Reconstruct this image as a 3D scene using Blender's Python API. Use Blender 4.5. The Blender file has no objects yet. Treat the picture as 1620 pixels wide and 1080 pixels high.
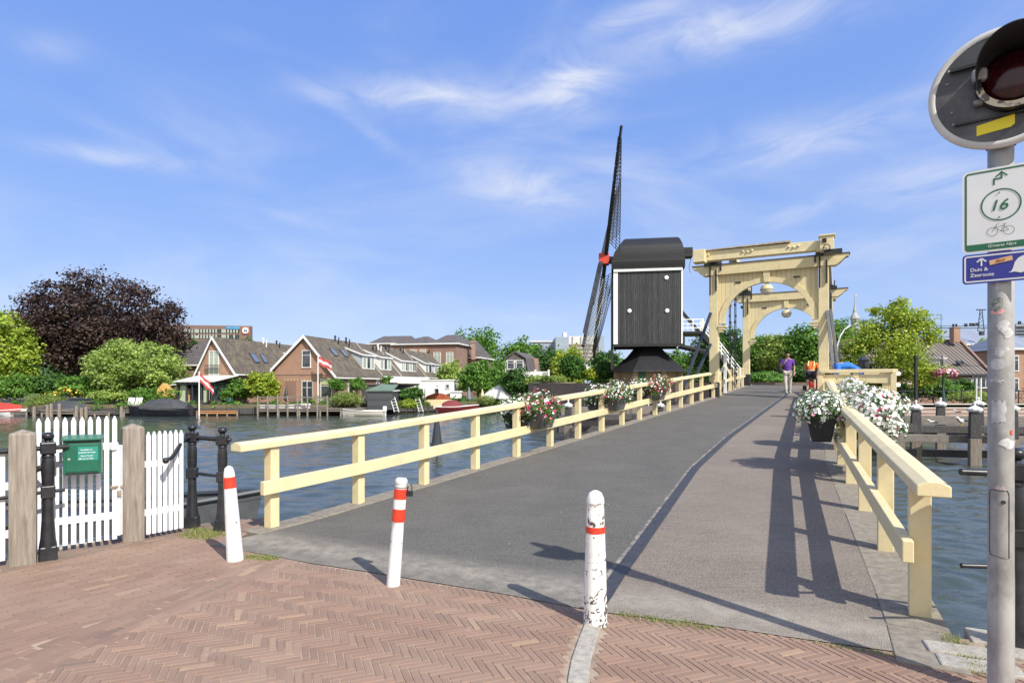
import bpy, bmesh, math, random
import numpy as np
from mathutils import Vector as V, Matrix
R = math.radians
C = bpy.context.scene.collection
S = bpy.context.scene
# ------------------------------------------------------------------ camera
F, CX, HY, CZ = 950.0, 810.0, 609.0, 1.65      # focal length in photo pixels, principal column, horizon row, eye height
cd = bpy.data.cameras.new('camera'); cam = bpy.data.objects.new('camera', cd); C.objects.link(cam)
cam.location = (0, 0, CZ); cam.rotation_euler = (R(90), 0, 0)
cd.sensor_width = 36; cd.lens = F/1620*36; cd.shift_y = (HY-540)/1620
cd.clip_start = .05; cd.clip_end = 4000
S.camera = cam
# ------------------------------------------------------------------ sun and sky
SUN = V((.60, -.80, .93)).normalized()         # direction towards the sun (behind the viewer, to the right)
ld = bpy.data.lights.new('sun', 'SUN'); ld.energy = 4.6; ld.angle = R(.53); ld.color = (1, .955, .88)
lo = bpy.data.objects.new('sun', ld); C.objects.link(lo)
lo.rotation_euler = (-SUN).to_track_quat('-Z', 'Y').to_euler(); lo.location = (0, -10, 30)
W = bpy.data.worlds.new('World'); S.world = W; W.use_nodes = True
nt = W.node_tree; N = nt.nodes; L = nt.links
for n in list(N): N.remove(n)
wo = N.new('ShaderNodeOutputWorld'); bg = N.new('ShaderNodeBackground'); bg.inputs[1].default_value = .15
sk = N.new('ShaderNodeTexSky'); sk.sky_type = 'NISHITA'; sk.sun_disc = False
sk.sun_elevation = math.asin(SUN.z); sk.sun_rotation = math.atan2(SUN.x, SUN.y)
sk.air_density = 1.0; sk.dust_density = .35; sk.ozone_density = 2.2; sk.altitude = 0
hs = N.new('ShaderNodeHueSaturation'); hs.inputs['Saturation'].default_value = 1.05; hs.inputs['Value'].default_value = 1.0
hs.inputs['Hue'].default_value = .508
L.new(sk.outputs[0], hs.inputs['Color'])
tc = N.new('ShaderNodeTexCoord'); mp = N.new('ShaderNodeMapping'); mp.inputs['Scale'].default_value = (1.1, 1.5, 3.6)
mp.inputs['Rotation'].default_value = (0, R(10), R(15)); mp.inputs['Location'].default_value = (3.3, .9, .35)
L.new(tc.outputs['Generated'], mp.inputs[0])
n1 = N.new('ShaderNodeTexNoise'); n1.inputs['Scale'].default_value = 1.9; n1.inputs['Detail'].default_value = 9; n1.inputs['Roughness'].default_value = .56
n1.inputs['Distortion'].default_value = .55
L.new(mp.outputs[0], n1.inputs['Vector'])
cr = N.new('ShaderNodeValToRGB'); cr.color_ramp.elements[0].position = .42; cr.color_ramp.elements[1].position = .90
cr.color_ramp.interpolation = 'EASE'
# cirrus patches ahead, gathered at given bearings (u = x/y, w = z/y of the view direction)
def mth(op, a, b_=None, c_=None):
    q = N.new('ShaderNodeMath'); q.operation = op
    for i, v_ in enumerate((a, b_, c_)):
        if v_ is None: continue
        if hasattr(v_, 'node'): L.new(v_, q.inputs[i])
        else: q.inputs[i].default_value = v_
    return q.outputs[0]
sg_ = N.new('ShaderNodeSeparateXYZ'); L.new(tc.outputs['Generated'], sg_.inputs[0])
yy_ = mth('MAXIMUM', sg_.outputs['Y'], .02); uu_ = mth('DIVIDE', sg_.outputs['X'], yy_); ww_ = mth('DIVIDE', sg_.outputs['Z'], yy_)
acc = None
for (cx_, cy_, a_, b_, ro, am) in ((690, 150, 190, 26, 2, .85), (905, 135, 60, 48, -20, .85), (815, 290, 110, 34, 12, .75), (190, 250, 130, 15, 9, .6), (560, 190, 90, 12, 35, .35), (1290, 215, 190, 40, -12, .55), (1180, 35, 220, 42, -12, .75), (1500, 285, 170, 40, -6, .55), (1270, 335, 60, 12, -22, .8), (1010, 20, 120, 20, -20, .5), (80, 75, 60, 24, 10, .35), (480, 350, 70, 10, 14, .35), (1420, 165, 90, 14, -22, .4)):
    du = mth('SUBTRACT', uu_, (cx_-CX)/F); dw = mth('SUBTRACT', ww_, (HY-cy_)/F); c0_, s0_ = math.cos(R(ro)), math.sin(R(ro))
    p_ = mth('MULTIPLY_ADD', du, c0_*F/a_, mth('MULTIPLY', dw, -s0_*F/a_)); q_ = mth('MULTIPLY_ADD', du, s0_*F/b_, mth('MULTIPLY', dw, c0_*F/b_))
    e_ = mth('POWER', 2.718, mth('MULTIPLY', mth('ADD', mth('MULTIPLY', p_, p_), mth('MULTIPLY', q_, q_)), -1.)); e_ = mth('MULTIPLY', e_, am); acc = e_ if acc is None else mth('ADD', acc, e_)
mp2 = N.new('ShaderNodeMapping'); mp2.inputs['Scale'].default_value = (7, 2, 17); mp2.inputs['Rotation'].default_value = (0, R(-14), 0); L.new(tc.outputs['Generated'], mp2.inputs[0])
n2 = N.new('ShaderNodeTexNoise'); n2.inputs['Scale'].default_value = 1.1; n2.inputs['Detail'].default_value = 11; n2.inputs['Roughness'].default_value = .62; n2.inputs['Distortion'].default_value = .9; L.new(mp2.outputs[0], n2.inputs['Vector'])
cw = N.new('ShaderNodeMapRange'); cw.inputs[1].default_value = .30; cw.inputs[2].default_value = .78; cw.inputs[4].default_value = 1.; L.new(n2.outputs[0], cw.inputs[0])
back_ = N.new('ShaderNodeMapRange'); back_.inputs[1].default_value = .1; back_.inputs[2].default_value = -.5; back_.inputs[4].default_value = .92; L.new(sg_.outputs['Y'], back_.inputs[0])   # unseen white cloud added behind the viewer to lift and whiten shadows
cr.color_ramp.elements[1].color = (.8, .8, .8, 1)
L.new(n1.outputs[0], cr.inputs[0])
# blue of the clear air by elevation, blended with the physical sky
sx_ = N.new('ShaderNodeSeparateXYZ'); L.new(tc.outputs['Generated'], sx_.inputs[0])
gr = N.new('ShaderNodeValToRGB'); ge = gr.color_ramp.elements; ge.new(.2); ge.new(.45)
for q_, (p_, c_) in enumerate([(0, (2.6, 3.35, 4.8)), (.12, (1.95, 2.8, 4.85)), (.33, (1.28, 2.22, 4.85)), (.75, (.74, 1.62, 4.6))]): ge[q_].position = p_; ge[q_].color = (*[x/5 for x in c_], 1)
L.new(sx_.outputs['Z'], gr.inputs[0]); gm_ = N.new('ShaderNodeVectorMath'); gm_.operation = 'SCALE'; gm_.inputs['Scale'].default_value = 5.; L.new(gr.outputs[0], gm_.inputs[0])
m0 = N.new('ShaderNodeMix'); m0.data_type = 'RGBA'; m0.inputs['Factor'].default_value = .82; L.new(hs.outputs[0], m0.inputs['A']); L.new(gm_.outputs[0], m0.inputs['B'])
mx = N.new('ShaderNodeMix'); mx.data_type = 'RGBA'
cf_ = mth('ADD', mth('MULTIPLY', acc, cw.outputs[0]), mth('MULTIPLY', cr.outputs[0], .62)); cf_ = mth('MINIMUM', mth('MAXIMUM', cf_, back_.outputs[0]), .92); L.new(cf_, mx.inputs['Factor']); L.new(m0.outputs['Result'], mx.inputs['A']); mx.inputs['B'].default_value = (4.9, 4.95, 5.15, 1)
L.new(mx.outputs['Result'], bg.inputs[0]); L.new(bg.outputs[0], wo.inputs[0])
S.view_settings.view_transform = 'Standard'; S.view_settings.look = 'None'; S.view_settings.gamma = 1
S.view_settings.exposure = .35
# ------------------------------------------------------------------ helpers
def P(px, py, Y): return V(((px-CX)/F*Y, Y, CZ-(py-HY)/F*Y))
def G(px, py, z=0): Y = (CZ-z)*F/(py-HY); return V(((px-CX)/F*Y, Y, z))
TH = R(28.9); DA = V((math.sin(TH), math.cos(TH), 0)); DN = V((math.cos(TH), -math.sin(TH), 0))   # bridge axis, and its right-hand normal
def deckz(s):
    s0 = 4.5
    if s <= s0: return 0.
    if s < s0+1.2: return .0573*(s-s0)**2/2.4
    z = .0573*(s-s0-.6)
    if s > 28:
        t = s-28
        z = .0573*(28-s0-.6)+.0573*t-.0016*t*t if t < 17.9 else .0573*(28-s0-.6)+.513
    return z
def deck(px, py):
    k = (px-CX)/F; m = (py-HY)/F; a, b = 2., 60.
    while b-a > 1e-4:                       # first point where the line of sight meets the deck
        Y = a
        while CZ-m*Y > deckz((DA.x*k+DA.y)*Y) and Y < 60: Y += (b-a)/20
        a, b = max(2, Y-(b-a)/20), Y
    Y = (a+b)/2; return V((k*Y, Y, deckz((DA.x*k+DA.y)*Y)))
def SL(s, l, dz=0): p = DA*s+DN*l; return V((p.x, p.y, deckz(s)+dz))

def nmat(name): m = bpy.data.materials.new(name); m.use_nodes = True; return m, m.node_tree, m.node_tree.nodes['Principled BSDF']
def mat(name, c1, c2=None, rough=.6, scale=6., detail=6, bump=0., bscale=None, metal=0., stretch=(1, 1, 1), c3=None, s3=1.2, spec=.5, lo=.35, hi=.65, lo3=.5, hi3=.7, coord='Object', coat=0):
    m, t, b = nmat(name); n = t.nodes; l = t.links
    b.inputs['Roughness'].default_value = rough; b.inputs['Metallic'].default_value = metal
    b.inputs['Specular IOR Level'].default_value = spec; b.inputs['Coat Weight'].default_value = coat
    tc = n.new('ShaderNodeTexCoord'); mp = n.new('ShaderNodeMapping'); mp.inputs['Scale'].default_value = stretch
    l.new(tc.outputs[coord], mp.inputs[0])
    if c2 is None: c2 = tuple(x*.8 for x in c1)
    nz = n.new('ShaderNodeTexNoise'); nz.inputs['Scale'].default_value = scale; nz.inputs['Detail'].default_value = detail; nz.inputs['Roughness'].default_value = .6
    l.new(mp.outputs[0], nz.inputs['Vector'])
    r = n.new('ShaderNodeValToRGB'); e = r.color_ramp.elements
    e[0].position = lo; e[1].position = hi; e[0].color = (*c1, 1); e[1].color = (*c2, 1)
    l.new(nz.outputs[0], r.inputs[0]); out = r.outputs[0]
    if c3 is not None:
        n3 = n.new('ShaderNodeTexNoise'); n3.inputs['Scale'].default_value = s3; n3.inputs['Detail'].default_value = 8; n3.inputs['Roughness'].default_value = .65
        l.new(mp.outputs[0], n3.inputs['Vector'])
        r3 = n.new('ShaderNodeValToRGB'); r3.color_ramp.elements[0].position = lo3; r3.color_ramp.elements[1].position = hi3
        l.new(n3.outputs[0], r3.inputs[0])
        mm = n.new('ShaderNodeMix'); mm.data_type = 'RGBA'; l.new(r3.outputs[0], mm.inputs['Factor']); l.new(out, mm.inputs['A']); mm.inputs['B'].default_value = (*c3, 1)
        out = mm.outputs['Result']
    l.new(out, b.inputs['Base Color'])
    if bump:
        nb = n.new('ShaderNodeTexNoise'); nb.inputs['Scale'].default_value = bscale or scale*3; nb.inputs['Detail'].default_value = 5
        l.new(mp.outputs[0], nb.inputs['Vector'])
        bp = n.new('ShaderNodeBump'); bp.inputs['Strength'].default_value = bump; bp.inputs['Distance'].default_value = .01
        l.new(nb.outputs[0], bp.inputs['Height']); l.new(bp.outputs[0], b.inputs['Normal'])
    m['out'] = 0
    return m
def plankmat(name, c1, c2, pitch, axis='X', rough=.6, streak=(.45, .45, .42), amt=.12, gap=(.01, .01, .01), gapw=.06):
    """boards laid side by side along one object axis, joints dark, tone varying board by board"""
    m, t, b = nmat(name); n = t.nodes; l = t.links
    tc = n.new('ShaderNodeTexCoord'); sp = n.new('ShaderNodeSeparateXYZ'); l.new(tc.outputs['Object'], sp.inputs[0])
    d = n.new('ShaderNodeMath'); d.operation = 'DIVIDE'; d.inputs[1].default_value = pitch; l.new(sp.outputs[axis], d.inputs[0])
    fl = n.new('ShaderNodeMath'); fl.operation = 'FLOOR'; l.new(d.outputs[0], fl.inputs[0])
    fr = n.new('ShaderNodeMath'); fr.operation = 'FRACT'; l.new(d.outputs[0], fr.inputs[0])
    wn = n.new('ShaderNodeTexWhiteNoise'); wn.noise_dimensions = '1D'; l.new(fl.outputs[0], wn.inputs['W'])
    mx = n.new('ShaderNodeMix'); mx.data_type = 'RGBA'; mx.inputs['A'].default_value = (*c1, 1); mx.inputs['B'].default_value = (*c2, 1); l.new(wn.outputs['Value'], mx.inputs['Factor'])
    mp = n.new('ShaderNodeMapping'); sc = [14, 14, 14]; sc['XYZ'.index('Z' if axis != 'Z' else 'X')] = 1.2; mp.inputs['Scale'].default_value = sc; l.new(tc.outputs['Object'], mp.inputs[0])
    nz = n.new('ShaderNodeTexNoise'); nz.inputs['Scale'].default_value = 1; nz.inputs['Detail'].default_value = 7; l.new(mp.outputs[0], nz.inputs['Vector'])
    rr = n.new('ShaderNodeMapRange'); rr.inputs[1].default_value = .52; rr.inputs[2].default_value = .8; rr.inputs[4].default_value = amt*3; l.new(nz.outputs[0], rr.inputs[0])
    m2 = n.new('ShaderNodeMix'); m2.data_type = 'RGBA'; l.new(rr.outputs[0], m2.inputs['Factor']); l.new(mx.outputs['Result'], m2.inputs['A']); m2.inputs['B'].default_value = (*streak, 1)
    g = n.new('ShaderNodeMath'); g.operation = 'LESS_THAN'; g.inputs[1].default_value = gapw; l.new(fr.outputs[0], g.inputs[0])
    m3 = n.new('ShaderNodeMix'); m3.data_type = 'RGBA'; l.new(g.outputs[0], m3.inputs['Factor']); l.new(m2.outputs['Result'], m3.inputs['A']); m3.inputs['B'].default_value = (*gap, 1)
    l.new(m3.outputs['Result'], b.inputs['Base Color']); b.inputs['Roughness'].default_value = rough
    bp = n.new('ShaderNodeBump'); bp.inputs['Strength'].default_value = .6; bp.inputs['Distance'].default_value = .02; bp.invert = True
    pp = n.new('ShaderNodeMath'); pp.operation = 'PINGPONG'; pp.inputs[1].default_value = .5; l.new(fr.outputs[0], pp.inputs[0])
    pw = n.new('ShaderNodeMath'); pw.operation = 'LESS_THAN'; pw.inputs[1].default_value = gapw*1.5; l.new(pp.outputs[0], pw.inputs[0])
    l.new(pw.outputs[0], bp.inputs['Height']); l.new(bp.outputs[0], b.inputs['Normal'])
    return m
def brickmat(name, c1, c2, mortar, bw=.24, bh=.075, rough=.85, msize=.012, dirt=None, roof=False):
    m, t, b = nmat(name); n = t.nodes; l = t.links
    tc = n.new('ShaderNodeTexCoord'); sp = n.new('ShaderNodeSeparateXYZ'); l.new(tc.outputs['Object'], sp.inputs[0])
    a = n.new('ShaderNodeMath'); a.operation = 'ADD'; l.new(sp.outputs['X'], a.inputs[0])
    if not roof: l.new(sp.outputs['Y'], a.inputs[1])
    else:
        a.operation = 'MULTIPLY_ADD'; l.new(sp.outputs['Y'], a.inputs[0]); a.inputs[1].default_value = 1.; l.new(sp.outputs['X'], a.inputs[2])
    cb = n.new('ShaderNodeCombineXYZ'); l.new(a.outputs[0], cb.inputs[0]); l.new(sp.outputs['Z'], cb.inputs[1])
    br = n.new('ShaderNodeTexBrick'); br.inputs['Scale'].default_value = 1; br.inputs['Brick Width'].default_value = bw; br.inputs['Row Height'].default_value = bh
    br.inputs['Mortar Size'].default_value = msize; br.inputs['Color1'].default_value = (*c1, 1); br.inputs['Color2'].default_value = (*c2, 1); br.inputs['Mortar'].default_value = (*mortar, 1)
    l.new(cb.outputs[0], br.inputs['Vector'])
    nz = n.new('ShaderNodeTexNoise'); nz.inputs['Scale'].default_value = 1.3; nz.inputs['Detail'].default_value = 8; nz.inputs['Roughness'].default_value = .7; l.new(tc.outputs['Object'], nz.inputs['Vector'])
    rr = n.new('ShaderNodeMapRange'); rr.inputs[1].default_value = .4; rr.inputs[2].default_value = .7; rr.inputs[4].default_value = .55; l.new(nz.outputs[0], rr.inputs[0])
    m2 = n.new('ShaderNodeMix'); m2.data_type = 'RGBA'; l.new(rr.outputs[0], m2.inputs['Factor']); l.new(br.outputs['Color'], m2.inputs['A'])
    dd = dirt or tuple(x*.55 for x in c1); m2.inputs['B'].default_value = (*dd, 1)
    l.new(m2.outputs['Result'], b.inputs['Base Color']); b.inputs['Roughness'].default_value = rough
    bp = n.new('ShaderNodeBump'); bp.inputs['Strength'].default_value = .5; bp.inputs['Distance'].default_value = .015
    l.new(br.outputs['Fac'], bp.inputs['Height']); bp.invert = True; l.new(bp.outputs[0], b.inputs['Normal'])
    return m
def leafmat(name, cols, rough=.55, trans=.3):
    m, t, b = nmat(name); n = t.nodes; l = t.links
    at = n.new('ShaderNodeAttribute'); at.attribute_name = 'tint'
    r = n.new('ShaderNodeValToRGB'); e = r.color_ramp.elements
    while len(e) < len(cols): e.new(.5)
    for i, c in enumerate(cols): e[i].position = i/(len(cols)-1); e[i].color = (*c, 1)
    l.new(at.outputs['Fac'], r.inputs[0]); l.new(r.outputs[0], b.inputs['Base Color']); b.inputs['Roughness'].default_value = rough
    b.inputs['Specular IOR Level'].default_value = .35
    tr = n.new('ShaderNodeBsdfTranslucent'); hh = n.new('ShaderNodeHueSaturation'); hh.inputs['Value'].default_value = 1.6; l.new(r.outputs[0], hh.inputs['Color']); l.new(hh.outputs[0], tr.inputs[0])
    ms = n.new('ShaderNodeMixShader'); ms.inputs[0].default_value = trans; l.new(b.outputs[0], ms.inputs[1]); l.new(tr.outputs[0], ms.inputs[2])
    l.new(ms.outputs[0], n['Material Output'].inputs[0])
    return m
def plain(name, c, rough=.5, metal=0, spec=.5, coat=0):
    m, t, b = nmat(name); b.inputs['Base Color'].default_value = (*c, 1); b.inputs['Roughness'].default_value = rough; b.inputs['Metallic'].default_value = metal
    b.inputs['Specular IOR Level'].default_value = spec; b.inputs['Coat Weight'].default_value = coat
    return m

class MB:
    def __init__(s): s.v = []; s.f = []; s.m = []; s.k = 0; s.t = []; s.tint = 0.
    def add(s, vs, fs):
        o = len(s.v); s.v += [tuple(p) for p in vs]
        for f in fs: s.f.append(tuple(i+o for i in f)); s.m.append(s.k); s.t.append(s.tint)
        return s
    def poly(s, *ps): return s.add(ps, [tuple(range(len(ps)))])
    def box(s, c, d, rz=0, M=None, taper=1.):
        x, y, z = d[0]/2, d[1]/2, d[2]/2
        vs = [V((sx*x*(taper if sz > 0 else 1), sy*y*(taper if sz > 0 else 1), sz*z)) for sz in (-1, 1) for sx, sy in ((-1, -1), (1, -1), (1, 1), (-1, 1))]
        if M is None: M = Matrix.Rotation(rz, 3, 'Z')
        vs = [M @ p + V(c) for p in vs]
        return s.add(vs, [(3, 2, 1, 0), (4, 5, 6, 7), (0, 1, 5, 4), (1, 2, 6, 5), (2, 3, 7, 6), (3, 0, 4, 7)])
    def bar(s, p, q, w, h, up=V((0, 0, 1))):
        p, q = V(p), V(q); y = (q-p).normalized(); x = y.cross(up)
        if x.length < 1e-4: x = V((1, 0, 0))
        x.normalize(); z = x.cross(y); M = Matrix((x, y, z)).transposed()
        return s.box((p+q)/2, (w, (q-p).length, h), M=M)
    def tube(s, p, q, r1, r2=None, n=10, caps=True): return s.path([p, q], [r1, r1 if r2 is None else r2], n, caps)
    def path(s, pts, rs, n=8, caps=True):
        pts = [V(p) for p in pts]
        if not hasattr(rs, '__len__'): rs = [rs]*len(pts)
        vs = []; prev = None
        for i, p in enumerate(pts):
            d = (pts[min(i+1, len(pts)-1)]-pts[max(i-1, 0)]).normalized()
            a = d.cross(V((0, 0, 1))) if prev is None else prev-d*prev.dot(d)
            if a.length < 1e-3: a = d.cross(V((1, 0, 0)))
            a.normalize(); prev = a; b = d.cross(a)
            vs += [p+(a*math.cos(2*math.pi*k/n)+b*math.sin(2*math.pi*k/n))*rs[i] for k in range(n)]
        fs = [(i*n+k, i*n+(k+1) % n, (i+1)*n+(k+1) % n, (i+1)*n+k) for i in range(len(pts)-1) for k in range(n)]
        if caps: fs += [tuple(range(n))[::-1], tuple((len(pts)-1)*n+k for k in range(n))]
        return s.add(vs, fs)
    def lathe(s, prof, c=(0, 0, 0), n=20, M=None, rot=0):
        vs = []
        for r, z in prof:
            for k in range(n):
                a = 2*math.pi*k/n+rot; p = V((r*math.cos(a), r*math.sin(a), z)); vs.append((M @ p if M else p)+V(c))
        m = len(prof); fs = [(i*n+k, i*n+(k+1) % n, (i+1)*n+(k+1) % n, (i+1)*n+k) for i in range(m-1) for k in range(n)]
        fs += [tuple(range(n))[::-1], tuple((m-1)*n+k for k in range(n))]
        return s.add(vs, fs)
    def ball(s, c, r, n=12, sz=(1, 1, 1)):
        m = max(4, n//2); pr = []
        vs = []
        for i in range(m+1):
            a = math.pi*i/m
            for k in range(n): b = 2*math.pi*k/n; vs.append(V(c)+V((math.sin(a)*math.cos(b)*sz[0], math.sin(a)*math.sin(b)*sz[1], -math.cos(a)*sz[2]))*r)
        return s.add(vs, [(i*n+k, i*n+(k+1) % n, (i+1)*n+(k+1) % n, (i+1)*n+k) for i in range(m) for k in range(n)])
    def prism(s, poly, off):
        n = len(poly); off = V(off); a = [V(p) for p in poly]; b = [p+off for p in a]
        return s.add(a+b, [tuple(range(n))[::-1], tuple(range(n, 2*n))]+[(i, (i+1) % n, n+(i+1) % n, n+i) for i in range(n)])
    def build(s, name, mats, parent=None, smooth=False, world=False, bevel=0, label=None, kind=None, fix=True, seg=2):
        me = bpy.data.meshes.new(name); org = V((0, 0, 0))
        if world and parent is not None: org = parent.location
        me.from_pydata([tuple(V(p)-org) for p in s.v], [], s.f)
        if not isinstance(mats, (list, tuple)): mats = [mats]
        for m in mats: me.materials.append(m)
        me.polygons.foreach_set('material_index', s.m)
        if any(s.t): at = me.attributes.new('tint', 'FLOAT', 'FACE'); at.data.foreach_set('value', s.t)
        if fix:
            bm = bmesh.new(); bm.from_mesh(me); bmesh.ops.remove_doubles(bm, verts=bm.verts, dist=1e-5) if smooth else None
            bmesh.ops.recalc_face_normals(bm, faces=bm.faces); bm.to_mesh(me); bm.free()
        if smooth:
            me.polygons.foreach_set('use_smooth', [True]*len(me.polygons))
            try: me.set_sharp_from_angle(angle=R(40))
            except Exception: pass
        o = bpy.data.objects.new(name, me); C.objects.link(o)
        if parent is not None: o.parent = parent
        if bevel:
            b = o.modifiers.new('bevel', 'BEVEL'); b.width = bevel; b.segments = seg; b.limit_method = 'ANGLE'; b.angle_limit = R(40)
        if label: o['label'] = label
        if kind: o['kind'] = kind
        return o
def thing(name, label, cat, loc=(0, 0, 0), rz=0, group=None):
    o = bpy.data.objects.new(name, None); C.objects.link(o); o.location = loc; o.rotation_euler = (0, 0, rz); o.empty_display_size = .2
    o['label'] = label; o['category'] = cat
    if group: o['group'] = group
    return o
def tag(o, label, cat, group=None, kind=None):
    o['label'] = label; o['category'] = cat
    if group: o['group'] = group
    if kind: o['kind'] = kind
    return o
def dup(root, loc, rz=0, label=None, sc=None):
    def cp(o, par):
        c = o.copy(); C.objects.link(c)
        if par is not None: c.parent = par
        for k in list(o.children): cp(k, c)
        return c
    r = cp(root, None); r.location = loc; r.rotation_euler = (0, 0, rz)
    if sc: r.scale = (sc, sc, sc)
    if label: r['label'] = label
    return r
def struct(o): o['kind'] = 'structure'; return o
def np_mesh(name, verts, faces, mats, parent, tint=None, midx=None, smooth=False, kind=None, label=None):
    """faces: (n, k) array"""
    me = bpy.data.meshes.new(name); nv = len(verts); nf, k = faces.shape
    me.vertices.add(nv); me.vertices.foreach_set('co', verts.astype(np.float32).ravel())
    me.loops.add(nf*k); me.loops.foreach_set('vertex_index', faces.astype(np.int32).ravel())
    me.polygons.add(nf); me.polygons.foreach_set('loop_start', np.arange(0, nf*k, k, dtype=np.int32))
    for m in (mats if isinstance(mats, (list, tuple)) else [mats]): me.materials.append(m)
    if midx is not None: me.polygons.foreach_set('material_index', midx.astype(np.int32))
    if smooth: me.polygons.foreach_set('use_smooth', np.ones(nf, dtype=bool))
    me.update(calc_edges=True)
    if tint is not None: at = me.attributes.new('tint', 'FLOAT', 'FACE'); at.data.foreach_set('value', tint.astype(np.float32))
    o = bpy.data.objects.new(name, me); C.objects.link(o); o.parent = parent
    if kind: o['kind'] = kind
    if label: o['label'] = label
    return o
def leaves(name, parent, lobes, n, size, mat, seed=0, clump=14, cr=.16, shell=(.55, 1.05), up=.5, drop=0, box=False, kind=None, aspect=.62, flat=1):
    """leaf-sized faces gathered in clumps through the crown's lobes (local coordinates of parent)"""
    g = np.random.default_rng(seed); Lb = np.array(lobes, float); w = (Lb[:, 3]*Lb[:, 4]*Lb[:, 5])**.66; w /= w.sum()
    nc = max(1, n//clump); li = g.choice(len(Lb), nc, p=w); b = Lb[li]
    d = g.normal(size=(nc, 3)); d /= np.linalg.norm(d, axis=1)[:, None]
    if box:
        q = g.uniform(-1, 1, (nc, 3)); ax = g.integers(0, 3, nc); q[np.arange(nc), ax] = np.sign(q[np.arange(nc), ax])*g.uniform(.8, 1, nc); c = b[:, :3]+q*b[:, 3:]
        d = q/np.linalg.norm(q, axis=1)[:, None]
    else:
        c = b[:, :3]+d*b[:, 3:]*g.uniform(shell[0], shell[1], (nc, 1))
    ct = g.uniform(0, 1, nc)
    idx = np.repeat(np.arange(nc), clump); m = len(idx)
    rad = b[:, 3:].mean(1)[idx]*cr+size*.8
    p = c[idx]+g.normal(size=(m, 3))*rad[:, None]*np.array([1, 1, .6*flat])
    p[:, 2] -= drop*g.uniform(0, 1, m)
    nrm = d[idx]*.6+g.normal(size=(m, 3))*.55; nrm[:, 2] += up; nrm /= np.linalg.norm(nrm, axis=1)[:, None]
    t = np.cross(nrm, g.normal(size=(m, 3))); t /= np.linalg.norm(t, axis=1)[:, None]; u = np.cross(nrm, t)
    sz = size*g.uniform(.6, 1.35, m)[:, None]
    vs = np.stack([p-t*sz, p+u*sz*aspect+nrm*sz*.12, p+t*sz, p-u*sz*aspect+nrm*sz*.12], 1).reshape(-1, 3)
    fs = np.arange(m*4).reshape(-1, 4); tint = np.clip(ct[idx]*.65+g.uniform(0, 1, m)*.35, 0, 1)
    return np_mesh(name, vs, fs, mat, parent, tint, kind=kind)
def crown(cx, cy, cz, rx, ry, rz, nl=9, seed=0, lo=.33, hi=.5):
    g = random.Random(seed); out = [(cx, cy, cz-rz*.05, rx*.62, ry*.62, rz*.66)]
    for i in range(nl):
        a = 2.399963*i+g.uniform(-.3, .3); sz = -.62+1.6*(i+.5)/nl; q = g.uniform(lo, hi)*(1.06-.25*max(0, sz)); c_ = math.sqrt(max(0, 1-sz*sz)) if abs(sz) < 1 else 0
        k = 1-q*g.uniform(.72, 1.08)
        out.append((cx+math.cos(a)*c_*rx*k, cy+math.sin(a)*c_*ry*k, cz+sz*rz*k, rx*q, ry*q, rz*q*.8))
    return out
def tree(name, label, px0, px1, ytop, ybot, Y, gz, lm, n, size=.2, seed=0, group=None, cat='tree', bark=None, nl=9, rr=.9, trunk=True, part='crown', lo=.33, hi=.5, **kw):
    cx = ((px0+px1)/2-CX)/F*Y; rx = (px1-px0)/2/F*Y; zt = CZ-(ytop-HY)/F*Y; zb = max(gz+.1, CZ-(ybot-HY)/F*Y)
    t = thing(name, label, cat, (cx, Y, gz), 0, group); cz = (zt+zb)/2-gz; rz = (zt-zb)/2
    lb = crown(0, 0, cz, rx, rx*rr, rz, nl, seed, lo, hi)
    leaves(part, t, lb, n, size, lm, seed, **kw)
    if trunk:
        g = random.Random(seed+5); b = MB(); r0 = max(.08, rx*.055)
        top = V((g.uniform(-.2, .2)*rx, 0, cz+rz*.35))
        b.path([(0, 0, -.1), (0, 0, cz*.35), top*.6, top], [r0*1.4, r0, r0*.7, r0*.2], 8)
        for q in lb[1:]:
            s = V((0, 0, g.uniform(.25, .6)*cz)); e = V(q[:3]); b.path([s, (s+e)/2+V((0, 0, -.1*rz)), e], [r0*.5, r0*.32, r0*.1], 5)
        b.build('trunk', bark or M['bark'], t, smooth=True)
    return t
def text(body, size, m, mtx, parent, name='lettering', italic=0, ext=.0006, align='LEFT', bold=0, sx=1):
    cu = bpy.data.curves.new('t', 'FONT'); cu.body = body; cu.size = size; cu.align_x = align; cu.extrude = ext; cu.shear = italic; cu.offset = bold
    cu.space_character = 1.0
    o = bpy.data.objects.new('t', cu); C.objects.link(o); bpy.context.view_layer.update()
    me = bpy.data.meshes.new_from_object(o.evaluated_get(bpy.context.evaluated_depsgraph_get())); bpy.data.objects.remove(o)
    me.transform(mtx @ Matrix.Diagonal((sx, 1, 1, 1))); me.materials.clear(); me.materials.append(m); q = bpy.data.objects.new(name, me); C.objects.link(q); q.parent = parent; return q
def frame_mtx(o, x, z): x = V(x).normalized(); z = V(z).normalized(); n = x.cross(z); Mx = Matrix((x, z, -n if False else x.cross(z))).transposed().to_4x4(); Mx.translation = V(o); return Mx
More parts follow.
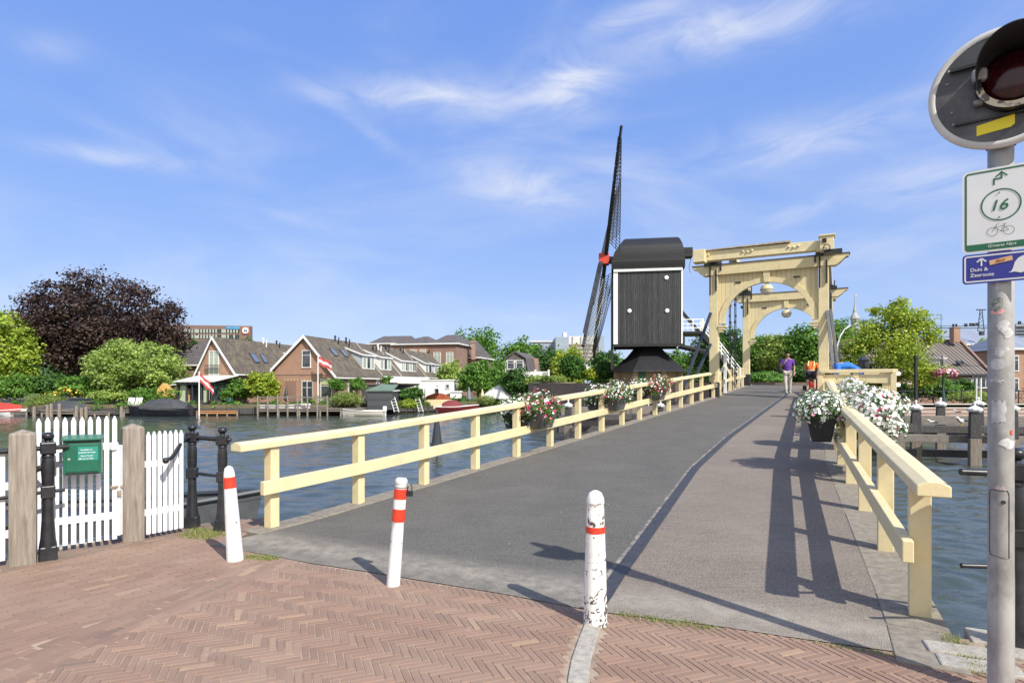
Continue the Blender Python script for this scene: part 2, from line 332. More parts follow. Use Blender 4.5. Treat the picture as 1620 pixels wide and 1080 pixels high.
# ------------------------------------------------------------------ materials
M = {}
def creampaint():
    m = mat('cream_paint', (.75, .635, .37), (.69, .58, .335), .5, 4, bump=.25, bscale=1, c3=(.50, .44, .28), s3=2.6, lo3=.50, hi3=.82); t = m.node_tree; n = t.nodes; l = t.links; b = n['Principled BSDF']
    src = b.inputs['Base Color'].links[0].from_socket; tc = n.new('ShaderNodeTexCoord'); z = n.new('ShaderNodeTexNoise'); z.inputs['Scale'].default_value = 17; z.inputs['Detail'].default_value = 10; z.inputs['Roughness'].default_value = .7; l.new(tc.outputs['Object'], z.inputs['Vector'])
    r = n.new('ShaderNodeMapRange'); r.inputs[1].default_value = .665; r.inputs[2].default_value = .685; r.inputs[4].default_value = .8; l.new(z.outputs[0], r.inputs[0])
    mm = n.new('ShaderNodeMix'); mm.data_type = 'RGBA'; l.new(r.outputs[0], mm.inputs['Factor']); l.new(src, mm.inputs['A']); mm.inputs['B'].default_value = (.30, .24, .15, 1); l.new(mm.outputs['Result'], b.inputs['Base Color'])
    mp = n.new('ShaderNodeMapping'); mp.inputs['Rotation'].default_value = (0, 0, R(29)); mp.inputs['Scale'].default_value = (70, 3, 60); l.new(tc.outputs['Object'], mp.inputs[0]); g = n.new('ShaderNodeTexNoise'); g.inputs['Scale'].default_value = 1; g.inputs['Detail'].default_value = 5; l.new(mp.outputs[0], g.inputs['Vector'])
    bp = n.new('ShaderNodeBump'); bp.inputs['Strength'].default_value = .35; bp.inputs['Distance'].default_value = .004; l.new(g.outputs[0], bp.inputs['Height']); l.new(bp.outputs[0], b.inputs['Normal']); return m
M['cream'] = creampaint()
M['cream_old'] = mat('cream_paint_plain', (.75, .635, .37), (.68, .57, .33), .5, 5, bump=.12, bscale=40, c3=(.34, .28, .17), s3=7, lo3=.62, hi3=.80)
M['cream2'] = plankmat('cream_boards', (.75, .635, .37), (.69, .58, .335), .17, 'X', .5, (.45, .38, .22), .05, (.30, .24, .13), .05)
M['white'] = mat('white_paint', (.80, .80, .77), (.72, .72, .69), .5, 5, bump=.05)
M['picket'] = mat('picket_paint', (.84, .84, .84), (.76, .76, .76), .45, 8, bump=.08, bscale=30, c3=(.5, .48, .42), s3=14, lo3=.68, hi3=.8)
M['peel'] = mat('peeling_white_paint', (.80, .80, .77), (.70, .69, .66), .5, 6, bump=.25, bscale=25, c3=(.09, .075, .07), s3=17, lo3=.572, hi3=.582)
def peel():
    m, t, b = nmat('flaking_white_paint'); n = t.nodes; l = t.links; tc = n.new('ShaderNodeTexCoord'); sp = n.new('ShaderNodeSeparateXYZ'); l.new(tc.outputs['Object'], sp.inputs[0])
    z = n.new('ShaderNodeTexNoise'); z.inputs['Scale'].default_value = 26; z.inputs['Detail'].default_value = 9; z.inputs['Roughness'].default_value = .68; l.new(tc.outputs['Object'], z.inputs['Vector'])
    r = n.new('ShaderNodeValToRGB'); e = r.color_ramp.elements
    for q in range(5): e.new(.5)
    for i, (p_, v_) in enumerate([(0, .10), (.2, .09), (.27, 0.), (.40, .045), (.58, 0.), (.70, .10), (.84, .0)]): e[i].position = p_; e[i].color = (v_, v_, v_, 1)
    l.new(sp.outputs['Z'], r.inputs[0]); a = n.new('ShaderNodeMath'); a.operation = 'ADD'; l.new(z.outputs[0], a.inputs[0]); l.new(r.outputs[0], a.inputs[1])
    g = n.new('ShaderNodeMapRange'); g.inputs[1].default_value = .625; g.inputs[2].default_value = .632; l.new(a.outputs[0], g.inputs[0])
    d = n.new('ShaderNodeTexNoise'); d.inputs['Scale'].default_value = 7; d.inputs['Detail'].default_value = 8; l.new(tc.outputs['Object'], d.inputs['Vector']); dr = n.new('ShaderNodeMapRange'); dr.inputs[1].default_value = .45; dr.inputs[2].default_value = .75; dr.inputs[4].default_value = .5; l.new(d.outputs[0], dr.inputs[0])
    m1 = n.new('ShaderNodeMix'); m1.data_type = 'RGBA'; l.new(dr.outputs[0], m1.inputs['Factor']); m1.inputs['A'].default_value = (.80, .79, .75, 1); m1.inputs['B'].default_value = (.50, .47, .41, 1)
    m2 = n.new('ShaderNodeMix'); m2.data_type = 'RGBA'; l.new(g.outputs[0], m2.inputs['Factor']); l.new(m1.outputs['Result'], m2.inputs['A']); m2.inputs['B'].default_value = (.10, .075, .07, 1); l.new(m2.outputs['Result'], b.inputs['Base Color']); b.inputs['Roughness'].default_value = .5
    bp = n.new('ShaderNodeBump'); bp.invert = True; bp.inputs['Strength'].default_value = .5; bp.inputs['Distance'].default_value = .003; l.new(g.outputs[0], bp.inputs['Height']); l.new(bp.outputs[0], b.inputs['Normal']); return m
M['peel'] = peel()
M['peel_some'] = mat('chipped_white_paint', (.80, .80, .77), (.72, .72, .69), .5, 6, bump=.15, c3=(.13, .12, .12), s3=16, lo3=.64, hi3=.65)
M['redband'] = mat('red_band', (.70, .045, .02), (.60, .05, .02), .4, 9, c3=(.45, .12, .08), s3=30, lo3=.6, hi3=.7)
M['black'] = mat('black_iron', (.012, .012, .014), (.03, .03, .032), .38, 9, bump=.12, bscale=50)
M['steel'] = mat('galvanised_steel', (.42, .41, .385), (.29, .28, .26), .5, 6, metal=.08, bump=.15, bscale=40, c3=(.15, .145, .13), s3=7, lo3=.46, hi3=.74, stretch=(1, 1, .5))
M['wood'] = mat('weathered_wood', (.30, .25, .20), (.17, .14, .11), .8, 3.2, 8, bump=.5, stretch=(9, 9, .7), bscale=8, c3=(.36, .33, .29), s3=2.5)
M['wood_h'] = mat('weathered_beam', (.24, .21, .18), (.13, .115, .10), .8, 3.2, 8, bump=.5, stretch=(.8, 9, 9), bscale=8)
M['darkwood'] = mat('tarred_wood', (.045, .042, .042), (.085, .08, .078), .7, 3, 8, bump=.4, stretch=(4, 4, 4))
M['tar'] = mat('tarred_black', (.012, .012, .014), (.02, .02, .022), .6, 3)
M['bark'] = mat('bark', (.11, .09, .07), (.06, .05, .04), .9, 8, bump=.5)
M['concrete'] = mat('kerb_concrete', (.28, .245, .19), (.185, .16, .125), .85, 14, bump=.5, bscale=60, c3=(.16, .15, .10), s3=3, lo3=.55, hi3=.75)
M['stone'] = mat('kerb_stone', (.42, .39, .33), (.29, .265, .225), .8, 20, bump=.5, bscale=50)
M['quaywall'] = brickmat('quay_brick', (.22, .12, .08), (.28, .16, .11), (.25, .23, .2), .22, .065, dirt=(.09, .08, .06))
M['brick'] = brickmat('house_brick', (.45, .245, .16), (.36, .19, .125), (.36, .27, .2), .22, .065, dirt=(.30, .16, .105))
M['brick2'] = brickmat('brown_brick', (.30, .155, .105), (.24, .12, .085), (.3, .24, .2), .22, .065, dirt=(.2, .11, .08))
M['brickpink'] = brickmat('pink_brick', (.38, .22, .16), (.32, .18, .13), (.34, .28, .24), .22, .065, dirt=(.25, .15, .11))
M['rooftile'] = brickmat('mossy_roof_tile', (.165, .13, .10), (.10, .083, .07), (.04, .035, .03), .26, .24, msize=.035, dirt=(.25, .21, .13), roof=True)
M['rooftile2'] = brickmat('grey_roof_tile', (.145, .125, .115), (.10, .09, .085), (.045, .04, .04), .26, .24, msize=.03, dirt=(.17, .15, .13), roof=True)
M['zinc'] = plankmat('zinc_roof', (.30, .33, .37), (.25, .28, .33), .6, 'X', .4, (.4, .42, .45), .05, (.12, .13, .15), .08)
M['glass'] = mat('window_glass', (.015, .02, .025), (.06, .07, .08), .06, 1.2, spec=.9, lo=.45, hi=.55)
M['glass_lit'] = mat('curtained_glass', (.42, .46, .38), (.30, .34, .28), .2, 9, stretch=(5, 5, .3))
M['curtain'] = mat('pale_green_curtain', (.50, .56, .38), (.38, .44, .28), .8, 3, stretch=(9, 9, .2))
M['interior'] = plain('dark_opening', (.012, .012, .013), .6)
M['dark'] = plain('dark_grey_paint', (.035, .04, .048), .5)
M['teal'] = plain('teal_paint', (.02, .11, .09), .5)
M['petal_w'] = mat('white_petal', (.86, .86, .80), (.80, .80, .74), .6, 30)
M['petal_m'] = mat('magenta_petal', (.55, .015, .16), (.42, .01, .10), .5, 30)
M['petal_r'] = mat('red_petal', (.42, .03, .03), (.55, .10, .05), .5, 30)
M['petal_p'] = mat('pink_petal', (.75, .22, .34), (.80, .42, .48), .5, 10)
M['petal_y'] = mat('yellow_petal', (.80, .50, .03), (.85, .62, .10), .5, 10)
M['pot'] = mat('grey_pot', (.05, .052, .055), (.085, .085, .09), .5, 4, bump=.1, c3=(.14, .14, .14), s3=3)
M['potb'] = mat('black_pot', (.022, .024, .028), (.035, .035, .04), .45, 4)
M['lf_flower'] = leafmat('petunia_leaf', [(.05, .11, .02), (.09, .19, .035), (.15, .27, .05)])
M['lf_green'] = leafmat('green_leaf', [(.06, .14, .02), (.11, .235, .035), (.20, .35, .055)])
M['lf_dark'] = leafmat('dark_leaf', [(.04, .095, .02), (.065, .15, .03), (.12, .23, .045)])
M['lf_lime'] = leafmat('lime_leaf', [(.15, .25, .03), (.30, .40, .05), (.50, .54, .08)])
M['lf_yell'] = leafmat('yellow_green_leaf', [(.11, .20, .025), (.26, .35, .035), (.50, .52, .06)])
M['lf_pale'] = leafmat('pale_leaf', [(.13, .20, .045), (.28, .38, .08), (.44, .52, .15)])
M['lf_beech'] = leafmat('copper_leaf', [(.020, .011, .012), (.048, .026, .022), (.12, .08, .05)], trans=.18)
M['lf_hedge'] = leafmat('hedge_leaf', [(.035, .10, .02), (.07, .17, .03), (.12, .25, .04)])
M['lf_reed'] = leafmat('reed_leaf', [(.12, .20, .04), (.22, .30, .07), (.34, .38, .12)])
M['lf_grass'] = leafmat('grass_blade', [(.12, .17, .03), (.2, .26, .05), (.38, .34, .16)])
M['lawn'] = mat('lawn', (.11, .16, .03), (.18, .20, .06), .9, 4, c3=(.3, .24, .12), s3=1)
M['soil'] = mat('bank_soil', (.10, .10, .05), (.16, .13, .08), .9, 1.5, bump=.3)
# brick paving: tone per brick from 'tint', sand dust over it
m, t, b = nmat('paving_brick'); n = t.nodes; l = t.links
at = n.new('ShaderNodeAttribute'); at.attribute_name = 'tint'; r = n.new('ShaderNodeValToRGB'); e = r.color_ramp.elements
for q in range(4): e.new(.5)
for i, (p_, c_) in enumerate([(0, (.15, .115, .085)), (.08, (.21, .135, .095)), (.4, (.24, .148, .103)), (.75, (.29, .182, .128)), (.95, (.38, .255, .16)), (1, (.44, .20, .095))]): e[i].position = p_; e[i].color = (*c_, 1)
l.new(at.outputs['Fac'], r.inputs[0]); tc = n.new('ShaderNodeTexCoord')
def nz_(sc, det, a, b2, amt, rough=.6):
    z = n.new('ShaderNodeTexNoise'); z.inputs['Scale'].default_value = sc; z.inputs['Detail'].default_value = det; z.inputs['Roughness'].default_value = rough; l.new(tc.outputs['Object'], z.inputs['Vector'])
    q = n.new('ShaderNodeMapRange'); q.inputs[1].default_value = a; q.inputs[2].default_value = b2; q.inputs[4].default_value = amt; l.new(z.outputs[0], q.inputs[0]); return z, q.outputs[0]
def mixc(a, fac, col):
    q = n.new('ShaderNodeMix'); q.data_type = 'RGBA'; l.new(fac, q.inputs['Factor']); l.new(a, q.inputs['A']); q.inputs['B'].default_value = (*col, 1); return q.outputs['Result']
o_ = mixc(r.outputs[0], nz_(1.1, 9, .42, .72, .55)[1], (.33, .245, .175)); o_ = mixc(o_, nz_(40, 4, .45, .75, .4)[1], (.26, .17, .14)); o_ = mixc(o_, nz_(2.3, 9, .62, .70, .5, .75)[1], (.42, .35, .27))
l.new(o_, b.inputs['Base Color']); b.inputs['Roughness'].default_value = .8
z, _ = nz_(90, 3, 0, 1, 1); bp = n.new('ShaderNodeBump'); bp.inputs['Strength'].default_value = .35; bp.inputs['Distance'].default_value = .004; l.new(z.outputs[0], bp.inputs['Height']); l.new(bp.outputs[0], b.inputs['Normal'])
M['paver'] = m
M['sand'] = mat('joint_sand', (.38, .30, .22), (.23, .165, .12), .95, 4.5, 8, bump=.5, bscale=90, lo=.40, hi=.62)
def asphalt(name, c1, c2):
    m, t, b = nmat(name); n = t.nodes; l = t.links; tc = n.new('ShaderNodeTexCoord')
    def noise(sc, det, stretch=None, rough=.6):
        z = n.new('ShaderNodeTexNoise'); z.inputs['Scale'].default_value = sc; z.inputs['Detail'].default_value = det; z.inputs['Roughness'].default_value = rough
        mp = n.new('ShaderNodeMapping'); l.new(tc.outputs['Object'], mp.inputs[0]); l.new(mp.outputs[0], z.inputs['Vector'])
        if stretch: mp.inputs['Rotation'].default_value = (0, 0, TH); mp.inputs['Scale'].default_value = stretch
        return z.outputs[0]
    def ramp(x, a, b2, amt): q = n.new('ShaderNodeMapRange'); q.inputs[1].default_value = a; q.inputs[2].default_value = b2; q.inputs[4].default_value = amt; l.new(x, q.inputs[0]); return q.outputs[0]
    def mix(a, f, c): q = n.new('ShaderNodeMix'); q.data_type = 'RGBA'; l.new(f, q.inputs['Factor']); (l.new(a, q.inputs['A']) if hasattr(a, 'node') else setattr(q.inputs['A'], 'default_value', (*a, 1))); q.inputs['B'].default_value = (*c, 1); return q.outputs['Result']
    o = mix(c1, ramp(noise(1.6, 8), .35, .65, 1), c2)
    vo = n.new('ShaderNodeTexVoronoi'); vo.inputs['Scale'].default_value = 130; l.new(tc.outputs['Object'], vo.inputs['Vector'])
    sx = n.new('ShaderNodeSeparateColor'); l.new(vo.outputs['Color'], sx.inputs[0])
    o = mix(o, ramp(sx.outputs[0], .3, 1., .38), tuple(min(1, x*2.6) for x in c1)); o = mix(o, ramp(sx.outputs[1], .6, 1., .6), tuple(x*.4 for x in c1))
    o = mix(o, ramp(noise(1., 6, (2, 26, 2)), .5, .75, .45), tuple(x*.6 for x in c1))
    o = mix(o, ramp(noise(.55, 7), .52, .72, .35), tuple(min(1, x*1.7+.02) for x in c1))
    vs = n.new('ShaderNodeTexVoronoi'); vs.inputs['Scale'].default_value = 5.; l.new(tc.outputs['Object'], vs.inputs['Vector'])
    zz = noise(23, 3); 
    ad = n.new('ShaderNodeMath'); ad.operation = 'MULTIPLY_ADD'; ad.inputs[1].default_value = .16; l.new(zz, ad.inputs[0]); l.new(vs.outputs['Distance'], ad.inputs[2])
    sp = n.new('ShaderNodeMath'); sp.operation = 'LESS_THAN'; sp.inputs[1].default_value = .105; l.new(ad.outputs[0], sp.inputs[0])
    o = mix(o, sp.outputs[0], (.55, .52, .46))
    at = n.new('ShaderNodeAttribute'); at.attribute_name = 'sand'
    gm = n.new('ShaderNodeMath'); gm.operation = 'MULTIPLY'; l.new(at.outputs['Fac'], gm.inputs[0]); l.new(ramp(noise(7, 8, None, .7), .25, .6, 1), gm.inputs[1])
    o = mix(o, gm.outputs[0], (.36, .32, .26))
    l.new(o, b.inputs['Base Color']); b.inputs['Roughness'].default_value = .85; b.inputs['Specular IOR Level'].default_value = .3
    bp = n.new('ShaderNodeBump'); bp.inputs['Strength'].default_value = .7; bp.inputs['Distance'].default_value = .006; l.new(vo.outputs['Distance'], bp.inputs['Height']); l.new(bp.outputs[0], b.inputs['Normal'])
    return m
M['asph'] = asphalt('grey_grit_surface', (.104, .098, .086), (.124, .117, .102)); M['asph2'] = asphalt('brown_grit_surface', (.178, .150, .122), (.205, .175, .143))
# water
m, t, b = nmat('canal_water'); n = t.nodes; l = t.links; b.inputs['Base Color'].default_value = (.055, .072, .066, 1); b.inputs['Roughness'].default_value = .06; b.inputs['IOR'].default_value = 1.333
tc = n.new('ShaderNodeTexCoord'); hh = None
for sc, st, dist in ((9, (1, 1.8, 1), .010),):
    mp = n.new('ShaderNodeMapping'); mp.inputs['Scale'].default_value = st; mp.inputs['Rotation'].default_value = (0, 0, R(-12+sc)); l.new(tc.outputs['Object'], mp.inputs[0])
    z = n.new('ShaderNodeTexNoise'); z.inputs['Scale'].default_value = sc; z.inputs['Detail'].default_value = 3; z.inputs['Distortion'].default_value = .4; l.new(mp.outputs[0], z.inputs['Vector'])
    bp = n.new('ShaderNodeBump'); bp.inputs['Strength'].default_value = 1; bp.inputs['Distance'].default_value = dist*.8; l.new(z.outputs[0], bp.inputs['Height'])
    if hh: l.new(hh, bp.inputs['Normal'])
    hh = bp.outputs[0]
l.new(hh, b.inputs['Normal']); M['water'] = m

# ------------------------------------------------------------------ water, land
ZW = -1.3; rng = random.Random(4)
b = MB(); b.poly((-1500, -60, ZW-.09), (1500, -60, ZW-.09), (1500, 1500, ZW-.09), (-1500, 1500, ZW-.09)); struct(b.build('water', M['water']))
def ripples():
    g = np.random.default_rng(5); nr, ncol = 880, 460; Yr = 2.2*(84/2.2)**(np.arange(nr)/(nr-1)); t_ = np.linspace(-1, 1, ncol)
    Yg = np.repeat(Yr[:, None], ncol, 1); Xg = (Yr[:, None]*1.08+9)*t_[None, :]; st = np.maximum(Yg*.0042, (Yg*1.08+9)*2/ncol)
    h = np.zeros_like(Yg); gust = .75+.35*np.sin(Xg*.11+1.3*np.sin(Yg*.07))*np.sin(Yg*.13+.6*np.sin(Xg*.09+1))
    for k in range(58):
        lam = .14*(2.0/.14)**g.random(); th = R(78)+g.normal()*.6; a = lam*.0053; ph = g.uniform(0, 6.28)
        kx, ky = math.cos(th)*2*math.pi/lam, math.sin(th)*2*math.pi/lam; w = np.clip((lam/st-2.2)/2.5, 0, 1)
        q = kx*Xg+ky*Yg+ph+.8*np.sin(Xg*.7/lam*.3+k)+.7*np.sin(Yg*.23/lam+k*2); s_ = np.sin(q); h += a*w*(s_+.25*np.cos(2*q))*gust
    vs = np.stack([Xg, Yg, ZW+h], -1).reshape(-1, 3); i = np.arange(nr-1)[:, None]*ncol+np.arange(ncol-1)[None, :]; fs = np.stack([i, i+1, i+ncol+1, i+ncol], -1).reshape(-1, 4)
    struct(np_mesh('water', vs, fs, M['water'], None, smooth=True))
ripples()
b = MB(); b.poly((-1500, -60, -3.5), (1500, -60, -3.5), (1500, 3000, -3.5), (-1500, 3000, -3.5)); struct(b.build('canal_bed', M['soil']))
bank = [(-1500, 57), (-60, 57.5), (-30, 58), (-24, 58.6), (-18.5, 59.5), (-8, 66), (-2, 72), (2, 78), (6, 78), (8, 60), (19, 48), (27, 47.2), (46, 48.5), (90, 52), (1500, 60), (1500, 3000), (-1500, 3000)]
b = MB(); n_ = len(bank); vs = [V((x, y, -.25)) for x, y in bank]+[V((x, y, -3)) for x, y in bank]
b.add(vs, [tuple(range(n_))]+[(i, i+1, n_+i+1, n_+i) for i in range(n_-1)]); struct(b.build('ground', M['soil']))
b = MB()
for (x, y), (x2, y2) in zip(bank[1:9], bank[2:10]):       # timber revetment along the water
    d = V((x2-x, y2-y, 0)); k = max(1, int(d.length/1.2))
    for i in range(k): p = V((x, y-.12, 0))+d*(i/k); q = V((x, y-.12, 0))+d*((i+.96)/k); b.bar(p+V((0, 0, -.86)), q+V((0, 0, -.86)), .12, .5+.12*rng.random())
struct(b.build('bank_revetment', M['darkwood']))
# bastion: raised ground of the windmill behind a brick quay wall
bas = [(1.6, 50.5), (9.6, 35.3), (13.2, 33.6), (16.6, 31.8), (19, 33), (22, 40), (24, 56), (20, 66), (3, 66), (1.6, 58)]
b = MB(); n_ = len(bas); vs = [V((x, y, 1.8)) for x, y in bas]+[V((x, y, -3)) for x, y in bas]
b.add(vs, [tuple(range(n_))]); b.k = 1; b.add(vs, [(i, (i+1) % n_, n_+(i+1) % n_, n_+i) for i in range(n_)])
struct(b.build('bastion_ground', [M['lawn'], M['quaywall']]))
# near quay
QL = [(-12, -6), (-9.2, .2), (-5.1, 5.25), (-4.05, 6.75), (-3.55, 7.35), (-2.98, 7.45)]
QR = [(3.3, 4.1), (3.45, 3.72), (6.0, 2.35), (14, -2), (14, -8), (-12, -8)]
q_ = QL+[(-2.95, 6.3), (3.0, 3.9)]+QR
b = MB(); n_ = len(q_); vs = [V((x, y, -.0045)) for x, y in q_]+[V((x, y, -3)) for x, y in q_]
b.add(vs, [tuple(range(n_))]); b.k = 1; b.add(vs, [(i, (i+1) % n_, n_+(i+1) % n_, n_+i) for i in range(n_)]); struct(b.build('quay_ground', [M['sand'], M['quaywall']]))
# ---- paving bricks
def inside(p, poly):
    c = False; j = len(poly)-1
    for i in range(len(poly)):
        if (poly[i][1] > p[1]) != (poly[j][1] > p[1]) and p[0] < (poly[j][0]-poly[i][0])*(p[1]-poly[i][1])/(poly[j][1]-poly[i][1])+poly[i][0]: c = not c
        j = i
    return c
def g2(px, py): p = G(px, py); return (p.x, p.y)
E0, E1, E2 = V(g2(392, 872)), V(g2(960, 970)), V(g2(1462, 1037))          # front edge of the bridge surface
edge = [g2(392, 872), g2(480, 889), g2(612, 909), g2(800, 940), g2(960, 970), g2(1100, 985), g2(1250, 1008), g2(1462, 1037)]
BA, BB = V(g2(35, 1080)), V(g2(470, 886))     # lower line of the soldier band
UA, UB = V(g2(0, 1043)), V(g2(400, 892))      # upper line
def ext(a, b, t): return tuple(a+(b-a)*t)
pv = MB()
def brick(c, L_, W_, ang, tint=None, z=0, gap=.0055, tilt=1):
    L_ -= gap; W_ -= gap; ca, sa = math.cos(ang), math.sin(ang); ca2 = rng.gauss(0, .006); h = rng.gauss(0, .0005); tx, ty = rng.gauss(0, .002)*tilt, rng.gauss(0, .006)*tilt
    vs = []
    for k, (e, zz) in enumerate(((0, -.007), (.0025, 0))):
        for sx, sy in ((-1, -1), (1, -1), (1, 1), (-1, 1)):
            x, y = sx*(L_/2-e), sy*(W_/2-e); a = ang+ca2; vs.append((c[0]+x*math.cos(a)-y*math.sin(a), c[1]+x*math.sin(a)+y*math.cos(a), z+zz+h+(x*tx+y*ty if k else 0)))
    pv.tint = min(1, max(.001, tint if tint is not None else rng.betavariate(4.5, 4.5) if rng.random() < .93 else rng.random())); pv.add(vs, [(4, 5, 6, 7), (0, 1, 5, 4), (1, 2, 6, 5), (2, 3, 7, 6), (3, 0, 4, 7)])
WB, NB = .048, 4
ang0 = math.atan2((E2-E0).y, (E2-E0).x)       # zigzag rows run along the bridge's edge
reg = [ext(BA, BB, -1.0), ext(BA, BB, .985)]+[(x, y-.01) for x, y in edge]+[(2.95, 3.62), (5.9, 2.1), (7.5, 1.2), (7.5, .9), (-4.5, .9)]
gut = [g2(940, 984), g2(930, 1010), g2(919, 1045), g2(914, 1080), (.36, 2.6), (.42, 1.9), (.5, .9)]
def near_gut(p, d=.075):
    for i in range(len(gut)-1):
        a, b2 = V(gut[i]), V(gut[i+1]); q = V(p); t = max(0, min(1, (q-a).dot(b2-a)/(b2-a).length_squared))
        if (a+(b2-a)*t-q).length < d+.03: return True
    return False
r45 = ang0-R(45); cc, ss = math.cos(r45), math.sin(r45)
for k in range(-120, 185):
    for m_ in range(-36, 36):
        for hv in (0, 1):
            x0, y0 = k+m_*NB, k-m_*NB
            if hv == 0: cx_, cy_, a = x0+NB/2, y0+.5, 0
            else: cx_, cy_, a = x0+NB+.5, y0+1-NB/2, R(90)
            x, y = cx_*WB, cy_*WB; X, Y = x*cc-y*ss, x*ss+y*cc; Y += 3.8
            if Y < .9 or Y > 6.4 or X < -4.6 or X > 7.6: continue
            A2 = a+r45; ok = lambda p, e=0: inside(p, reg) and not near_gut(p, e)
            q4 = [(X+math.cos(A2)*WB*(j-(NB-1)/2), Y+math.sin(A2)*WB*(j-(NB-1)/2)) for j in range(NB)]; oks = [ok(p, .062) for p in q4]
            if all(oks): brick((X, Y), NB*WB, WB, A2)
            elif any(oks):                      # cut brick at the edge of the field
                i0, i1 = oks.index(True), NB-1-oks[::-1].index(True); cxy = ((q4[i0][0]+q4[i1][0])/2, (q4[i0][1]+q4[i1][1])/2); brick(cxy, (i1-i0+1)*WB, WB, A2)
# band rows between the two lines
for j in range(6):
    f = (j+.5)/6; a, b2 = BA.lerp(UA, f), BB.lerp(UB, f); d = (b2-a); n_ = d.normalized(); s_ = -1.6
    while s_ < d.length+.15:
        p = a+n_*(s_+rng.uniform(-.01, .01)+(.1 if j % 2 else 0)); wj = ((BA-UA).length+(BB-UB).length)/12
        brick(p, .195, wj*1.06, math.atan2(d.y, d.x), rng.betavariate(2, 2.6)); s_ += .2
# footway: stretcher bond parallel to the fence, then a greyish strip along it
fa, fb = V((-5.1, 5.25)), V((-4.05, 6.75)); fd = (fb-fa).normalized(); fn = V((fd.y, -fd.x)); fang = math.atan2(fd.y, fd.x)
side = [ext(UA, UB, 1.05), ext(UA, UB, -1.2), (-9.5, .9), (-9.2, .2)]+QL[2:]+[(-2.95, 6.3), (-2.7, 6.08)]
for i in range(-3, 72):
    for j in range(-30, 22):
        off = i*.067; border = off < .42
        p = fa+fn*(off+.04)+fd*(j*.2+(i % 2)*.1)
        if inside(p, side): brick(p, .2, .067, fang, rng.uniform(.0, .10) if border and rng.random() < .8 else rng.betavariate(4.5, 5), gap=.007 if border else .0035, tilt=1 if border else .4)
struct(pv.build('brick_paving', M['paver'], fix=False))
# gutter stones
b = MB()
for i in range(len(gut)-1):
    a, c_ = V(gut[i]), V(gut[i+1]); L2 = (c_-a).length; k = max(1, int(L2/.16))
    for j in range(k):
        m0, m1 = a+(c_-a)*(j/k), a+(c_-a)*((j+1)/k); cn = (m0+m1)/2; b.box((cn.x, cn.y, -.006), (L2/k-.006, .115, .03), math.atan2((c_-a).y, (c_-a).x))
struct(b.build('gutter_stones', M['stone'], bevel=.006))

# ------------------------------------------------------------------ bridge deck
def sl(p): return (DA.dot(V(p)), DN.dot(V(p)))
def sl2(p): p = V((p[0], p[1], 0)); return (DA.dot(p), DN.dot(p))
Lpost_px = [(430, 835), (571, 793), (683, 762), (764, 738), (834, 718), (879, 704), (916, 690.5), (947, 680.5), (974, 669.5), (998, 661), (1018.6, 654), (1037, 648), (1053, 643), (1067.5, 638), (1081.6, 633.5)]
A_ = deck(*Lpost_px[0]); B_ = deck(*Lpost_px[4]); C_ = SL(24.9, 0); gl = V((8.19, 24.3, 0)); gr = V((11.63, 22.4, 0))
sG = DA.dot(gl); lG = DN.dot(gl); rG = lG+3.93
llat = [(3.5, sl2(A_)[1]-.12), (sl2(A_)[0], sl2(A_)[1]), (sl2(B_)[0], sl2(B_)[1]), (sG, lG), (60, lG)]     # line of the left posts
rp = [deck(*p) for p in ((1454.6, 972.6), (1403.6, 879), (1370, 812.6), (1349, 772), (1333, 738.7))]
rlat = [(3.5, sl2(rp[0])[1]+.05), (sl2(rp[0])[0], sl2(rp[0])[1]), (sl2(rp[4])[0], sl2(rp[4])[1]), (sG, rG), (60, rG)]
def itp(tab, s):
    for (a, x), (c, y) in zip(tab, tab[1:]):
        if s <= c: return x+(y-x)*(s-a)/(c-a)
    return tab[-1][1]
seam = sorted([sl2(deck(*p)) for p in ((930, 957), (967.5, 904.6), (1092, 741), (1150, 690), (1240, 626))]); seam = [(2., seam[0][1]-.05)]+seam+[(34, (lG+rG)/2+.1), (60, (lG+rG)/2+.1)]
es = [sl2(p) for p in edge]
def front(l):
    e_ = sorted((b2, a) for a, b2 in es)
    if l <= e_[0][0]: return e_[0][1]+(l-e_[0][0])*.08
    for (a, x), (c, y) in zip(e_, e_[1:]):
        if l <= c: return x+(y-x)*(l-a)/(c-a)
    return e_[-1][1]+(l-e_[-1][0])*.08
def strip(name, lf, rf, nu, m, z=.0, s1=46., sand=True):
    ss_ = list(np.concatenate([np.linspace(0, 2.2, 16), np.linspace(2.4, s1-4.2, 90)])); vs = []; sv = []
    for i, s_ in enumerate(ss_):
        for j in range(nu+1):
            u = j/nu; sa = 4.2+s_; lt = lf(sa)+(rf(sa)-lf(sa))*u; fr = front(lf(4.2)+(rf(4.2)-lf(4.2))*u)
            w = max(0, 1-s_/2.2); sr = sa*(1-w)+(fr+s_)*w; lt = lf(sr)+(rf(sr)-lf(sr))*u
            p = SL(sr, lt, z); vs.append(p); dd = s_
            sv.append(max(0, 1-abs(dd-.33)/.38)*.95+max(0, 1-dd/.1)*.3 if sand else 0)
    fs = [(i*(nu+1)+j, i*(nu+1)+j+1, (i+1)*(nu+1)+j+1, (i+1)*(nu+1)+j) for i in range(len(ss_)-1) for j in range(nu)]
    me = bpy.data.meshes.new(name); me.from_pydata([tuple(p) for p in vs], [], fs); me.materials.append(m)
    at = me.attributes.new('sand', 'FLOAT', 'POINT'); at.data.foreach_set('value', sv); me.polygons.foreach_set('use_smooth', [True]*len(fs))
    o = bpy.data.objects.new(name, me); C.objects.link(o); return struct(o)
LK, RK = (lambda s: itp(llat, s)+.14), (lambda s: itp(rlat, s)-.22+max(0, (12-s))*.0)
SM = lambda s: itp(seam, s)
strip('bridge_roadway', LK, lambda s: SM(s)+.0, 6, M['asph'], .004)
strip('bridge_footway', lambda s: SM(s)+.12, RK, 6, M['asph2'], .004)
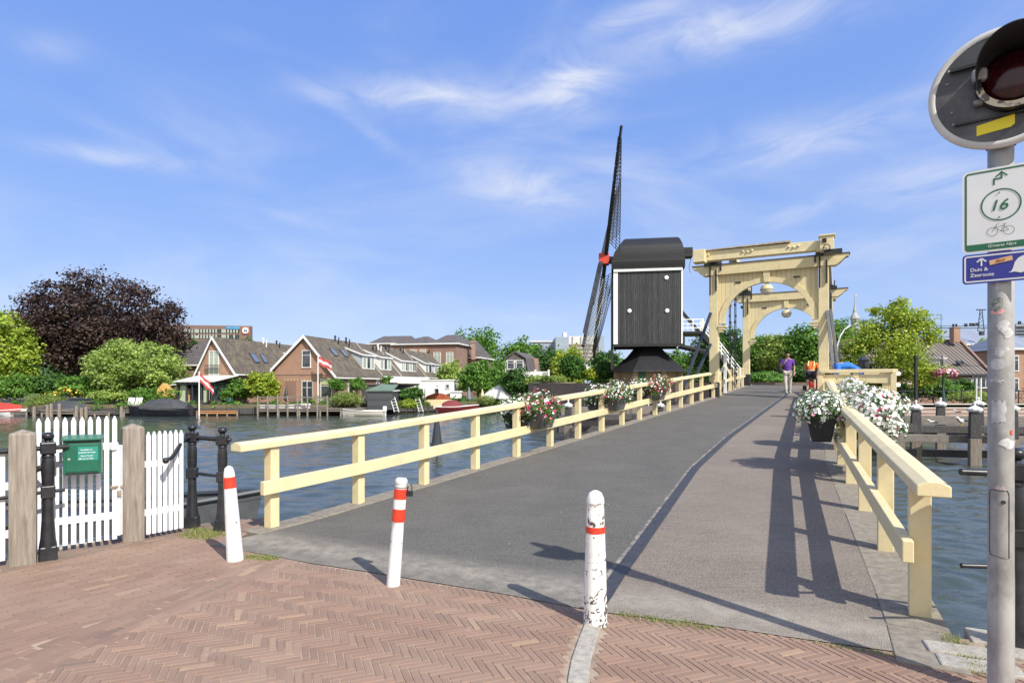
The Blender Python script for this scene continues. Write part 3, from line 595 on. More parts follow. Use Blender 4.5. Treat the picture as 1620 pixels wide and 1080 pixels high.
M['gutter'] = mat('gutter_strip', (.03, .031, .033), (.055, .055, .057), .5, 12, bump=.2); M['sandline'] = mat('sand_line', (.30, .27, .225), (.12, .115, .105), .95, 9, 9, lo=.36, hi=.56, bump=.3)
strip('drain_strip', lambda s: SM(s)+.012, lambda s: SM(s)+.135, 1, M['gutter'], .009, sand=False)
strip('drift_sand_line', lambda s: SM(s)-.028, lambda s: SM(s)+.012, 1, M['sandline'], .011, sand=False)
def kerb(name, lf, rf, s0, s1, z0, z1, m, slab=0):
    if slab:
        b = MB(); s_ = s0
        while s_ < s1:
            e_ = min(s1, s_+slab)-.012; dz = rng.uniform(-.003, .003); b.prism([SL(s_, lf(s_), z0), SL(s_, rf(s_), z0), SL(e_, rf(e_), z0), SL(e_, lf(e_), z0)], (0, 0, z1-z0+dz)); s_ += slab
        return struct(b.build(name, m, bevel=.006))
    b = MB(); st = np.linspace(s0, s1, 60); vs = []
    for s_ in st: vs += [SL(s_, lf(s_), z0), SL(s_, rf(s_), z0), SL(s_, rf(s_), z1), SL(s_, lf(s_), z1)]
    fs = [(i*4+k, i*4+(k+1) % 4, (i+1)*4+(k+1) % 4, (i+1)*4+k) for i in range(59) for k in range(4)]+[(3, 2, 1, 0), tuple(59*4+k for k in range(4))]
    b.add(vs, fs); return struct(b.build(name, m))
kerb('bridge_kerb', lambda s: itp(llat, s)-.14, lambda s: itp(llat, s)+.15, 4.45, 46, -.30, .018, M['concrete'], .9)
kerb('bridge_kerb', lambda s: itp(rlat, s)-.225, lambda s: itp(rlat, s)+.14, 4.25, 46, -.30, .009, M['concrete'], .62)
kerb('bridge_girder', lambda s: itp(llat, s)-.05, lambda s: itp(rlat, s)+.04, 4.6, 35, -.75, -.31, M['darkwood'])
# quay edge stones on the right
b = MB()
for i, (a, c_) in enumerate([((3.02, 3.98), (3.5, 3.72)), ((3.5, 3.72), (4.6, 3.12)), ((4.6, 3.12), (5.9, 2.42)), ((5.9, 2.42), (7.2, 1.72))]):
    b.bar((a[0], a[1], -.07), (c_[0]-.01, c_[1]+.01, -.07), .26, .16)
for i, (a, c_) in enumerate([((2.55, 3.60), (2.93, 3.42)), ((2.60, 3.78), (2.98, 3.62)), ((2.98, 3.74), (3.35, 3.52)), ((3.38, 3.5), (3.9, 3.22)), ((3.95, 3.2), (4.6, 2.85))]):
    b.bar((a[0], a[1], -.035), (c_[0]-.012, c_[1]+.01, -.035), .17, .11+.01*(i % 2))
struct(b.build('quay_edge_stones', M['stone'], bevel=.012))
b = MB()
for i in range(14):
    a = V(QL[1]).lerp(V(QL[2]), i/14) ; c_ = V(QL[1]).lerp(V(QL[2]), (i+1)/14); b.bar((a.x-.1, a.y+.08, -.06), (c_.x-.105, c_.y+.075, -.06), .2, .14)
for i in range(4):
    a = V(QL[2]).lerp(V(QL[3]), i/4); c_ = V(QL[2]).lerp(V(QL[3]), (i+1)/4); b.bar((a.x-.1, a.y+.08, -.06), (c_.x-.105, c_.y+.075, -.06), .2, .14)
struct(b.build('quay_edge_stones', M['stone'], bevel=.012))

# ------------------------------------------------------------------ railings of the bridge
def railing(name, label, posts, off, post_w=.12, ext0=.45, H=1.05, mid=.5, ext1=.3, side=1):
    base = posts[0]; t = thing(name, label, 'railing', base)
    for p in posts:
        b = MB(); b.box((p.x, p.y, p.z+H/2-.10), (post_w, post_w, H-.06+.1), rz=-TH); b.build('post', M['cream'], t, world=True, bevel=.008)
    def line(h, w, hh, nm, lat, e0, e1):
        pts = [p+V((0, 0, h))+lat for p in posts]; d0 = (pts[0]-pts[1]).normalized(); d1 = (pts[-1]-pts[-2]).normalized(); pts = [pts[0]+d0*e0]+pts[1:-1]+[pts[-1]+d1*e1]
        for k, i in enumerate(range(0, len(pts)-1, 4)):
            seg_ = pts[i:i+5]
            if len(seg_) < 2: break
            b = MB(); vs = []
            dirs = [(pts[min(j+1, len(pts)-1)]-pts[max(j-1, 0)]).normalized() for j in range(i, i+len(seg_))]
            for p, d in zip(seg_, dirs):
                x = V((d.y, -d.x, 0)).normalized()
                if nm == 'top_rail': pr = [(-w/2, -hh/2), (w/2, -hh/2), (w/2, hh*.22), (w*.18, hh/2), (-w*.18, hh/2), (-w/2, hh*.22)]
                else: pr = [(-w/2, -hh/2), (w/2, -hh/2), (w/2, hh/2), (-w/2, hh/2)]
                vs += [p+x*a+V((0, 0, c_)) for a, c_ in pr]
            q = len(pr); b.add(vs, [(a*q+c_, a*q+(c_+1) % q, (a+1)*q+(c_+1) % q, (a+1)*q+c_) for a in range(len(seg_)-1) for c_ in range(q)]+[tuple(range(q))[::-1], tuple((len(seg_)-1)*q+c_ for c_ in range(q))])
            b.build(nm, M['cream'], t, world=True, bevel=.007)
    line(H-.06, .19, .098, 'top_rail', V((0, 0, 0)), ext0, ext1)
    line(mid, .07, .152, 'mid_rail', DN*(-off), ext0*.45, ext1)
    return t
nL = 15; Lp = []
a0 = sl2(A_)[0]
for i in range(nL): s_ = a0+(23.25-a0)*i/(nL-1); Lp.append(SL(s_, itp(llat, s_)))
Lp.append(SL(sG-.25, lG))
railing('bridge_railing', 'long cream timber railing along the left side of the bridge', Lp, -.10)
Rp = []; s0_ = sl2(rp[0])[0]; s1_ = sG-.25
for i in range(14): s_ = s0_+(s1_-s0_)*i/13; Rp.append(SL(s_, itp(rlat, s_)))
railing('bridge_railing', 'cream timber railing along the right side of the bridge ending beside the grey pole', Rp, .10, post_w=.132)
# operator's platform outside the right railing
t = thing('platform_railing', 'cream boxed railing of the side platform right of the near portal', 'railing', SL(19.5, rG, 0))
pl = [(18.0, rG+.1), (18.0, rG+1.75), (21.6, rG+1.75), (21.6, rG+.1)]
zt = deckz(19)+1.22
def fl(s_, l_, z): p = SL(s_, l_); return V((p.x, p.y, z))
b = MB(); b.bar(fl(17.8, rG+.92, deckz(18)-.02), fl(21.8, rG+.92, deckz(18)-.02), 1.9, .14); b.build('platform_floor', M['cream'], t, world=True)
for (a, c_) in zip(pl, pl[1:]):
    b = MB(); b.bar(fl(*a, zt), fl(*c_, zt), .2, .09); b.build('top_rail', M['cream'], t, world=True, bevel=.008)
    b = MB(); b.bar(fl(*a, zt-.2), fl(*c_, zt-.2), .07, .22); b.build('upper_board', M['cream'], t, world=True)
    b = MB(); b.bar(fl(*a, zt-.62), fl(*c_, zt-.62), .07, .15); b.build('mid_rail', M['cream'], t, world=True)
    d = math.hypot(a[0]-c_[0], a[1]-c_[1]); k = max(2, round(d/.9))
    for j in range(k+(c_ == pl[-1])):
        s_, l_ = a[0]+(c_[0]-a[0])*j/k, a[1]+(c_[1]-a[1])*j/k; b = MB(); b.box(fl(s_, l_, zt-.6), (.13, .13, 1.2), rz=-TH); b.build('post', M['cream'], t, world=True, bevel=.006)
b = MB()
for l_ in (rG+.3, rG+1.6): b.bar(fl(18.2, l_, deckz(18)-.09), fl(19.4, rG, -.3), .12, .14); b.bar(fl(21.4, l_, deckz(18)-.09), fl(20.6, rG, -.3), .12, .14)
b.build('bracket', M['darkwood'], t, world=True)

# ------------------------------------------------------------------ lifting portals
def portal(label, base, extra, detail=True, hcap=5.26):
    t = thing('bridge_portal', label, 'bridge portal', base, -TH)
    W2 = 3.93/2
    for sx in (-1, 1):
        b = MB(); b.box((sx*W2, 0, hcap/2-.2+.27), (.34, .34, hcap-.54-.4+.4-.14)); p = b.build('post', M['cream'], t, bevel=.012)
        b = MB(); b.box((sx*W2, 0, .0-.25), (.355, .355, 1.04+extra)); b.build('post_base', M['tar'], t, bevel=.01)
        b = MB(); b.box((sx*(W2+.05), -.205, hcap+.06), (.62, .16, .17)); b.box((sx*(W2+.05), .205, hcap+.06), (.62, .16, .17)); b.box((sx*(W2-.28), -.21, hcap-.1), (.06, .05, .28))
        for q in (-.13, .10): b.box((sx*W2+q, -.215, hcap-.62), (.055, .05, 1.15 if q < 0 else .85)); b.box((sx*W2+q, .215, hcap-.62), (.055, .05, 1.0))
        b.build('iron_strap', M['black'], t, bevel=.004)
        # stepped impost where the arch springs
        for q, (w_, h_) in enumerate(((.16, .10), (.24, .09), (.30, .07))):
            b = MB(); b.box((sx*(W2-.185-w_/2), -.02, hcap-2.64+q*.09), (w_, .30+.04*q, h_)); b.build('impost', M['cream'], t)
    # cap beam with curved-under ends
    b = MB(); pr = [(-2.78, hcap), (-2.78, hcap-.09), (-2.66, hcap-.13), (-2.52, hcap-.28), (-2.36, hcap-.40), (2.36, hcap-.40), (2.52, hcap-.28), (2.66, hcap-.13), (2.78, hcap-.09), (2.78, hcap)]
    b.prism([(x, -.2, z) for x, z in pr], (0, .4, 0)); b.build('cap_beam', M['cream'], t, bevel=.01)
    b = MB(); b.box((0, 0, hcap+.012), (5.64, .46, .03)); b.build('cap_flashing', M['darkwood'], t)
    # boarded panel with semi-elliptical opening
    n_ = 36; rx, rz_, zc = 1.60, 1.55, hcap-2.34; ztop = hcap-.402
    b = MB()
    for y0 in (-.05, .05):
        vs = []
        for i in range(n_+1):
            a = math.pi*i/n_; x, z = -rx*math.cos(a), zc+rz_*math.sin(a); X = -1.775 if i == 0 else (1.775 if i == n_ else x*(1.775/rx)); vs += [(x, y0, z), (X, y0, ztop)]
        b.add(vs, [(2*i, 2*i+2, 2*i+3, 2*i+1) for i in range(n_)])
        b.poly((-1.778, y0, zc), (-rx, y0, zc), (-1.775, y0, ztop)); b.poly((1.778, y0, zc), (rx, y0, zc), (1.775, y0, ztop))
    b.build('boarded_panel', M['cream2'], t)
    b = MB(); vs = []; 
    for i in range(n_+1):
        a = math.pi*i/n_; c_, s_ = -math.cos(a), math.sin(a)
        vs += [(c_*(rx-.03), -.10, zc+s_*(rz_-.03)), (c_*(rx+.17), -.10, zc+s_*(rz_+.17)), (c_*(rx+.17), .10, zc+s_*(rz_+.17)), (c_*(rx-.03), .10, zc+s_*(rz_-.03))]
    b.add(vs, [(i*4+k, i*4+(k+1) % 4, (i+1)*4+(k+1) % 4, (i+1)*4+k) for i in range(n_) for k in range(4)]); b.build('arch_moulding', M['cream'], t)
    b = MB(); b.prism([(-.13, -.16, ztop), (.13, -.16, ztop), (.09, -.16, ztop-.42), (-.09, -.16, ztop-.42)], (0, .32, 0)); b.build('keystone', M['cream'], t, bevel=.008)
    for x in (-1.05, 1.05): b = MB(); b.box((x, -.06, ztop-.32+(.02*x)), (.22, .03, .05)); b.build('vent_slot', M['tar'], t)
    lp = b = MB(); zl = ztop-.42
    b.lathe([(.02, zl), (.05, zl-.02), (.07, zl-.08), (.2, zl-.13), (.245, zl-.25), (.245, zl-.29)], n=24); a = b.build('lantern', M['cream'], t, smooth=True)
    b = MB(); b.lathe([(.24, zl-.292), (.235, zl-.33), (.20, zl-.41), (.12, zl-.47), (.02, zl-.49)], n=24); b.build('globe', mat('milky_glass', (.72, .68, .55), (.6, .56, .45), .3, 4), a, smooth=True)
    b = MB(); b.lathe([(.25, zl-.278), (.255, zl-.285), (.25, zl-.296)], n=24); b.build('ring', M['darkwood'], a)
    return t
zb1 = deckz(sG); base1 = SL(sG, lG+3.93/2); base1.z = 1.20
portal1 = portal('near cream timber portal of the drawbridge with arched opening and lantern', base1, .6)
base2 = SL(sG+9.15, lG+3.93/2); base2.z = 1.66
portal2 = portal('far cream timber portal of the drawbridge seen through the near arch', base2, .6, hcap=4.82)
def balance(label, base, sgn, zoff=0, group='balance beams on the portals'):
    t = thing('balance_beam', label, 'balance beam', base, -TH if sgn > 0 else math.pi-TH, group)
    Y = lambda y, dx=0: V((dx, y, 5.62+zoff+(y)*.20))
    for sx in (-1, 1):
        x = sx*3.93/2; b = MB(); b.bar(Y(-2.35, x)+V((0, 0, .0)), Y(4.5, x), .30, .36); b.build('beam', M['cream'], t, bevel=.015)
        b = MB(); b.box((x, 0, 5.37+zoff), (.44, .34, .20)); b.box((x+.25, 0, 5.5+zoff), (.05, .2, .42)); b.box((x-.25, 0, 5.5+zoff), (.05, .2, .42)); b.build('pivot', M['black'], t, bevel=.01)
        b = MB()
        for dx in (-.06, .06): b.path([Y(4.4, x+dx*2)+V((0, 0, -.1)), V((x+dx*2, 4.4, .3))], .02, 5)
        for k in range(5): z = 1.+k*.8; b.box((x+.12, 4.4, z), (.07, .07, .1)); b.box((x-.12, 4.4, z+.3), (.06, .06, .09))
        b.build('chain', M['black'], t)
    z0 = 5.62+zoff-2.1*.2
    b = MB(); b.prism([(-2.28, -2.32, z0-.16), (2.12, -2.32, z0-.16), (2.12, -2.32, z0+.16), (-2.28, -2.32, z0+.20)], (0, .34, 0)); b.build('ballast_beam', M['cream'], t, bevel=.012)
    b = MB(); b.prism([(-2.2, -2.4, z0+.205), (1.0, -2.4, z0+.205), (1.0, -2.4, z0+.26), (-2.2, -2.4, z0+.23)], (0, .6, 0)); b.build('cover_board', mat('weathered_cream', (.62, .52, .34), (.25, .21, .16), .8, 7, bump=.4), t)
    b = MB(); b.box((-2.05, -2.36, z0), (.42, .5, .46)); b.build('beam_end', M['cream'], t, bevel=.012)
    e = MB(); e.box((2.12, -2.36, z0+.0), (.42, .5, .46)); e.box((2.12, -2.36, z0+.255), (.5, .58, .05)); q = e.build('beam_end', M['cream'], t, bevel=.01)
    b = MB(); b.box((2.05, -2.63, z0+.08), (.13, .03, .13)); b.path([V((2.12+.1*math.cos(a*.7), -2.66, z0-.16+.1*math.sin(a*.7))) for a in range(10)], .016, 6); b.box((2.3, -2.4, z0-.28), (.55, .35, .12)); b.build('iron_fitting', M['black'], q)
    b = MB()
    for cx_ in (-1.9, -1.75, -.55, -.4, -.25, .95, 1.1, 1.25): b.lathe([(.045, -.0), (.045, .03), (.02, .045)], (cx_, -2.325, z0+.02+.03*((round(cx_*20)) % 2)), 8, Matrix.Rotation(R(90), 3, 'X'))
    b.build('bolt_heads', M['cream'], t)
    return t
balance('tilted cream balance beams and ballast beam on top of the near portal', base1, 1)
balance('cream balance beams on top of the far portal, mostly hidden by the near arch', V((base2.x, base2.y, base2.z-.44)), -1)
# iron struts steadying the near portal
for i, (a, c_, lab, g_) in enumerate([
        (V((7.99, 24.15, 4.55)), V((6.20, 22.45, deckz(22)+.02)), 'long slanting iron strut left of the near portal, outer one', 0),
        (V((7.97, 24.1, 3.3)), V((6.55, 22.95, deckz(22)+.02)), 'short slanting iron strut left of the near portal, inner one', 0),
        (V((11.66, 22.2, 4.4)), V((11.15, 20.6, deckz(20.5)+.02)), 'grey iron strut leaning against the right post of the near portal', 0),
        (V((11.80, 22.25, 4.45)), V((11.42, 20.7, deckz(20.5)+.02)), 'black iron strut outside the right post of the near portal', 0)]):
    b = MB(); b.bar(a, c_, .10, .07); b.box(c_, (.22, .22, .05)); t = thing('portal_strut', lab, 'strut', c_, 0, 'iron struts of the near portal'); b.build('strut_bar', M['dark'] if i != 2 else mat('grey_iron', (.12, .13, .15), (.07, .08, .09), .5, 4), t, world=True)
# low railings on the lifting leaf between the portals
for side, lab in ((lG, 'low cream and white braced railing on the lifting leaf, left side'), (rG, 'low cream braced railing on the lifting leaf, right side')):
    t = thing('leaf_railing', lab, 'railing', SL(sG+1, side))
    for i in range(6):
        s_ = sG+1.2+i*1.3; h = 1.75 if i == 1 else 1.0; b = MB(); b.box(SL(s_, side, h/2), (.12, .12, h), rz=-TH); b.build('post', M['white'] if i == 1 else M['cream'], t, world=True, bevel=.006)
    b = MB(); b.bar(SL(sG+.3, side, .75), SL(sG+2.5, side, 1.2), .07, .13); b.bar(SL(sG+2.5, side, 1.2), SL(sG+5.6, side, .12), .07, .13); b.bar(SL(sG+.3, side, .15), SL(sG+2.5, side, .62), .07, .13); b.build('brace', M['cream'], t, world=True)
    b = MB(); b.bar(SL(sG+.3, side, .55), SL(sG+8.6, side, .55), .06, .12); b.build('mid_rail', M['cream'], t, world=True)
    b = MB(); b.bar(SL(sG+.4, side-.1, 1.3), SL(sG+2.4, side-.1, .3), .05, .06); b.bar(SL(sG+.4, side-.1, .3), SL(sG+2.4, side-.1, 1.1), .05, .06); b.build('cross_brace', M['white'], t, world=True)
# road beyond the bridge
b = MB(); b.add([SL(46, lG-.5), SL(46, rG+.5), SL(75, rG+3), SL(75, lG-3)], [(0, 1, 2, 3)]); b.v = [(x, y, (1.83 if i > 1 else z)) for i, (x, y, z) in enumerate(b.v)]; struct(b.build('road', M['asph']))
b = MB(); b.prism([SL(35.5, lG-.3, -.31), SL(46, lG-.3, -.31), SL(46, rG+.3, -.31), SL(35.5, rG+.3, -.31)], (0, 0, -4)); struct(b.build('abutment_wall', M['quaywall']))
# ------------------------------------------------------------------ bollards
def bollard(px, py, label, kind):
    p = G(px, py); t = thing('bollard', label, 'bollard', p, rng.uniform(0, 6), 'red and white bollards at the foot of the bridge')
    if kind == 'fat':
        pr = [(.082, -.02), (.081, .05), (.072, .45), (.063, .70), (.060, .80), (.058, .805), (.058, .83), (.062, .835), (.058, .87), (.042, .905), (.015, .92)]; H0, H1 = .63, .675; wm = M['peel']
    elif kind == 'tall':
        pr = [(.075, -.02), (.074, .03), (.062, .45), (.050, .80), (.048, .82), (.036, .87), (.012, .89)]; H0, H1 = .68, .785; wm = M['peel_some']
    else:
        pr = [(.055, -.02), (.055, .03), (.050, .45), (.048, .52), (.052, .53), (.050, .80), (.046, .81), (.046, .84), (.05, .845), (.05, .87), (.04, .885), (.01, .89)]; H0, H1 = .53, .58; wm = M['peel_some']
    b = MB(); b.lathe(pr, n=32); b.build('shaft', wm, t, smooth=True)
    def rad(z):
        for (r1, a), (r2, c_) in zip(pr, pr[1:]):
            if a <= z <= c_: return r1+(r2-r1)*(z-a)/max(1e-6, c_-a)
        return .05
    for (a, c_) in ([(H0, H1)] if kind != 'lock' else [(.53, .635), (.715, .80)]):
        b = MB(); b.lathe([(rad(a)+.0005, a), (rad(a)+.0025, a+.001), (rad(c_)+.0025, c_-.001), (rad(c_)+.0005, c_)], n=32); b.build('red_band', M['redband'], t, smooth=True)
    if kind == 'lock':
        t.rotation_euler = (R(0), R(4.5), 0)
        b = MB(); b.box((.075, 0, .765), (.055, .03, .045)); b.path([(.055, 0, .785), (.06, 0, .83), (.08, 0, .84), (.092, 0, .82), (.092, 0, .785)], .005, 6); b.build('padlock', M['black'], t, bevel=.004)
        b = MB(); b.box((.052, 0, .835), (.05, .02, .02)); b.lathe([(.051, .805), (.053, .808), (.053, .818), (.051, .82)], n=24); b.build('hasp', M['steel'], t)
    elif kind == 'tall': t.rotation_euler = (0, R(-4), 0)
    return t
bollard(372, 885, 'plump white bollard with one orange-red band below its rounded top, left of the bridge mouth', 'tall')
bollard(622, 925, 'slim leaning bollard with two red bands and a padlock', 'lock')
bollard(942, 985, 'worn white bollard with flaking dark paint and one red band', 'fat')

# ------------------------------------------------------------------ pole with signal and signs
PX, PY = 2.605, 3.20; KS = 4/3; pole = thing('signal_pole', 'grey galvanised pole with torn stickers at the right edge', 'pole', (PX, PY, 0))
b = MB(); b.lathe([(.0435, -.05), (.0435, .6), (.0425, .7), (.0425, 2.99), (.04, 2.998)], n=36); b.build('post', M['steel'], pole, smooth=True)
fdir = V((-PX, -PY, 0)).normalized(); fr_ = V((-fdir.y, fdir.x, 0))   # facing the camera; its right-hand direction
fr_ = V((.776, -.63, 0)).normalized(); fdir = V((-.63, -.776, 0)).normalized()
def on_pole(du, z, dn): return V((0, 0, z))+fr_*du+fdir*dn
def sticker(z0, z1, a0, a1, m, nm, seed, rag=.006, par=pole, rad=.0427):
    g = random.Random(seed); n_ = 26; pts = []
    base = math.atan2(fdir.y, fdir.x)
    ph = [g.uniform(0, 6.28) for _ in range(5)]
    def wob(a): return 1+rag*6*sum(math.sin(a*(q+2)+ph[q])/(q+1.3) for q in range(5))
    ring = []
    if isinstance(z1, tuple):   # round
        cz, rr = z0, z1[0]*KS
        n_ = 44; ring = [(rr/KS/rad*math.cos(2*math.pi*i/n_)*wob(2*math.pi*i/n_)+a0, cz+rr*math.sin(2*math.pi*i/n_)*wob(2*math.pi*i/n_+.4)) for i in range(n_)]
    else:
        ring = [(a0+(a1-a0)*i/8, z0+g.uniform(-rag, rag)) for i in range(9)]+[(a1+g.uniform(-rag, rag)/rad, z0+(z1-z0)*i/6) for i in range(1, 6)]+[(a1-(a1-a0)*i/8, z1+g.uniform(-rag, rag)*2) for i in range(9)]+[(a0, z1-(z1-z0)*i/6) for i in range(1, 6)]
    ca = sum(r_[0] for r_ in ring)/len(ring); cz = sum(r_[1] for r_ in ring)/len(ring); b = MB(); vs = []
    rings = [1, .66, .33]
    for f_ in rings: vs += [V((math.cos(base+ca+(a-ca)*f_)*(rad+.0012), math.sin(base+ca+(a-ca)*f_)*(rad+.0012), cz+(z-cz)*f_)) for a, z in ring]
    vs.append(V((math.cos(base+ca)*(rad+.0012), math.sin(base+ca)*(rad+.0012), cz))); n2 = len(ring)
    b.add(vs, [(k*n2+i, k*n2+(i+1) % n2, (k+1)*n2+(i+1) % n2, (k+1)*n2+i) for k in range(2) for i in range(n2)]+[(2*n2+i, 2*n2+(i+1) % n2, 3*n2) for i in range(n2)])
    return b.build(nm, m, par)
pole.scale = (KS, KS, 1)
def zpx(y): return CZ-(y-HY)/F*PY
M['paper'] = mat('weathered_paper', (.55, .55, .54), (.42, .42, .41), .8, 30); M['paper2'] = mat('scraped_paper', (.62, .62, .60), (.40, .40, .39), .8, 40, lo=.4, hi=.6)
sticker(zpx(576), (.024,), -.25, 0, M['paper'], 'sticker', 1, .01); sticker(zpx(556), (.022,), .05, 0, M['paper2'], 'sticker', 2, .04)
sticker(zpx(667), zpx(634), -.72, .35, M['paper'], 'sticker', 3); sticker(zpx(604), zpx(600), -.8, .1, M['paper2'], 'sticker', 4, .008)
sticker(zpx(518), (.024,), .25, 0, M['paper2'], 'sticker', 5, .05); sticker(zpx(530), (.016,), .6, 0, M['paper2'], 'sticker', 15, .05)
sticker(zpx(482), (.026,), -.35, 0, mat('graffiti_sticker', (.32, .38, .30), (.10, .12, .11), .7, 35, c3=(.6, .58, .5), s3=60), 'sticker', 6, .03)
sticker(zpx(497), zpx(492), -.75, .25, mat('pink_torn', (.72, .28, .26), (.75, .6, .55), .7, 40), 'sticker', 7, .006)
sticker(zpx(700), (.024,), .6, 0, M['paper2'], 'sticker', 8, .05); sticker(zpx(686), zpx(680), .72, .95, M['redband'], 'sticker', 9, .005)
sticker(zpx(772), zpx(768), -.45, .3, mat('torn_pink', (.62, .45, .42), (.35, .3, .3), .7, 50), 'sticker', 10, .006)
b = MB(); pts = [];
for i in range(25):
    a = -.95+1.65*min(1, i/24); pts.append(0)
base_ = math.atan2(fdir.y, fdir.x)
hatch = [(-.95, .60), (-.95, .38)]+[(-.95+.25*(1-math.cos(k*.5)), .38-.03*math.sin(k*.5)) for k in range(1, 3)]+[(.62, .35), (.62, .60), (.5, .615), (-.8, .615), (-.95, .60)]
fine = []
for (a, z), (a2, z2) in zip(hatch, hatch[1:]):
    for k in range(8): fine.append(V((math.cos(base_+a+(a2-a)*k/8)*.0437, math.sin(base_+a+(a2-a)*k/8)*.0437, (z+.62+(z2-z)*k/8-1.65)*KS+1.65)))
b.path(fine+[fine[0]], .0012, 4); hat = b.build('hatch', M['black'], pole)
b = MB(); b.lathe([(.009, 0), (.009, .004)], V((math.cos(base_+.15)*.044, math.sin(base_+.15)*.044, 1.037)), 12, Matrix.Rotation(R(90), 3, 'X')); b.build('lock', M['black'], hat)
# round backboard with a hooded red signal
Cz = 3.203; off = on_pole(.0, Cz, .093); sg = thing('traffic_signal', 'round black signal board with white rim, hooded red lamp and yellow sticker', 'traffic signal', V((PX, PY, 0))+off); sg.scale = (KS,)*3
Mx = Matrix((fr_, V((0, 0, 1)), fdir)).transposed()
def disc(r, z0, z1, b, rin=None, n=64): b.lathe([(r, z0), (r, z1)], (0, 0, 0), n, Mx); return b
b = MB(); disc(.232, -.012, .0, b); b.build('backboard', mat('board_black', (.045, .047, .052), (.07, .07, .075), .45, 6, bump=.08, c3=(.12, .12, .12), s3=8), sg)
b = MB(); n_ = 72; vs = []
for k in range(n_):
    a = 2*math.pi*k/n_
    for r_, z_ in ((.210, .001), (.214, .004), (.226, .004), (.235, -.002), (.235, -.016)): vs.append(Mx @ V((r_*math.cos(a), r_*math.sin(a), z_)))
b.add(vs, [(k*5+j, ((k+1) % n_)*5+j, ((k+1) % n_)*5+j+1, k*5+j+1) for k in range(n_) for j in range(4)]); b.build('rim', mat('rim_white', (.62, .61, .57), (.5, .49, .45), .55, 8), sg, smooth=True)
lx, lz = .045, .02
def mp3(x, z, n_): return Mx @ V((x, z, n_))
b = MB(); c0 = mp3(lx, lz, 0); b.lathe([(.128, .0), (.128, .03), (.122, .05), (.105, .052), (.104, .02)], c0, 40, Mx); b.build('lamp_housing', M['black'], sg, smooth=True)
b = MB(); b.lathe([(.104, .022), (.09, .036), (.06, .048), (.03, .054), (.004, .056)], c0, 40, Mx); b.build('red_lens', mat('red_lens_glass', (.05, .003, .005), (.015, .002, .003), .15, 60, c3=(.12, .01, .015), s3=9, lo3=.55, hi3=.8), sg, smooth=True)
b = MB(); vs = []; n_ = 40
for k in range(n_+1):
    a = R(-25)+R(230)*k/n_; dep = .05+.17*max(0, math.sin((a+R(25))/R(230)*math.pi))**.6
    for r_, z_ in ((.119, .03), (.121, dep), (.117, dep), (.115, .03)): vs.append(c0+Mx @ V((r_*math.cos(a), r_*math.sin(a), z_)))
b.add(vs, [(k*4+j, (k+1)*4+j, (k+1)*4+j+1, k*4+j+1) for k in range(n_) for j in range(3)]); b.build('hood', M['tar'], sg, smooth=True)
b = MB(); n_ = 24; vs = []
for k in range(n_+1):
    a = R(195)+R(140)*k/n_
    for r_, z_ in ((.104, .053), (.127, .053)): vs.append(c0+Mx @ V((r_*math.cos(a), r_*math.sin(a), z_)))
b.add(vs, [(k*2, k*2+1, k*2+3, k*2+2) for k in range(n_)]); b.build('worn_lower_rim', mat('worn_rim', (.62, .55, .40), (.12, .11, .10), .6, 28, lo=.45, hi=.55), sg)
b = MB(); b.box(mp3(-.065, .05, .03), (.05, .05, .05), M=Mx); b.build('hinge', M['steel'], sg, bevel=.012); b = MB(); b.box(mp3(-.068, -.05, .02), (.035, .02, .03), M=Mx); b.build('hinge', M['steel'], sg, bevel=.006)
b = MB(); b.box(mp3(-.115, .105, .012), (.09, .012, .018), M=Mx); b.box(mp3(-.02, -.115, .008), (.25, .008, .012), M=Mx); b.build('rib', M['black'], sg)
b = MB()
for x, z in ((-.17, .06), (-.165, .11), (-.155, -.06), (-.15, -.11)): b.ball(mp3(x, z, .002), .006, 8)
b.build('rivet', M['steel'], sg)
b = MB(); b.prism([mp3(-.075, -.135, .0015), mp3(-.075, -.175, .0015), mp3(.03, -.165, .0015), mp3(.042, -.155, .0015), mp3(.042, -.118, .0015)], fdir*.001); b.build('yellow_sticker', plain('yellow_sticker', (.80, .66, .02), .5), sg)
b = MB(); b.lathe([(.048, -.02), (.048, .06)], V((0, 0, 2.62))-(off-on_pole(0, 0, 0)) if False else V((-off.x/KS, -off.y/KS, -.195)), 28); b.build('clamp', M['black'], sg)
b = MB(); b.box(mp3(-.02, -.05, -.05), (.06, .3, .05), M=Mx); b.build('back_bracket', M['steel'], sg)
# route signs
def plate(w, h, r, z, nm, m, par, zoff=0, th=.003):
    pts = []
    for cx_, cz_, a0 in ((w/2-r, h/2-r, 0), (-w/2+r, h/2-r, 90), (-w/2+r, -h/2+r, 180), (w/2-r, -h/2+r, 270)):
        for k in range(7): a = R(a0+15*k); pts.append(Mx @ V((cx_+r*math.cos(a), cz_+r*math.sin(a), zoff)))
    b = MB(); b.prism(pts, fdir*th); return b.build(nm, m, par)
def ring_plate(w, h, r, t_, nm, m, par, zoff, bot=None):
    def rr(w, h, r):
        o = []
        for cx_, cz_, a0 in ((w/2-r, h/2-r, 0), (-w/2+r, h/2-r, 90), (-w/2+r, -h/2+r, 180), (w/2-r, -h/2+r, 270)):
            for k in range(7): a = R(a0+15*k); o.append((cx_+r*math.cos(a), cz_+r*math.sin(a)))
        return o
    o, i_ = rr(w, h, r), rr(w-2*t_, h-2*t_, max(.001, r-t_)); n_ = len(o); b = MB()
    if bot: i_ = [(x, max(z, -h/2+bot)) for x, z in i_]
    vs = [Mx @ V((x, z, zoff)) for x, z in o]+[Mx @ V((x, z, zoff)) for x, z in i_]
    b.add(vs, [(k, (k+1) % n_, n_+(k+1) % n_, n_+k) for k in range(n_)]); return b.build(nm, m, par)
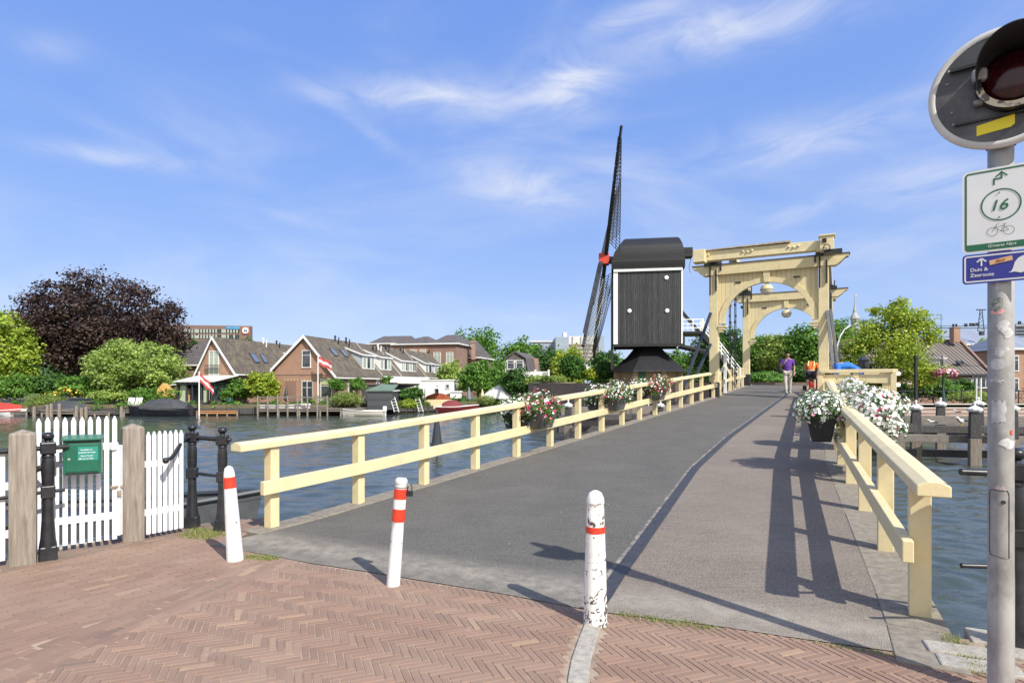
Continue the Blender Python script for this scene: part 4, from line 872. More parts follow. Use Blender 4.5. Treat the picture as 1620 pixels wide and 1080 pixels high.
M['signw'] = mat('sign_white', (.74, .75, .74), (.68, .69, .68), .45, 7); M['signg'] = plain('sign_green', (.012, .13, .055), .45); M['signb'] = plain('sign_blue', (.028, .035, .26), .45)
S1 = V((PX, PY, 0))+on_pole(0, zpx(334.5), .066); s1 = thing('route_sign', 'white route sign with green border, number 16 in a circle and bicycle drawing', 'sign', S1); s1.scale = (KS,)*3
plate(.242, .330, .02, 0, 'plate', M['signw'], s1)
ring_plate(.226, .314, .014, .0065, 'green_border', M['signg'], s1, .0038, bot=.026)
def tmx(x, z, zo=.0042): return frame_mtx(Mx @ V((x, z, zo)), fr_, V((0, 0, 1)))
text('16', .058, M['signg'], tmx(-.0365, -.0045), s1, 'number', .25, bold=.0005)
b = MB(); n_ = 60; vs = []
for k in range(n_):
    a = 2*math.pi*k/n_
    for r_ in (.0625, .0575): vs.append(Mx @ V((r_*math.cos(a), .016+r_*math.sin(a), .0042)))
b.add(vs, [(k*2, ((k+1) % n_)*2, ((k+1) % n_)*2+1, k*2+1) for k in range(n_)]); b.build('number_ring', M['signg'], s1)
def strokes(segs, w, m, par, nm, zo=.0042):
    b = MB()
    for (x, z), (x2, z2) in segs:
        d = V((x2-x, z2-z)); L_ = d.length; d /= L_; nn = V((-d.y, d.x))*w/2; e_ = d*w*.45
        b.poly(*[Mx @ V((*q, zo)) for q in (V((x, z))-e_-nn, V((x2, z2))+e_-nn, V((x2, z2))+e_+nn, V((x, z))-e_+nn)])
    return b.build(nm, m, par, fix=False)
strokes([((-.021, .098), (-.021, .119)), ((-.021, .119), (.002, .119)), ((.002, .119), (.002, .140)), ((.002, .143), (-.014, .128)), ((.002, .143), (.018, .128))], .0055, M['signg'], s1, 'direction_arrow')
def circ(cx_, cz_, r, n=22): return [((cx_+r*math.cos(2*math.pi*k/n), cz_+r*math.sin(2*math.pi*k/n)), (cx_+r*math.cos(2*math.pi*(k+1)/n), cz_+r*math.sin(2*math.pi*(k+1)/n))) for k in range(n)]
gx, gz = -.002, -.088
strokes(circ(gx-.024, gz, .0165)+circ(gx+.026, gz, .0165)+[((gx-.024, gz), (gx-.012, gz+.026)), ((gx-.014, gz+.018), (gx+.012, gz+.02)), ((gx+.012, gz+.02), (gx+.002, gz-.001)), ((gx+.002, gz-.001), (gx-.014, gz+.018)), ((gx+.012, gz+.02), (gx+.026, gz)), ((gx+.002, gz-.001), (gx+.026, gz)), ((gx+.012, gz+.02), (gx+.014, gz+.027)), ((gx+.008, gz+.027), (gx+.02, gz+.027)), ((gx-.012, gz+.026), (gx-.004, gz+.03))], .0013, M['black'], s1, 'bicycle_drawing')
text('Groene Hart', .0165, M['signw'], tmx(-.042, -.148, .0046), s1, 'lettering', .35)
for z in (.064, -.032): b = MB(); b.ball(Mx @ V((-.004, z, .004)), .0032, 8); b.build('screw', M['steel'], s1)
S2 = V((PX, PY, 0))+on_pole(0, zpx(425), .066); s2 = thing('route_sign', 'blue route sign reading Duin & Zeeroute with white arrow and wave', 'sign', S2); s2.scale = (KS,)*3
plate(.242, .118, .014, 0, 'plate', M['signb'], s2); ring_plate(.230, .106, .010, .0055, 'white_border', M['signw'], s2, .0038)
text('Duin &', .0195, M['signw'], tmx(-.096, -.010), s2, 'lettering', bold=.0002); text('Zeeroute', .0195, M['signw'], tmx(-.096, -.0315), s2, 'lettering', bold=.0002)
strokes([((-.060, .012), (-.060, .036)), ((-.060, .040), (-.073, .028)), ((-.060, .040), (-.047, .028))], .005, M['signw'], s2, 'direction_arrow')
wv = [(.022, -.026)]+[(.03+.012*k/4, -.022+.035*(k/4)**1.6) for k in range(5)]+[(.052, .028), (.066, .036), (.084, .034), (.096, .024), (.1, .012), (.094, .018), (.084, .020), (.076, .014), (.074, .004), (.08, -.006), (.092, -.012), (.104, -.014), (.104, -.030), (.08, -.024), (.06, -.030), (.042, -.024)]
b = MB(); b.poly(*[Mx @ V((x, z, .0042)) for x, z in wv]); b.build('wave_symbol', M['signw'], s2)
b = MB(); b.prism([Mx @ V((*q, .0045)) for q in ((-.034, .010), (.036, .022), (.034, .040), (-.036, .028))], fdir*.0008); st = b.build('tape_note', plain('orange_tape', (.66, .40, .20), .7), s2)
text('Rico', .016, plain('pen_red', (.35, .06, .03), .6), frame_mtx(Mx @ V((-.016, .018, .0062)), (fr_+V((0, 0, .17))).normalized(), V((0, 0, 1))), s2, 'handwriting', .3)

# ------------------------------------------------------------------ white picket fence, gate and timber posts
def picket_run(t, a, c_, n_, h, w, z0=.05, pointed=True, rails=(.32, .82), nm='picket'):
    a, c_ = V(a), V(c_); d = (c_-a).normalized(); nn = V((d.y, -d.x, 0)); k = 0
    for i in range(n_):
        p = a+(c_-a)*((i+.5)/n_); b = MB(); hh = h+rng.uniform(-.006, .006)
        b.prism([p-d*w/2+V((0, 0, z0)), p+d*w/2+V((0, 0, z0)), p+d*w/2+V((0, 0, hh-.045)), p+d*w*.12+V((0, 0, hh)), p-d*w*.12+V((0, 0, hh)), p-d*w/2+V((0, 0, hh-.045))], nn*.02); b.build(nm, M['picket'], t, world=True, bevel=.003)
    for z in rails:
        b = MB(); b.bar(a-nn*.025+V((0, 0, z)), c_-nn*.025+V((0, 0, z)), .035, .07); b.build('rail', M['picket'], t, world=True, bevel=.003)
g0, g1 = V((-4.60, 5.80, 0)), V((-4.06, 6.30, 0))
gate = thing('picket_gate', 'tall white picket gate with latch between two timber posts', 'gate', g0)
picket_run(gate, V((-4.63, 5.82, 0)), V((-4.09, 6.24, 0)), 10, 1.33, .043, .06, rails=(.30, 1.02))
b = MB(); b.bar((-4.12, 6.17, 1.02), (-4.085, 6.215, 1.02), .03, .07); b.bar((-4.075, 6.23, .1), (-4.075, 6.23, 1.03), .05, .04, up=V((1, 0, 0))); b.build('gate_stile', M['picket'], gate, world=True)
b = MB(); b.bar((-4.13, 6.17, .60), (-4.04, 6.235, .60), .02, .025); b.box((-4.055, 6.20, .535), (.035, .03, .06), .7); b.build('latch', mat('rusty_latch', (.35, .28, .2), (.2, .15, .1), .6, 30), gate, world=True, bevel=.004)
f1 = thing('picket_fence', 'low white picket fence between the timber post and the iron balustrade posts', 'fence', (-3.9, 6.5, 0))
picket_run(f1, V((-3.93, 6.43, 0)), V((-3.70, 6.76, 0)), 7, 1.15, .042, .05, rails=(.28, .80))
f2 = thing('picket_fence', 'low white picket fence at the left edge of the photo', 'fence', (-5.0, 5.2, 0))
picket_run(f2, V((-5.35, 4.65, 0)), V((-4.62, 5.52, 0)), 10, 1.05, .048, .05, rails=(.28, .72))
for p, lab in ((G(210, 853), 'weathered square timber post right of the picket gate'), (G(36, 890), 'weathered square timber post left of the picket gate')):
    t = thing('timber_post', lab, 'post', p, R(38), 'timber gate posts'); w = .2
    b = MB(); hh = 1.2
    b.add([V((sx*w/2, sy*w/2, z)) for z in (-.05, hh) for sx, sy in ((-1, -1), (1, -1), (1, 1), (-1, 1))]+[V((0, -w*.3, hh+.04)), V((0, w*.3, hh+.04))], [(0, 1, 5, 4), (1, 2, 6, 5), (2, 3, 7, 6), (3, 0, 4, 7), (4, 5, 8), (5, 6, 9, 8), (6, 7, 9), (7, 4, 8, 9), (3, 2, 1, 0)]); b.build('shaft', M['wood'], t, bevel=.012)
# green letter box on the gate
lb = thing('letter_box', 'green metal letter box with a white lettered label on the picket gate', 'letter box', V((-4.235, 5.93, .775)))
lu = V((.88, .47, 0)).normalized(); ln = V((.47, -.88, 0)).normalized()
Ml = Matrix((lu, V((0, 0, 1)), ln)).transposed()
M['lbg'] = mat('letterbox_green', (.010, .105, .060), (.016, .13, .075), .35, 6, bump=.05, c3=(.05, .16, .10), s3=9, lo3=.6, hi3=.8)
b = MB(); b.box(Ml @ V((0, .175, 0)), (.31, .35, .11), M=Ml); b.build('body', M['lbg'], lb, bevel=.006)
b = MB(); b.prism([Ml @ V(q) for q in ((-.165, .35, -.055), (-.165, .385, -.055), (-.165, .352, .082), (-.165, .335, .082))], lu*.33); b.build('lid', M['lbg'], lb, bevel=.004)
b = MB(); b.box(Ml @ V((0, .165, .057)), (.265, .27, .008), M=Ml); b.build('door', M['lbg'], lb, bevel=.003)
b = MB(); b.box(Ml @ V((0, .016, .058)), (.27, .012, .010), M=Ml); b.box(Ml @ V((0, .318, .056)), (.27, .014, .006), M=Ml); b.build('slot', M['tar'], lb)
b = MB(); b.lathe([(.012, 0), (.012, .006), (.004, .008)], Ml @ V((-.105, .155, .061)), 14, Ml); b.build('lock', M['steel'], lb)
b = MB(); b.box(Ml @ V((.048, .205, .0625)), (.165, .135, .003), M=Ml); pl_ = b.build('label_plate', plain('label_green', (.03, .24, .19), .35), lb)
for i, (s_, x_) in enumerate((('Amsteldam van', -.016), ('verzending De Leiste', -.030), ('Stenen Turning', -.012), ('gilles van der Maas', -.030))):
    text(s_, .0175, M['signw'], frame_mtx(Ml @ V((x_, .238-.027*i-(.006 if i > 1 else 0), .0648)), lu, V((0, 0, 1))), lb, 'lettering', .2, sx=.92, bold=.0004)
# iron balustrade
def iron_post(label, p, h=1.19, rz=0.):
    t = thing('balustrade_post', label, 'iron post', p, rz, 'black iron balustrade posts')
    b = MB(); b.box((0, 0, .05), (.15, .15, .16), taper=.9); b.build('plinth', M['black'], t, bevel=.012)
    b = MB(); b.lathe([(.072, .12), (.06, .2), (.046, .45), (.044, h-.62)], n=20); b.lathe([(.044, h-.5), (.05, h-.45), (.052, h-.3), (.042, h-.235), (.05, h-.23), (.05, h-.215), (.04, h-.2)], n=20); b.build('shaft', M['black'], t, smooth=True)
    b = MB(); b.box((0, 0, h-.56), (.11, .11, .12)); b.build('collar', M['black'], t, bevel=.01)
    b = MB(); b.box((0, 0, h-.145), (.12, .12, .11)); b.build('collar', M['black'], t, bevel=.01)
    b = MB(); b.lathe([(.03, h-.095), (.025, h-.075), (.034, h-.066)], n=16); b.ball((0, 0, h-.033), .05, 18, (1, 1, .78)); b.build('finial', M['black'], t, smooth=True)
    return t
ip = [G(76, 884), G(304, 833), G(352, 838)]
iron_post('black iron balustrade post with ball knob in front of the picket gate', ip[0], 1.2, R(40))
iron_post('black iron balustrade post carrying the bent handrail end, left of its twin', ip[1], 1.19, R(10)); iron_post('black iron balustrade post nearest the banded bollard on the left', ip[2], 1.17, R(10))
def rail(name, label, parts, cat='handrail'):
    t = thing(name, label, cat, parts[0][1][0])
    for nm, pts, r_, ball in parts:
        b = MB(); b.path(pts, r_, 12)
        if ball: b.ball(pts[-1], ball, 14)
        b.build(nm, M['black'], t, world=True, smooth=True)
    return t
o = ip[0]; dl = V((-.66, -.75, 0))
rail('balustrade_rails', 'pair of black iron rails running off the left edge through the post', [('upper_rail', [o+dl*2.2+V((0, 0, 1.01)), o+V((0, 0, 1.055)), o-dl*.16+V((0, 0, 1.055))], .022, 0), ('lower_rail', [o+dl*2.2+V((0, 0, .56)), o+V((0, 0, .64)), o-dl*.13+V((0, 0, .64))], .017, 0), ('knob', [o+V((0, 0, .86)), o+V((-.1, -.03, .855))], .018, .036)])
o, q = ip[1], ip[2]
rail('balustrade_rails', 'short black iron rails between the two balustrade posts with a drooping ball-ended arm', [('upper_rail', [o+V((0, 0, 1.045)), q+V((0, 0, 1.03))], .026, 0), ('lower_rail', [o+V((0, 0, .63)), q+V((0, 0, .61))], .018, 0),
     ('bent_arm', [o+V((0, 0, 1.05)), o+V((.0, -.14, 1.04)), o+V((.01, -.27, .99)), o+V((.02, -.38, .91)), o+V((.03, -.48, .86)), o+V((.05, -.62, .85))], .022, .034), ('knob', [q+V((0, 0, 1.03)), q+V((.09, -.03, 1.03))], .02, .028)])
rb = G(1607, 1022); iron_post('black iron balustrade post behind the grey pole at the right', rb, 1.25, R(-28))
rail('balustrade_rails', 'black iron rail ends pointing left behind the grey pole', [('upper_rail', [rb+V((1.8, -.95, 1.09)), rb+V((0, 0, 1.09)), rb+V((-.335, .02, 1.10))], .021, 0), ('lower_rail', [rb+V((1.8, -.95, .5)), rb+V((0, 0, .5)), rb+V((-.33, .02, .505))], .016, 0), ('base_rail', [rb+V((1.8, -.95, .03)), rb+V((0, 0, .04))], .016, 0)])

# ------------------------------------------------------------------ flower troughs
def blossoms(name, parent, lobes, n, r, mats, probs, seed, front=None, jit=.05, kind='stuff'):
    g = np.random.default_rng(seed); Lb = np.array(lobes, float); w = (Lb[:, 3]*Lb[:, 4]*Lb[:, 5])**.66; w /= w.sum(); li = g.choice(len(Lb), n, p=w); b = Lb[li]
    d = g.normal(size=(n, 3)); d[:, 2] = d[:, 2]*.8+.15; d /= np.linalg.norm(d, axis=1)[:, None]; p = b[:, :3]+d*b[:, 3:]*g.uniform(.96, 1.14, (n, 1))
    nrm = d+g.normal(size=(n, 3))*.28; nrm[:, 2] += .2; nrm /= np.linalg.norm(nrm, axis=1)[:, None]
    t = np.cross(nrm, g.normal(size=(n, 3))); t /= np.linalg.norm(t, axis=1)[:, None]; u = np.cross(nrm, t); rr = r*g.uniform(.7, 1.25, n)
    k = 10; a = np.arange(k)*2*np.pi/k; rad = np.where(np.arange(k) % 2 == 0, 1., .82)
    rim = p[:, None, :]+rr[:, None, None]*rad[None, :, None]*(np.cos(a)[None, :, None]*t[:, None, :]+np.sin(a)[None, :, None]*u[:, None, :])+nrm[:, None, :]*rr[:, None, None]*(.12*np.cos(a*5))[None, :, None]
    cen = (p-nrm*rr[:, None]*.4)[:, None, :]; vs = np.concatenate([cen, rim], 1).reshape(-1, 3)
    base = (np.arange(n)*(k+1))[:, None, None]; tri = np.stack([np.zeros(k, int), 1+np.arange(k), 1+(np.arange(k)+1) % k], 1)[None]
    fs = (base+tri).reshape(-1, 3); mi = g.choice(len(mats), n, p=probs); 
    cl = np.array([hash((seed, int(q))) % 7 for q in li])
    return np_mesh(name, vs, fs, mats, parent, None, np.repeat(mi, k), kind=kind)
def trough(label, p, ang, pal, seed, w=.62, h=.30, potm='pot', sz=1., tall=1., white_side=None, droop=1., nb=190, deep=1.):
    t = thing('flower_trough', label, 'flower trough', p, ang, 'flower troughs hung on the railings')
    b = MB(); b.add([V((sx*x, sy*y*deep, z)) for x, y, z in ((w*.38, .10, 0), (w*.5, .155, h), (w*.52, .165, h+.02), (w*.47, .13, h-.01)) for sx, sy in ((-1, -1), (1, -1), (1, 1), (-1, 1))],
                    [(3, 2, 1, 0)]+[(r_*4+k, r_*4+(k+1) % 4, (r_+1)*4+(k+1) % 4, (r_+1)*4+k) for r_ in range(3) for k in range(4)]+[(12, 13, 14, 15)]); b.build('pot', M[potm], t, bevel=.02, seg=3)
    g = random.Random(seed); lb = [(0, 0, h+.12*tall, w*.55*sz, .22*sz, .20*tall*sz)]
    for i in range(8):
        a = i*math.pi/4+g.random()*.5; lb.append((math.cos(a)*w*.5*sz, math.sin(a)*.2*sz, h+g.uniform(-.06*droop, .16*tall), .17*sz*g.uniform(.8, 1.2), .15*sz*g.uniform(.8, 1.2), .14*sz*g.uniform(.8, 1.3)))
    leaves('foliage', t, lb, 2600, .022, M['lf_flower'], seed, clump=8, shell=(.4, 1.0), cr=.2)
    blossoms('blossoms', t, lb, int(nb*1.35), .026, [M['petal_w'], M['petal_m'], M['petal_r'], M['petal_p']], pal, seed+1)
    return t
def on_rail(px_s, tab, off, dz=.42): p = SL(px_s, itp(tab, px_s)+off); p.z = deckz(px_s)+dz; return p
def rail_s(px, tab):
    best = min((abs(CX+F*(SL(s_, itp(tab, s_)).x)/(SL(s_, itp(tab, s_)).y)-px), s_) for s_ in np.linspace(5, 24, 1500)); return best[1]
WP, MX, RD = [.955, .015, .01, .02], [.46, .36, .12, .06], [.80, .09, .08, .03]
aL = R(90)-R(29.5)
for i, (px, inn, out, p1, p2) in enumerate(((838, 'white and magenta petunias in the nearest trough on the roadway side of the left railing', 'white petunias in the nearest trough hung outside the left railing', MX, WP), (960, 'white petunias with few magenta, middle trough on the roadway side of the left railing', 'white and orange-red flowers in the middle trough hung outside the left railing', RD, RD), (1028, 'red and white flowers in the farthest trough on the roadway side of the left railing', 'pale flowers in the farthest trough hung outside the left railing', MX, WP))):
    s_ = rail_s(px, llat)
    trough(inn, on_rail(s_+.05, llat, .24, .50), aL, p1, 20+i, tall=1.25, w=.72, sz=1.15, nb=360); trough(out, on_rail(s_-.05, llat, -.26, .50), aL, p2, 30+i, w=.72, nb=330, tall=1.1)
aR = R(90)-R(26)
for i, (s_, inn, out) in enumerate(((10.55, 'white petunias in the black trough nearest on the footway side of the right railing', 'overflowing white petunias with magenta blooms, nearest trough outside the right railing'), (12.9, 'white flowers with some pink, middle trough on the footway side of the right railing', 'white flowers and dark magenta blooms, middle trough outside the right railing'), (15.2, 'white flowers with red, farthest trough on the footway side of the right railing', 'small white flowers in the farthest trough outside the right railing'))):
    (trough(inn, on_rail(s_, rlat, -.33, .47), aR, WP, 50+i, w=.66, h=.40, potm='potb', sz=(1.1, .72)[i], tall=(1.1, .75)[i], nb=(620, 300)[i], deep=1.35, droop=.2) if i < 2 else None); trough(out, on_rail(s_-.1, rlat, .34, .50), aR, [.93, .03, .03, .01] if i else [.91, .05, .03, .01], 60+i, w=.9, h=.34, potm='potb', sz=1.3 if i < 1 else 1.05, tall=1.2, droop=2, nb=1150 if i < 1 else 700)
# weeds at the seams and by the quay
def tufts(name, pts, n, h, seed, spread=.06, mt='lf_grass'):
    g = np.random.default_rng(seed); pts = np.array([tuple(p) for p in pts]); i = g.integers(0, len(pts), n); p = pts[i]+g.normal(size=(n, 3))*spread*np.array([1, 1, 0]); 
    a = g.uniform(0, 6.28, n); hh = h*g.uniform(.4, 1.3, n); dx = np.stack([np.cos(a), np.sin(a), np.zeros(n)], 1); lean = g.normal(size=(n, 3))*.5; lean[:, 2] = 1
    w = .0035; v0 = p-dx*w; v1 = p+dx*w; v2 = p+lean*hh[:, None]*.6+dx*w*.6; v3 = p+lean*hh[:, None]
    vs = np.stack([v0, v1, v2, v3], 1).reshape(-1, 3); return np_mesh(name, vs, np.arange(n*4).reshape(-1, 4), M[mt], None, g.uniform(0, 1, n), kind='stuff')
def lerp_pts(a, c_, n_): a, c_ = V(a), V(c_); return [a.lerp(c_, i/(n_-1)) for i in range(n_)]
tag(tufts('weeds', lerp_pts(G(985, 972), G(1120, 992), 10), 600, .018, 1, .035), 'low green weeds growing where the footway meets the bricks', 'weeds')
tag(tufts('weeds', lerp_pts(G(1300, 1019), G(1420, 1037), 8), 160, .014, 5, .02), 'thin moss line along the front edge of the footway surface', 'weeds')
tag(tufts('weeds', lerp_pts(G(312, 838), G(342, 846), 6)+lerp_pts(G(295, 846), G(330, 850), 4), 900, .035, 2, .06), 'dry straw-coloured grass at the feet of the two iron posts', 'weeds')
tag(tufts('weeds', lerp_pts(G(1500, 1010), G(1545, 1060), 10), 700, .03, 3, .035), 'green grass tufts between the quay stones at the right', 'weeds')
tag(tufts('weeds', lerp_pts(G(395, 880), G(430, 884), 6), 500, .022, 4, .04), 'moss and weeds beside the orange-banded bollard', 'weeds')
# ------------------------------------------------------------------ people
def skin(name, joints, edges, sub=2):
    me = bpy.data.meshes.new(name); ks = list(joints); me.from_pydata([joints[k][0] for k in ks], [(ks.index(a), ks.index(c_)) for a, c_ in edges], [])
    o = bpy.data.objects.new('tmp', me); C.objects.link(o); o.modifiers.new('s', 'SKIN'); sb = o.modifiers.new('u', 'SUBSURF'); sb.levels = sub; sb.render_levels = sub
    for i, k in enumerate(ks):
        r_ = joints[k][1]; me.skin_vertices[0].data[i].radius = r_ if isinstance(r_, tuple) else (r_, r_); me.skin_vertices[0].data[i].use_root = (i == 0)
    bpy.context.view_layer.update(); r_ = bpy.data.meshes.new_from_object(o.evaluated_get(bpy.context.evaluated_depsgraph_get())); bpy.data.objects.remove(o); r_.name = name
    r_.polygons.foreach_set('use_smooth', [True]*len(r_.polygons)); return r_
def skobj(name, j, e, m, parent, sub=2):
    me = skin(name, j, e, sub); me.materials.clear(); me.materials.append(m); o = bpy.data.objects.new(name, me); C.objects.link(o); o.parent = parent; return o
M['skin'] = mat('skin', (.42, .25, .17), (.36, .20, .14), .55, 8); M['skin2'] = mat('fair_skin', (.58, .36, .26), (.5, .3, .21), .55, 8)
def limb(j, e, pre, pts, rs, root):
    prev = root
    for i, (p, r_) in enumerate(zip(pts, rs)): k = pre+str(i); j[k] = (p, r_); e.append((prev, k)); prev = k
    return prev
def person(label, loc, rz, pose, sk, hair, top, legs, shoes, extras=None):
    t = thing('person', label, 'person', loc, rz); j = {}; e = []
    J = pose
    j['pel'] = (J['pel'], (.13, .10)); j['wst'] = (J['wst'], (.12, .09)); j['chs'] = (J['chs'], (.15, .105)); j['shc'] = (J['shc'], (.10, .08)); j['nek'] = (J['nek'], .05); j['hd0'] = (J['hd0'], (.065, .075)); j['hd1'] = (J['hd1'], (.078, .092)); j['hd2'] = (J['hd2'], (.06, .07))
    e += [('pel', 'wst'), ('wst', 'chs'), ('chs', 'shc'), ('shc', 'nek'), ('nek', 'hd0'), ('hd0', 'hd1'), ('hd1', 'hd2')]
    for s in 'LR':
        sh, el, wr, hn = J['arm'+s]; limb(j, e, 'a'+s, [sh, el, wr, hn], [.055, .042, .028, (.038, .022)], 'shc')
        d = (V(hn)-V(wr)).normalized(); side = d.cross(V((0, 0, 1))); side = side.normalized() if side.length > .1 else V((1, 0, 0)); nrm = side.cross(d)
        for f in range(4):
            o0 = V(hn)+side*(f-1.5)*.019+d*.01; ln = (.07, .082, .078, .06)[f]; limb(j, e, 'f'+s+str(f), [tuple(o0+d*ln*.5+nrm*.006), tuple(o0+d*ln+nrm*.022)], [.010, .008], 'a'+s+'3')
        o0 = V(wr)+(V(hn)-V(wr))*.4; sg = -1 if s == 'L' else 1; limb(j, e, 't'+s, [tuple(o0+side*sg*.045+d*.02), tuple(o0+side*sg*.06+d*.055)], [.012, .009], 'a'+s+'2')
        hp, kn, an, to = J['leg'+s]; limb(j, e, 'l'+s, [hp, kn, an, to], [.088, .058, .042, (.045, .03)], 'pel')
    body = skobj('body', j, e, sk, t, 2)
    # face
    h0, h1 = V(J['hd0']), V(J['hd1']); up = (V(J['hd2'])-h0).normalized(); fw = V(J['face']).normalized(); rt = fw.cross(up).normalized()
    b = MB(); b.ball(h1+fw*.098-up*.025, .016, 8, (1, 1, 1.3)); b.ball(h1+rt*.082-up*.02, .025, 8, (.5, .8, 1.2)); b.ball(h1-rt*.082-up*.02, .025, 8, (.5, .8, 1.2)); b.build('face', sk, body, smooth=True)
    b = MB(); [b.ball(h1+fw*.086+rt*q*.03+up*.005, .009, 8) for q in (-1, 1)]; b.bar(h1+fw*.09-up*.06-rt*.022, h1+fw*.09-up*.06+rt*.022, .01, .006); b.build('eyes_and_mouth', M['tar'], body)
    b = MB(); hc = h1+up*.04-fw*.03; b.ball(hc, .093, 14, (.98, 1.0, .92)); 
    b.v = [tuple(V(p)+(V((rng.uniform(-1, 1), rng.uniform(-1, 1), rng.uniform(-1, 1)))*.008)) for p in b.v]; b.build('hair', hair, t, smooth=True)
    def cloth(nm, keys, grow, m, par=t, cut=None, sub=2):
        jj = {k: ((V(j[k][0])) if not (cut and k in cut) else V(cut[k]), tuple(x+grow for x in (j[k][1] if isinstance(j[k][1], tuple) else (j[k][1],)*2))) for k in keys}
        ee = [x for x in e if x[0] in jj and x[1] in jj]; return skobj(nm, {k: (tuple(a), r_) for k, (a, r_) in jj.items()}, ee, m, par, sub)
    mid = lambda a, c_, f: tuple(V(a).lerp(V(c_), f))
    cloth('shirt', ['chs', 'wst', 'shc', 'pel', 'aL0', 'aL1', 'aR0', 'aR1'], .025, top, cut={'aL1': mid(j['aL0'][0], j['aL1'][0], .85), 'aR1': mid(j['aR0'][0], j['aR1'][0], .85), 'pel': mid(J['pel'], J['wst'], -.5 if legs[0] == 'long' else .1)})
    if legs[0] == 'long': cloth('trousers', ['pel', 'lL0', 'lL1', 'lL2', 'lR0', 'lR1', 'lR2'], .02, legs[1], cut={'pel': mid(J['pel'], J['wst'], .1)})
    else: cloth('shorts', ['pel', 'lL0', 'lL1', 'lR0', 'lR1'], .03, legs[1], cut={'lL1': mid(j['lL0'][0], j['lL1'][0], .85), 'lR1': mid(j['lR0'][0], j['lR1'][0], .85), 'pel': mid(J['pel'], J['wst'], .1)})
    for s in 'LR':
        an, to = V(J['leg'+s][2]), V(J['leg'+s][3]); d = (to-an); d.z = 0; d.normalize(); b = MB(); c_ = an+d*.06; c_.z = min(an.z, to.z)-.025; b.ball(c_, .06, 12, (.8, .8, .8)); 
        b = MB(); b.ball((0, 0, 0), 1, 14, (1, 1, 1)); Mz = Matrix((V((d.y, -d.x, 0)), d, V((0, 0, 1)))).transposed(); b.v = [tuple(V((c_.x, c_.y, 0))+Mz @ V((p[0]*.055, p[1]*.145, max(0, p[2]*.075+.035)))) for p in b.v]; b.build('shoe', shoes, t, smooth=True)
    return t, j
feetP = deck(1246, 622)
# walking towards the viewer, looking down at a phone held to his chest.  Local -y is forward.
walk = dict(pel=(0, 0, .93), wst=(0, .0, 1.08), chs=(0, 0, 1.28), shc=(0, .01, 1.42), nek=(0, -.02, 1.50), hd0=(0, -.05, 1.57), hd1=(.0, -.075, 1.64), hd2=(.0, -.07, 1.715), face=(.0, -1, -.45),
            armL=[(.19, .01, 1.40), (.26, .05, 1.12), (.25, -.06, .89), (.245, -.10, .81)], armR=[(-.19, .01, 1.40), (-.29, -.02, 1.14), (-.16, -.22, 1.27), (-.11, -.24, 1.33)],
            legL=[(.09, 0, .88), (.10, .03, .50), (.09, .10, .09), (.10, -.02, .035)], legR=[(-.09, 0, .88), (-.09, -.10, .50), (-.06, -.16, .09), (-.05, -.28, .035)])
purple = mat('purple_shirt', (.15, .05, .34), (.10, .03, .25), .8, 6, bump=.3, bscale=12); 
pt, pj = person('man in purple shirt and pale trousers walking with a hand raised to his chest', feetP, R(-22), walk, M['skin'], plain('black_hair', (.008, .006, .005), .9, spec=.1), purple, ('long', mat('pale_trousers', (.52, .48, .42), (.42, .38, .33), .85, 5, bump=.3, bscale=10)), plain('light_shoe', (.45, .43, .40), .6))
bag = thing('shoulder_bag', 'dark bag hanging at the hip of the man in purple', 'bag', feetP); b = MB(); b.ball(V((-.30, .03, 1.0)), .14, 14, (.7, .8, 1.2)); bo = b.build('bag_body', plain('dark_cloth', (.02, .02, .03), .8), bag, smooth=True); bag.rotation_euler = (0, 0, R(-22))
b = MB(); b.path([(-.27, -.02, 1.1), (-.15, -.13, 1.25), (-.02, -.12, 1.42)], .012, 6); b.build('strap', M['white'], bag)
feetW = deck(1283, 621)
bend = dict(pel=(0, 0, .88), wst=(0, .10, 1.02), chs=(0, .27, 1.17), shc=(0, .38, 1.22), nek=(.0, .46, 1.20), hd0=(.0, .52, 1.17), hd1=(.0, .58, 1.14), hd2=(.0, .64, 1.10), face=(0, .5, -1),
            armL=[(-.19, .38, 1.22), (-.24, .44, .95), (-.16, .50, .72), (-.15, .52, .64)], armR=[(.19, .38, 1.22), (.25, .44, .95), (.18, .52, .72), (.17, .54, .64)],
            legL=[(-.10, 0, .84), (-.13, .04, .48), (-.14, -.02, .09), (-.15, .10, .035)], legR=[(.10, 0, .84), (.13, .02, .48), (.14, -.04, .09), (.15, .08, .035)])
bend['hd1'] = (.0, .57, 1.15); bend['pel'] = (0, 0, .90)
wt, wj = person('worker in orange safety vest and dark shorts bending forward with his back turned', feetW, R(-30), bend, M['skin2'], plain('brown_hair', (.05, .03, .02), .6), mat('orange_vest', (.85, .20, .02), (.75, .16, .02), .6, 5, bump=.2), ('short', plain('navy_shorts', (.012, .014, .03), .8)), plain('work_shoe', (.05, .04, .03), .6))
rf = plain('reflective_band', (.75, .68, .35), .35)
b = MB()
for x in (-.11, .11): b.path([(x, -.055, 1.12), (x, .08, 1.22), (x*1.0, .2, 1.30), (x*.9, .32, 1.345)], .02, 6)
b.build('vest_stripe', rf, wt)
feetB = SL(20.3, rG+.62); feetB.z = deckz(18)+.05
